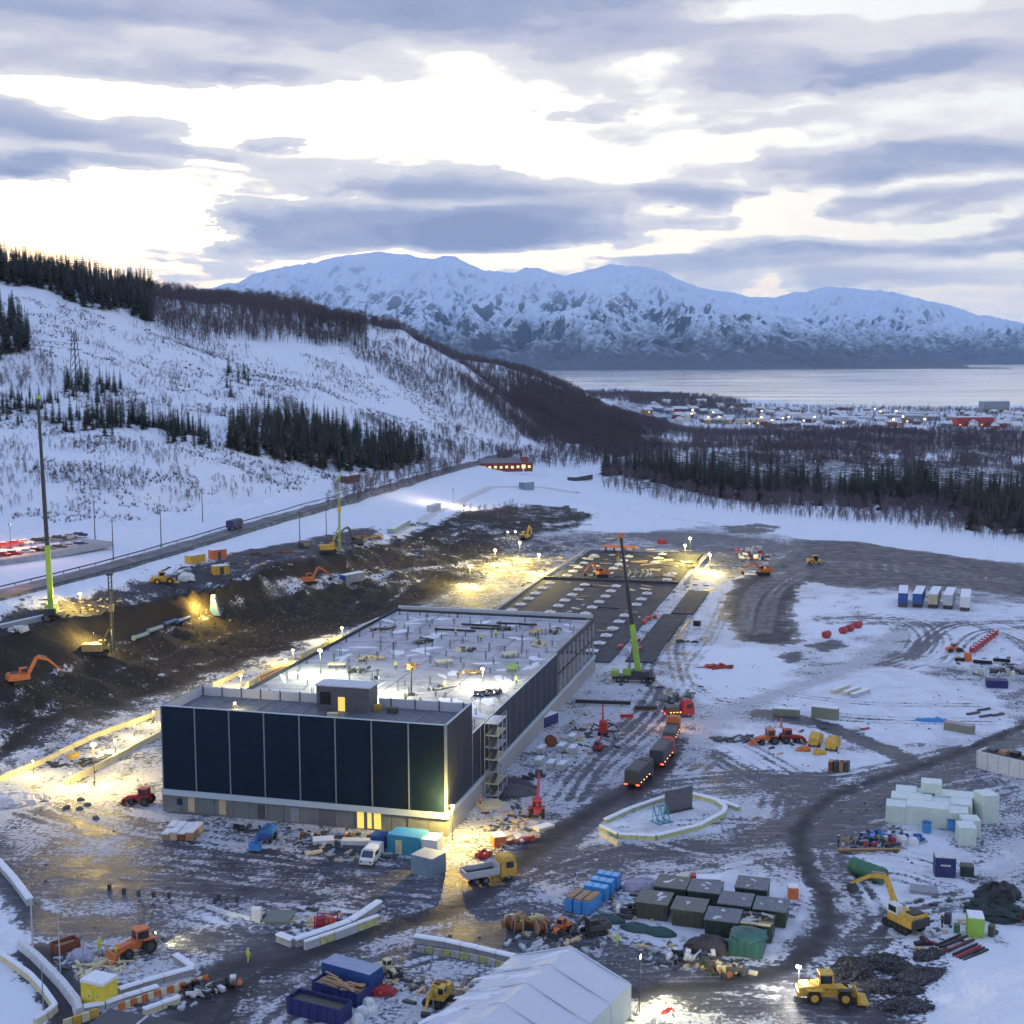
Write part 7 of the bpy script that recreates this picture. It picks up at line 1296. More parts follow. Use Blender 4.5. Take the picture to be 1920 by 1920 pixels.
strip('site_track', [(730, 1006), (790, 975), (860, 940), (900, 920), (930, 912), (1010, 914), (1080, 925)], 5, mat('packed_snow', (.62, .61, .62), rough=.7, var=.2, scale=.3, dirt=.5, dirtcol=(.36, .34, .33)), .25)
lorry('dark lorry driving on the road below the hillside', (*[(RQ[56][0] + RQ[57][0]) / 2 - 1, (RQ[56][1] + RQ[57][1]) / 2], RH[56] + .36), YAW(480, 980, 560, 957), DGREY, NAVY, 'box', L_=7.5, lit=False)
# car park on the slope at the left edge
strip('car_park', [(-90, 1048), (0, 1036), (90, 1022), (170, 1008)], 17, mat('car_park_snow', (.36, .35, .36), rough=.7, var=.3, scale=.2, dirt=.4), .3)
CM = [RED, DGREY, WHITE, NAVY, GREY, PINK, LGREY, BLACK]
for k in range(16):
    u = 6 + (k % 8) * 21 + random.uniform(-3, 3); v = (1040 if k < 8 else 1022) - .13 * u; p = P(u, v)
    m = CM[(k * 5) % 8]; car('%s car with snow on its roof in the hillside car park' % {RED: 'red', DGREY: 'dark grey', WHITE: 'white', NAVY: 'navy', GREY: 'grey', PINK: 'crimson', LGREY: 'silver', BLACK: 'black'}[m], (p[0], p[1], p[2] + .32), 15 + random.uniform(-6, 6), m, 'cars in the car park, ' + m.name)
# red farmhouse row with lit windows, huts
t = T('red_building', 'long red wooden building with lit windows at the end of the snowfield', 'building', P(950, 886), 8); L_ = 31.0; bx(-L_ / 2, L_ / 2, 0, 9, 0, 5.2).build('wall', paint('falu_red', (.26, .045, .03)), t); MB().add([(-L_ / 2 - .5, -.6, 5.1), (L_ / 2 + .5, -.6, 5.1), (L_ / 2 + .5, 4.5, 7.6), (-L_ / 2 - .5, 4.5, 7.6), (-L_ / 2 - .5, 9.6, 5.1), (L_ / 2 + .5, 9.6, 5.1)], [(0, 1, 2, 3), (3, 2, 5, 4), (0, 3, 4), (1, 5, 2)]).build('roof', mat('dark_roof_snow', (.16, .15, .17), rough=.8, dirt=.5, dirtcol=(.6, .62, .66)), t)
wm_ = bx(-.7, .7, -.06, .02, 0, 1.3).mesh('window', L_WIN)
for k in range(9): link('window', wm_, t, (-L_ / 2 + 2.5 + k * 3.3, 0, 2.0 + (.0 if k % 2 else .2)), (0, 0, 0), 1.0 + .5 * (k == 7))
bx(L_ / 2 - 6, L_ / 2 - 5, -.08, .02, 0, 2.2).build('door', WHITE, t); bx(9, 13, .3, 8, 5.2, 8.3).build('upper_storey', paint('falu_red', (.26, .045, .03)), t)
box_unit('hut', 'grey hut alone on the snowfield before the red building', 'hut', EDGE(983, 919, 1002, 919), 4, 4, BLUEGREY, .3); box_unit('hut', 'dark low hut at the edge of the birch wood', 'hut', EDGE(1079, 903, 1112, 901), 5, 2.6, DGREY, .3); box_unit('hut', 'small dark red cabin by the bend of the road', 'hut', EDGE(652, 905, 676, 901), 4, 3.5, paint('barn', (.16, .05, .04)), .3)
# ---- poles along the road, pylons, wires
PK = mat('weathered_pole', (.11, .10, .10), rough=.9, var=.3)
def upole(p, H=11): t = T('utility_pole', 'slender wooden utility pole beside the road on the slope', 'utility pole', p, 20, 'utility poles along the road'); MB().tube((0, 0, 0), (0, 0, H), .17, 6, .11).build('shaft', PK, t); bx(-1.0, 1.0, -.07, .07, H - .9, H - .75).build('cross_arm', PK, t); return t
for u, v in [(178, 1006), (212, 1045), (302, 1022), (380, 975), (562, 1025), (612, 1020)]: upole(P(u, v), 12)
def pylon(label, p, H, w, yaw): 
    t = T('pylon', label, 'pylon', p, yaw); mb = MB()
    for sx in (-1, 1):
        for sy in (-1, 1): mb.bar((sx * w, sy * w, 0), (sx * w * .22, sy * w * .22, H), .28)
    for k in range(9):
        f0, f1 = k / 9, (k + 1) / 9; a, b = w * (1 - .78 * f0), w * (1 - .78 * f1)
        for s_ in (-1, 1): mb.bar((-a, s_ * a, H * f0), (b, s_ * b, H * f1), .16).bar((a * s_, a, H * f0), (b * s_, -b, H * f1), .16)
    mb.build('lattice', DSTEEL, t)
    for z in (.72, .86): MB().bar((-4.2, 0, H * z), (4.2, 0, H * z), .3).build('cross_arm', DSTEEL, t)
    return t
py = P(145, 738); pylon('steel lattice power pylon standing on the snowy hillside', py, 30, 2.4, 60)
hp = P(1562, 925); t = T('pylon', 'pale H shaped wooden power pylon among the dark spruces', 'pylon', hp, 20)
for x in (-3, 3): MB().tube((x, 0, 0), (x, 0, 17), .3, 8).build('post', LGREY, t)
bx(-6, 6, -.25, .25, 15.8, 16.4).build('cross_arm', LGREY, t)
wr = MAT_W = mat('wire', (.06, .06, .07), rough=.5)
for k, (a, b, dz0, dz1, lab) in enumerate([((py[0] - 250, py[1] - 60), py, 30, 22, 'l'), ((hp[0] + 6, hp[1]), (hp[0] + 260, hp[1] - 40), 16, 16, 'r'), ((hp[0] - 3, hp[1]), (hp[0] - 220, hp[1] + 50), 16, 16, 'r')]):
    for j in range(2):
        c = []; za = hz(a[0], a[1]) + dz0 + 2 * j; zb = hz(b[0], b[1]) + dz1 + 2 * j
        for f in np.linspace(0, 1, 13): c.append((a[0] + (b[0] - a[0]) * f + j * 3, a[1] + (b[1] - a[1]) * f, za + (zb - za) * f - 18 * f * (1 - f)))
        mb = MB()
        for p_, q_ in zip(c[:-1], c[1:]): mb.tube(p_, q_, .06, 4)
        tag(mb.build('power_line', MAT_W), ['power line wire strung over the snowy hillside', 'power line wire from the H pylon over the gravel yard wood', 'power line wire from the H pylon towards the red building'][k], 'wire', ['wires over the hillside', 'wires right of the pylon', 'wires left of the pylon'][k])
# ================================================================ the town by the fjord
HW = [paint('house_white', (.62, .62, .60)), paint('house_red', (.28, .05, .035)), paint('house_ochre', (.42, .28, .10)), paint('house_grey', (.25, .27, .30)), paint('house_blue', (.12, .18, .26))]; HN = ['white', 'red', 'ochre', 'grey', 'blue grey']
RFS = mat('snowy_roof', (.66, .68, .72), rough=.8, var=.12)
HP = {}
def house(kind, loc, yaw, s):
    if kind not in HP:
        t = T('house', '%s painted house with snowy gable roof in the town by the fjord' % HN[kind], 'house', loc, yaw, HN[kind] + ' houses of the town', s); HP[kind] = t
        bx(-6, 6, -4, 4, -2.5, 5).build('wall', HW[kind], t); MB().prism([(-4.5, 4.9), (4.5, 4.9), (0, 8.2)], -6.5, 6.5).build('roof', RFS, t, rz=math.pi / 2)
        for x in (-3.5, 0, 3.5): bx(x - .8, x + .8, -4.08, -3.98, 1.6, 3.2).build('window', L_WIN if kind in (0, 2) and x == 0 else GLASS, t)
        return t
    return dup(HP[kind], loc, yaw, None, s)
TR = np.random.default_rng(3); cnt = 0
towns = [((1210, 752), (1420, 800), 46), ((1420, 772), (1640, 810), 60), ((1640, 782), (1925, 812), 52)]
for (u0, v0), (u1, v1), n in towns:
    for k in range(n):
        p = P(TR.uniform(u0, u1), TR.uniform(v0, v1))
        if p[2] < -49 or p[1] > 3600: continue
        house(int(TR.choice([0, 0, 1, 2, 3, 3, 4])), p, float(TR.uniform(0, 180)), float(TR.uniform(.8, 1.25)))
for k, (u, v, w, h, m) in enumerate([(1600, 800, 46, 9, LGREY), (1690, 798, 60, 10, GREY), (1510, 793, 40, 9, WHITE), (1830, 806, 50, 12, RED), (1870, 780, 46, 18, GREY), (1740, 790, 40, 8, LGREY), (1420, 800, 40, 7, CREAM)]):
    p = P(u, v); t = T('hall', ['pale grey long hall in the middle of the town', 'grey long hall of the town nearest the woods', 'white hall between the town houses', 'red hall with warm lights at the edge of town', 'tall grey hall standing at the shore', 'pale hall in the flat part of town', 'cream hall with a greenish light beside the woods'][k], 'hall', p, 5 * k - 10); bx(-w / 2, w / 2, 0, 18, -3, h).build('wall', m, t); bx(-w / 2 - .5, w / 2 + .5, -.5, 18.5, h + .01, h + .8).build('roof', RFS, t)
    for j in range(6): bx(-w / 2 + 3 + j * w / 7, -w / 2 + 6 + j * w / 7, -.1, -.01, 1, 3.5).build('window', L_WIN if (j + k) % 2 else GLASS, t)
L_TOWN = mat('town_lamp', (.9, .7, .3), emit=(1, .62, .20), est=12)
for k in range(18):
    u, v = TR.uniform(1250, 1920), TR.uniform(782, 808); p = P(u, v); t = T('street_lamp', 'warm glowing street lamp in the town', 'street lamp', p, 0, 'street lamps of the town'); MB().tube((0, 0, 0), (0, 0, 9), .15, 6).build('post', DGREY, t); MB().box(-.8, .8, -.8, .8, 9, 9.9 if k % 5 else 11).build('lamp', L_TOWN, t)
# ================================================================ trees
BARK = mat('birch_bark', (.16, .14, .14), rough=.9, var=.4); TWIG = mat('birch_twigs', (.115, .090, .100), rough=.9, var=.35); NEED = mat('spruce_needles', (.022, .034, .026), rough=.8, var=.45, scale=.6); NEED2 = mat('spruce_needles_brown', (.034, .034, .024), rough=.8, var=.45, scale=.6); TRK = mat('spruce_bark', (.06, .045, .038), rough=.9)
def spruce_meshes(seed, slim):
    r = random.Random(seed); tr = MB().tube((0, 0, -.6), (0, 0, 15.5), .2, 6, .04).mesh('trunk', TRK); c = MB(); H = 16.0; tiers = 15
    for i in range(tiers):
        f = i / (tiers - 1); z = 1.6 + (H - 1.9) * f; rad = (2.5 * (1 - f) ** .85 + .22) * slim * r.uniform(.8, 1.15); n = max(4, int(9 - 4 * f)); a0 = r.uniform(0, 6)
        for k in range(n):
            a = a0 + k * 6.283 / n + r.uniform(-.2, .2); q = rad * r.uniform(.7, 1.15); dr = .32 * q; w = .34 * q + .12
            tip = (q * math.cos(a), q * math.sin(a), z - dr); l = (q * .6 * math.cos(a) - w * math.sin(a), q * .6 * math.sin(a) + w * math.cos(a), z - dr * .75 - .15); l2 = (q * .6 * math.cos(a) + w * math.sin(a), q * .6 * math.sin(a) - w * math.cos(a), z - dr * .75 - .15)
            c.add([(0, 0, z + .35), l, tip, l2], [(0, 1, 2), (0, 2, 3)])
    c.add([(.12, 0, H - 1.2), (-.1, .1, H - 1.2), (-.1, -.1, H - 1.2), (0, 0, H)], [(0, 1, 3), (1, 2, 3), (2, 0, 3)])
    return tr, c
def birch_meshes(seed):
    r = random.Random(seed); H = 9.0; tr = MB(); c = MB(); p = Vector((0, 0, -.5)); d = Vector((r.uniform(-.1, .1), r.uniform(-.1, .1), 1)); pts = [p]
    for i in range(5): q = pts[-1] + d.normalized() * (H * .78 / 5); pts.append(q); d = d + Vector((r.uniform(-.15, .15), r.uniform(-.15, .15), 0))
    for i in range(5): tr.tube(pts[i], pts[i + 1], .13 - .022 * i, 5, .13 - .022 * (i + 1))
    def sliver(a, b, w):
        dd = (b - a).normalized(); s_ = dd.cross(Vector((r.uniform(-1, 1), r.uniform(-1, 1), r.uniform(-1, 1)))).normalized() * w; c.add([a - s_, a + s_, b], [(0, 1, 2)])
    for i in range(22):
        f = r.uniform(.25, 1); k = min(4, int(f * 5)); a = pts[k] + (pts[k + 1] - pts[k]) * (f * 5 - k if k < 5 else 0); an = r.uniform(0, 6.28); L_ = r.uniform(1.2, 2.9) * (1.25 - f * .6); b = a + Vector((math.cos(an) * L_ * .75, math.sin(an) * L_ * .75, L_ * r.uniform(.5, 1.0))); sliver(a, b, .055)
        for j in range(6):
            g = r.uniform(.3, 1); s0 = a + (b - a) * g; sliver(s0, s0 + Vector((r.uniform(-.8, .8), r.uniform(-.8, .8), r.uniform(.1, 1.0))), .04)
    return tr.mesh('trunk', BARK), c
def scrub_mesh(seed):
    r = random.Random(seed); c = MB()
    for k in range(16):
        a = r.uniform(0, 6.28); q = r.uniform(.2, 1.0); h = r.uniform(.5, 1.6); b = (q * .3 * math.cos(a), q * .3 * math.sin(a)); w = .05; c.add([(b[0] - w, b[1], -.1), (b[0] + w, b[1] + w, -.1), (q * math.cos(a), q * math.sin(a), h)], [(0, 1, 2)])
    return c.mesh('scrub', TWIG)
SPR = []; BIR = []
for s_, (sl_, nm_) in enumerate([(1.0, NEED), (.85, NEED), (1.1, NEED2)]): tr, c = spruce_meshes(s_, sl_); SPR.append((tr, c.mesh('crown', nm_), c))
for s_ in range(4): tr, c = birch_meshes(s_ + 20); BIR.append((tr, c.mesh('crown', TWIG), c))
TREES = []     # x, y, z, scale, kind, group, label
def inpoly(x, y, Q):
    ins = np.zeros(len(x), bool)
    for (x1, y1), (x2, y2) in zip(Q, np.roll(Q, -1, 0)): ins ^= ((y1 > y) != (y2 > y)) & (x < (x2 - x1) * (y - y1) / (y2 - y1 + 1e-12) + x1)
    return ins
def scatter(pts, n, kind, smin, smax, label, group, clump=0.0, pix=True, sd=0):
    Q = np.array([P(*p)[:2] for p in pts] if pix else pts); lo, hi = Q.min(0), Q.max(0); rg = np.random.default_rng(n + sd); got = 0
    for _ in range(40):
        x = rg.uniform(lo[0], hi[0], n * 2); y = rg.uniform(lo[1], hi[1], n * 2); k = inpoly(x, y, Q)
        if clump: k &= perlin(x / 28, y / 28, 77 + sd) + perlin(x / 9, y / 9, 5) * .5 > clump
        x, y = x[k][:n - got], y[k][:n - got]
        if len(x):
            z = height(x, y)
            for a, b, c in zip(x, y, z):
                if c > -49: TREES.append((a, b, c, rg.uniform(smin, smax), kind, group, label))
            got += len(x)
        if got >= n: break
S1 = ('dark spruce in the belt across the lower snowy slope', 'spruces in the belt on the lower slope'); S2 = ('tall spruce on the crest of the snowy hill', 'spruces on the hill crest'); S3 = ('dark spruce in the wood beyond the gravel yard', 'spruces beyond the gravel yard'); S4 = ('spruce standing alone among the scrub on the hillside', 'scattered hillside spruces')
B1 = ('bare birch on the snowy hillside', 'bare birches on the hillside'); B2 = ('bare birch in the dense wood on the far ridge', 'bare birches on the ridge'); B3 = ('bare birch in the wood beyond the gravel yard', 'bare birches beyond the gravel yard'); B4 = ('bare birch beside the road embankment', 'bare birches beside the road'); B5 = ('bare birch in the valley wood towards the town', 'bare birches in the valley')
# hill crest wood: world polygon behind the crest
def ridge(pts, back): 
    A_ = [D(*p)[:2] for p in pts]; return A_ + [(x * (1 + back / y), y + back) for x, y in A_[::-1]]
scatter(ridge([(-60, 500, 800), (0, 515, 805), (60, 525, 815), (120, 540, 815), (170, 560, 800), (230, 560, 830), (290, 580, 850)], 120), 620, 's', .7, 1.25, *S2, pix=False)
scatter(ridge([(230, 565, 850), (300, 590, 840), (380, 615, 850), (450, 630, 890), (540, 640, 930), (620, 645, 960), (690, 640, 985)], 330), 3200, 'b', 1.0, 1.7, *B2, pix=False)
scatter(ridge([(640, 640, 985), (700, 628, 1010), (760, 622, 1050), (820, 650, 1065)], 200), 420, 'b', .8, 1.3, *B2, pix=False, sd=50)
scatter([(640, 655), (760, 640), (850, 690), (960, 760), (1060, 825), (980, 830), (860, 790), (740, 720)], 1500, 'b', .4, .85, *B1, sd=51)
scatter([(0, 700), (200, 740), (420, 770), (640, 800), (640, 880), (400, 900), (200, 930), (0, 940)], 1500, 'b', .12, .38, *B1, clump=-.05, sd=52)
scatter([(20, 560), (300, 610), (560, 680), (700, 700), (700, 800), (420, 770), (200, 730), (20, 700)], 1700, 'b', .10, .36, *B1, clump=-.02, sd=53)
scatter(ridge([(560, 640, 950), (620, 645, 965), (690, 640, 985)], 200), 60, 's', .6, .9, *S2, pix=False, sd=3)
scatter([(60, 770), (140, 772), (250, 786), (330, 800), (400, 806), (400, 838), (300, 830), (160, 815), (120, 800)], 130, 's', .4, .75, *S1, clump=-.1)
scatter([(430, 800), (500, 796), (600, 800), (700, 815), (780, 838), (800, 862), (700, 886), (620, 882), (500, 858), (430, 838)], 420, 's', .6, 1.05, *S1)
scatter([(430, 800), (600, 800), (780, 838), (800, 868), (640, 890), (430, 842)], 150, 'b', .8, 1.2, *B1, sd=5)
scatter([(-20, 590), (55, 590), (60, 660), (-20, 672)], 60, 's', .7, 1.1, *S4, sd=1)
scatter([(0, 640), (100, 660), (110, 720), (0, 720)], 90, 'b', .5, .9, *B1, sd=6)
scatter([(0, 740), (140, 745), (60, 790), (0, 790)], 40, 's', .3, .55, *S4, sd=2); scatter([(120, 690), (230, 720), (220, 760), (120, 740)], 36, 's', .4, .75, *S4, sd=4)
scatter([(0, 800), (400, 860), (620, 905), (560, 925), (380, 940), (200, 955), (0, 960)], 420, 'b', .25, .6, *B1, clump=.05, sd=8)
scatter([(150, 700), (420, 740), (640, 770), (820, 800), (1000, 815), (960, 850), (820, 850), (700, 815), (430, 795), (200, 775)], 560, 'b', .4, .85, *B1, clump=.08, sd=9)
scatter([(100, 560), (300, 600), (500, 660), (690, 680), (700, 740), (420, 720), (150, 680)], 260, 'b', .25, .55, *B1, clump=.15, sd=10); scatter([(420, 700), (460, 690), (480, 740), (430, 745)], 8, 's', .5, .8, *S4, sd=12)
scatter([(690, 640), (760, 625), (830, 660), (900, 720), (990, 775), (1060, 820), (1000, 820), (880, 780), (760, 720), (690, 700)], 1100, 'b', .6, 1.0, *B1, sd=13)
scatter(ridge([(700, 625, 1030), (770, 622, 1055), (830, 665, 1070), (900, 712, 1090), (980, 765, 1160), (1060, 815, 1180)], 160), 1300, 'b', .9, 1.4, *B2, pix=False, sd=14)
scatter(ridge([(860, 690, 1450), (960, 715, 1480), (1060, 765, 1380), (1150, 815, 1220), (1250, 830, 1250)], 520), 4200, 'b', 1.0, 1.5, *B2, pix=False, sd=15)
scatter([(640, 905), (720, 890), (800, 872), (870, 862), (860, 885), (760, 915), (660, 945), (600, 950)], 240, 'b', .5, .95, *B4, sd=16); scatter([(780, 855), (900, 838), (1050, 850), (1140, 870), (1080, 880), (900, 868), (800, 872)], 300, 'b', .7, 1.2, *B4, sd=17)
scatter([(860, 960), (960, 945), (1000, 958), (960, 975), (880, 985)], 70, 'b', .3, .6, *B4, sd=18)
def band(us, d0, d1): return [(D(u, 900, d)[0], d) for u, d in zip(us, d0)] + [(D(u, 900, d)[0], d) for u, d in list(zip(us, d1))[::-1]]
us = [1130, 1200, 1300, 1400, 1500, 1600, 1700, 1800, 1900, 1990]
scatter(band(us, [770, 740, 690, 660, 640, 630, 600, 570, 545, 530], [930, 930, 880, 860, 850, 840, 820, 800, 780, 760]), 1900, 'b', .8, 1.3, *B3, pix=False, sd=19)
scatter(band(us[:], [800, 790, 740, 720, 700, 690, 670, 640, 610, 590], [900, 880, 840, 830, 820, 810, 800, 780, 750, 730]), 460, 's', .8, 1.4, *S3, clump=.08, pix=False, sd=20)
scatter(band([1180, 1240, 1300], [820, 800, 790], [900, 880, 880]), 50, 's', .7, 1.0, *S3, pix=False, sd=21); scatter(band([1820, 1880, 1960], [560, 545, 530], [700, 680, 660]), 80, 's', .8, 1.15, *S3, pix=False, sd=22)
scatter(band(us, [720, 690, 640, 610, 590, 575, 555, 535, 515, 500], [770, 740, 690, 660, 640, 630, 600, 570, 545, 530]), 420, 'b', .35, .8, *B3, pix=False, sd=23)
scatter([(860, 720), (930, 745), (1010, 785), (1080, 815), (1160, 830), (1200, 858), (1130, 866), (1040, 850), (960, 800)], 1100, 'b', .8, 1.3, *B2, sd=40)
scatter(band([900, 960, 1040, 1120, 1200], [1200, 1210, 1150, 1080, 1000], [1520, 1520, 1450, 1350, 1280]), 1800, 'b', .9, 1.4, *B2, pix=False, sd=41)
us2 = [1150, 1300, 1450, 1600, 1750, 1900, 2000]
scatter(band(us2, [950] * 7, [1250] * 7), 3000, 'b', .7, 1.2, *B5, clump=.06, pix=False, sd=24); scatter(band(us2, [1300] * 7, [1680, 1680, 1660, 1640, 1640, 1640, 1640]), 4600, 'b', .9, 1.45, *B5, clump=-.2, pix=False, sd=25)
scatter(band(us2[1:], [1700] * 6, [2500] * 6), 3000, 'b', .8, 1.3, *B5, clump=.0, pix=False, sd=26); scatter(band([1180, 1280, 1400], [2100, 2100, 2100], [3300, 3200, 2700]), 1200, 'b', .9, 1.5, *B5, clump=.0, pix=False, sd=27); scatter(band([1090, 1160, 1260, 1380], [1900, 2000, 2100, 2100], [4200, 4300, 3900, 2900]), 2600, 'b', 1.0, 1.7, *B5, clump=-.05, pix=False, sd=28)
for kind, MS in (('s', SPR), ('b', BIR)):
    L_ = [t for t in TREES if t[4] == kind and t[3] * (16 if kind == 's' else 9) > 0]; L_.sort(key=lambda t: -t[3] / math.hypot(t[0], t[1]))
    for i, (x, y, z, s_, _, g, lab) in enumerate(L_[:300]):
        t = T('spruce_tree' if kind == 's' else 'birch_tree', lab, 'tree', (x, y, z - .2), random.uniform(0, 360), g, s_); tr, cr, _c2 = MS[i % len(MS)]; link('trunk', tr, t); link('crown', cr, t)
    rest = L_[300:]
    # the others: one mass, instanced on points
    pts = bpy.data.meshes.new('spruce_wood' if kind == 's' else 'birch_wood'); pts.from_pydata([(t[0], t[1], t[2] - .2) for t in rest], [], [])
    a = pts.attributes.new('size', 'FLOAT', 'POINT'); a.data.foreach_set('value', [t[3] for t in rest]); a = pts.attributes.new('turn', 'FLOAT', 'POINT'); a.data.foreach_set('value', [random.uniform(0, 6.28) for _ in rest]); a = pts.attributes.new('variant', 'INT', 'POINT'); a.data.foreach_set('value', [i % len(MS) for i in range(len(rest))])
    o = bpy.data.objects.new(pts.name, pts); COL.objects.link(o); o['kind'] = 'stuff'; tag(o, 'dark spruce woods on the hill crest and beyond the yard' if kind == 's' else 'bare brown birch woods over ridge and valley', 'wood')
    ng = bpy.data.node_groups.new(pts.name, 'GeometryNodeTree'); ng.interface.new_socket('Geometry', in_out='INPUT', socket_type='NodeSocketGeometry'); ng.interface.new_socket('Geometry', in_out='OUTPUT', socket_type='NodeSocketGeometry')
    gi, go, jn = ng.nodes.new('NodeGroupInput'), ng.nodes.new('NodeGroupOutput'), ng.nodes.new('GeometryNodeJoinGeometry'); lk = ng.links
    def attr(n_, ty):
        q = ng.nodes.new('GeometryNodeInputNamedAttribute'); q.data_type = ty; q.inputs[0].default_value = n_; return q.outputs[0]
    sz, tn, va = attr('size', 'FLOAT'), attr('turn', 'FLOAT'), attr('variant', 'INT'); cx = ng.nodes.new('ShaderNodeCombineXYZ'); lk.new(tn, cx.inputs[2])
    for j, (tr, cr, c) in enumerate(MS):
        full = MB(); full.v = list(c.v); full.f = list(c.f); full.tube((0, 0, -.5), (0, 0, 8 if kind == 'b' else 14), .12, 4, .03); ob = bpy.data.objects.new('tree_template', full.mesh('tree_template', cr.materials[0]))
        inf = ng.nodes.new('GeometryNodeObjectInfo'); inf.inputs[0].default_value = ob; cmp_ = ng.nodes.new('FunctionNodeCompare'); cmp_.data_type = 'INT'; cmp_.operation = 'EQUAL'; lk.new(va, cmp_.inputs[2]); cmp_.inputs[3].default_value = j
        ip = ng.nodes.new('GeometryNodeInstanceOnPoints'); lk.new(gi.outputs[0], ip.inputs[0]); lk.new(cmp_.outputs[0], ip.inputs['Selection']); lk.new(inf.outputs['Geometry'], ip.inputs['Instance']); lk.new(cx.outputs[0], ip.inputs['Rotation']); lk.new(sz, ip.inputs['Scale']); lk.new(ip.outputs[0], jn.inputs[0])
    lk.new(jn.outputs[0], go.inputs[0]); o.modifiers.new('trees', 'NODES').node_group = ng
# scrub, stones: stuff
def mass(name, label, cat, tmpl, X, Y, S_, dz=0.0):
    V0 = np.array(tmpl.v if isinstance(tmpl, MB) else [v.co for v in tmpl.vertices]); F0 = [tuple(p.vertices) for p in tmpl.polygons]; Z = height(X, Y); n = len(X); rg = np.random.default_rng(n); a = rg.uniform(0, 6.28, n); ca, sa = np.cos(a), np.sin(a)
    V = np.empty((n, len(V0), 3)); V[:, :, 0] = (V0[None, :, 0] * ca[:, None] - V0[None, :, 1] * sa[:, None]) * S_[:, None] + X[:, None]; V[:, :, 1] = (V0[None, :, 0] * sa[:, None] + V0[None, :, 1] * ca[:, None]) * S_[:, None] + Y[:, None]; V[:, :, 2] = V0[None, :, 2] * S_[:, None] + Z[:, None] + dz
    m_ = len(V0); F = [tuple(i * m_ + k for k in f) for i in range(n) for f in F0]; me = bpy.data.meshes.new(name); me.from_pydata(V.reshape(-1, 3).tolist(), [], F); me.materials.append(tmpl.materials[0]); o = bpy.data.objects.new(name, me); COL.objects.link(o); o['kind'] = 'stuff'; tag(o, label, cat); return o
Q = np.array([P(*p)[:2] for p in [(-30, 560), (150, 560), (300, 600), (480, 660), (690, 660), (760, 640), (900, 740), (1040, 830), (900, 850), (620, 905), (500, 935), (300, 965), (-30, 990)]]); rg = np.random.default_rng(8)
x = rg.uniform(Q[:, 0].min(), Q[:, 0].max(), 60000); y = rg.uniform(Q[:, 1].min(), Q[:, 1].max(), 60000); k = inpoly(x, y, Q) & (perlin(x / 40, y / 40, 7) + .7 * perlin(x / 11, y / 11, 8) > .10); x, y = x[k][:12000], y[k][:12000]
mass('hillside_scrub', 'low bare scrub poking through the snow of the hillside', 'scrub', scrub_mesh(4), x, y, rg.uniform(.25, 1.25, len(x)))
ST = MB().lump(.5, .4, .35, 5, 6, 3, .6).mesh('stone', mat('stone_dark', (.07, .068, .07), rough=.9, var=.4))
Q = np.array([P(*p)[:2] for p in [(0, 1300), (300, 1180), (600, 1090), (900, 1010), (980, 1000), (960, 1060), (700, 1155), (480, 1228), (250, 1298), (0, 1400)]]); x = rg.uniform(Q[:, 0].min(), Q[:, 0].max(), 9000); y = rg.uniform(Q[:, 1].min(), Q[:, 1].max(), 9000); k = inpoly(x, y, Q); x, y = x[k], y[k]
x2 = rg.uniform(-85, 130, 1500); y2 = rg.uniform(143, 330, 1500); ca, sa = math.cos(R(BYAW)), math.sin(R(BYAW)); la = (x2 - BX) * ca + (y2 - BY) * sa; lb = -(x2 - BX) * sa + (y2 - BY) * ca; k = ~((la > -48) & (la < 3) & (lb > -3) & (lb < 112)) & (perlin(x2 / 12, y2 / 12, 90) > .12); x2, y2 = x2[k], y2[k]
x, y = np.concatenate([x, x2]), np.concatenate([y, y2]); mass('loose_stones', 'loose stones and clods over the earth slopes and the yard', 'stones', ST, x, y, np.concatenate([rg.uniform(.2, 1.0, len(x) - len(x2)) ** 1.5, rg.uniform(.2, .55, len(x2))]))

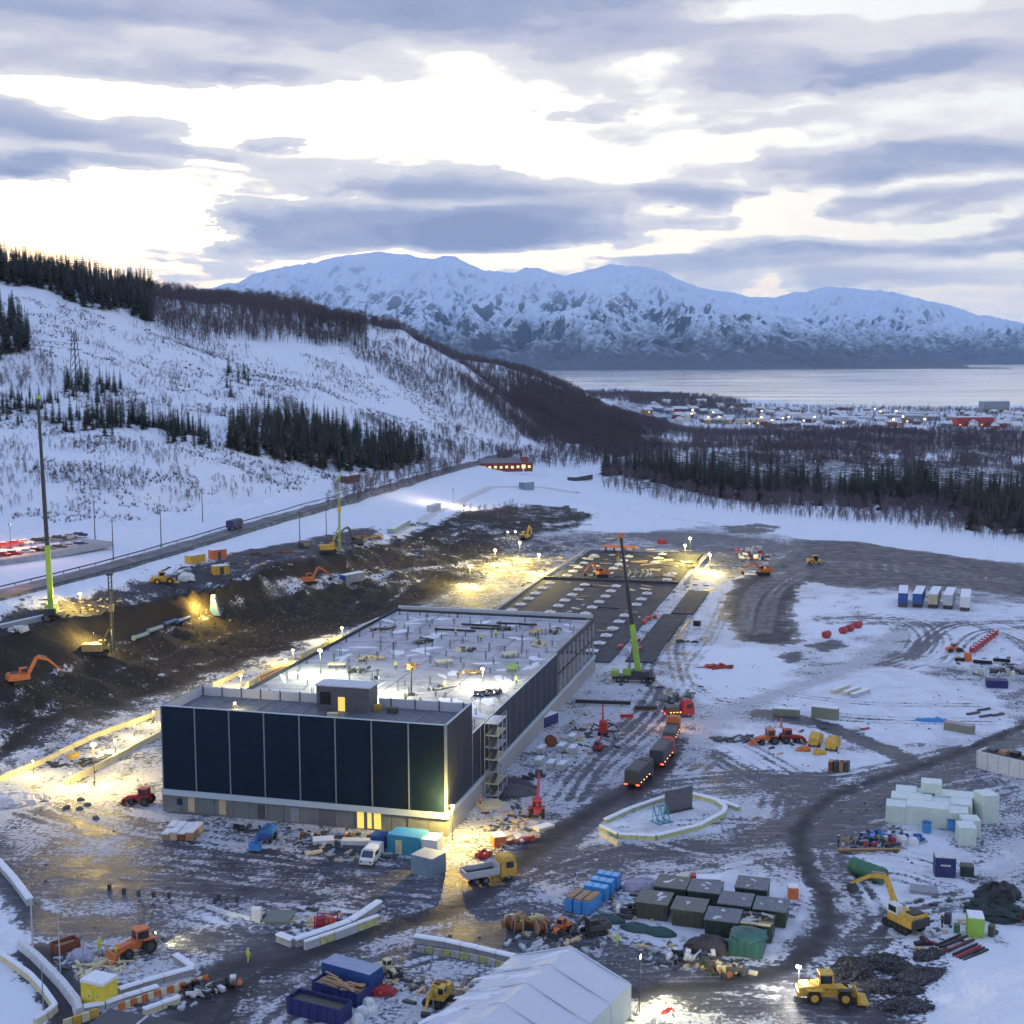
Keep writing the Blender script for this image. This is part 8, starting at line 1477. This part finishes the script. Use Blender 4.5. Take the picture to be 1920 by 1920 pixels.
# litter of the building site: offcuts, packaging, clods
def litter(name, label, m, zones, seed):
    r = np.random.default_rng(seed); X = []; Y = []
    for (u, v, ru, rv, n) in zones:
        for _ in range(n):
            a, d = r.uniform(0, 6.28), r.uniform(0, 1) ** .6; p = P(u + ru * d * math.cos(a), v + rv * d * math.sin(a)); X.append(p[0]); Y.append(p[1])
    X, Y = np.array(X), np.array(Y); la = (X - BX) * ca + (Y - BY) * sa; lb = -(X - BX) * sa + (Y - BY) * ca; k = ~((la > -46.5) & (la < 1) & (lb > -.8) & (lb < 108.5)); X, Y = X[k], Y[k]
    t_ = MB().box(-.9, .9, -.22, .22, -.05, .28, tx=.9).box(-.1, .7, -.5, .3, -.05, .18).mesh('offcut', m); mass(name, label, 'litter', t_, X[::2], Y[::2], r.uniform(.15, 1.0, len(X[::2])) ** 1.4)
Z1 = [(650, 1575, 130, 14, 60), (960, 1540, 60, 40, 70), (1060, 1400, 60, 50, 60), (1130, 1370, 70, 40, 50), (1040, 1760, 110, 25, 60), (1300, 1790, 110, 30, 80), (1200, 1700, 80, 40, 60), (640, 1600, 90, 12, 30), (1640, 1585, 90, 22, 60), (1760, 1740, 110, 50, 60), (180, 1800, 90, 25, 50), (300, 1860, 110, 25, 40), (720, 1850, 70, 40, 50), (1000, 1060, 120, 40, 160), (1200, 1090, 130, 50, 130), (1180, 1180, 60, 40, 70), (1400, 1050, 60, 25, 60), (700, 1010, 120, 25, 90), (400, 1060, 160, 22, 70), (120, 1130, 120, 20, 60), (150, 1420, 120, 30, 60), (1480, 1390, 90, 30, 40), (1850, 1260, 70, 40, 50), (560, 1720, 120, 20, 50), (870, 1860, 70, 30, 50)]
litter('pale_litter', 'pale offcuts and packaging scattered over the building site', LGREY, Z1, 1); litter('wood_litter', 'wooden offcuts scattered over the building site', WOODP, Z1, 2); litter('dark_litter', 'dark steel and rubble offcuts scattered over the building site', DGREY, Z1 + [(1240, 1290, 80, 40, 40)], 3)
# ---------------------------------------------------------------- evening haze over the whole landscape
hzm = bpy.data.materials.new('haze_air'); hzm.use_nodes = True; t_ = hzm.node_tree; t_.nodes.remove(t_.nodes['Principled BSDF']); pv = t_.nodes.new('ShaderNodeVolumePrincipled'); pv.inputs['Color'].default_value = (.52, .74, 1.0, 1); pv.inputs['Density'].default_value = 2.0e-5; pv.inputs['Anisotropy'].default_value = .2
t_.links.new(pv.outputs[0], [n for n in t_.nodes if n.type == 'OUTPUT_MATERIAL'][0].inputs['Volume'])
hb = bx(-16000, 18000, -700, 27000, -90, 1350).build('haze', hzm); tag(hb, 'thin blue evening haze over fjord and mountains', 'haze', kind='stuff')
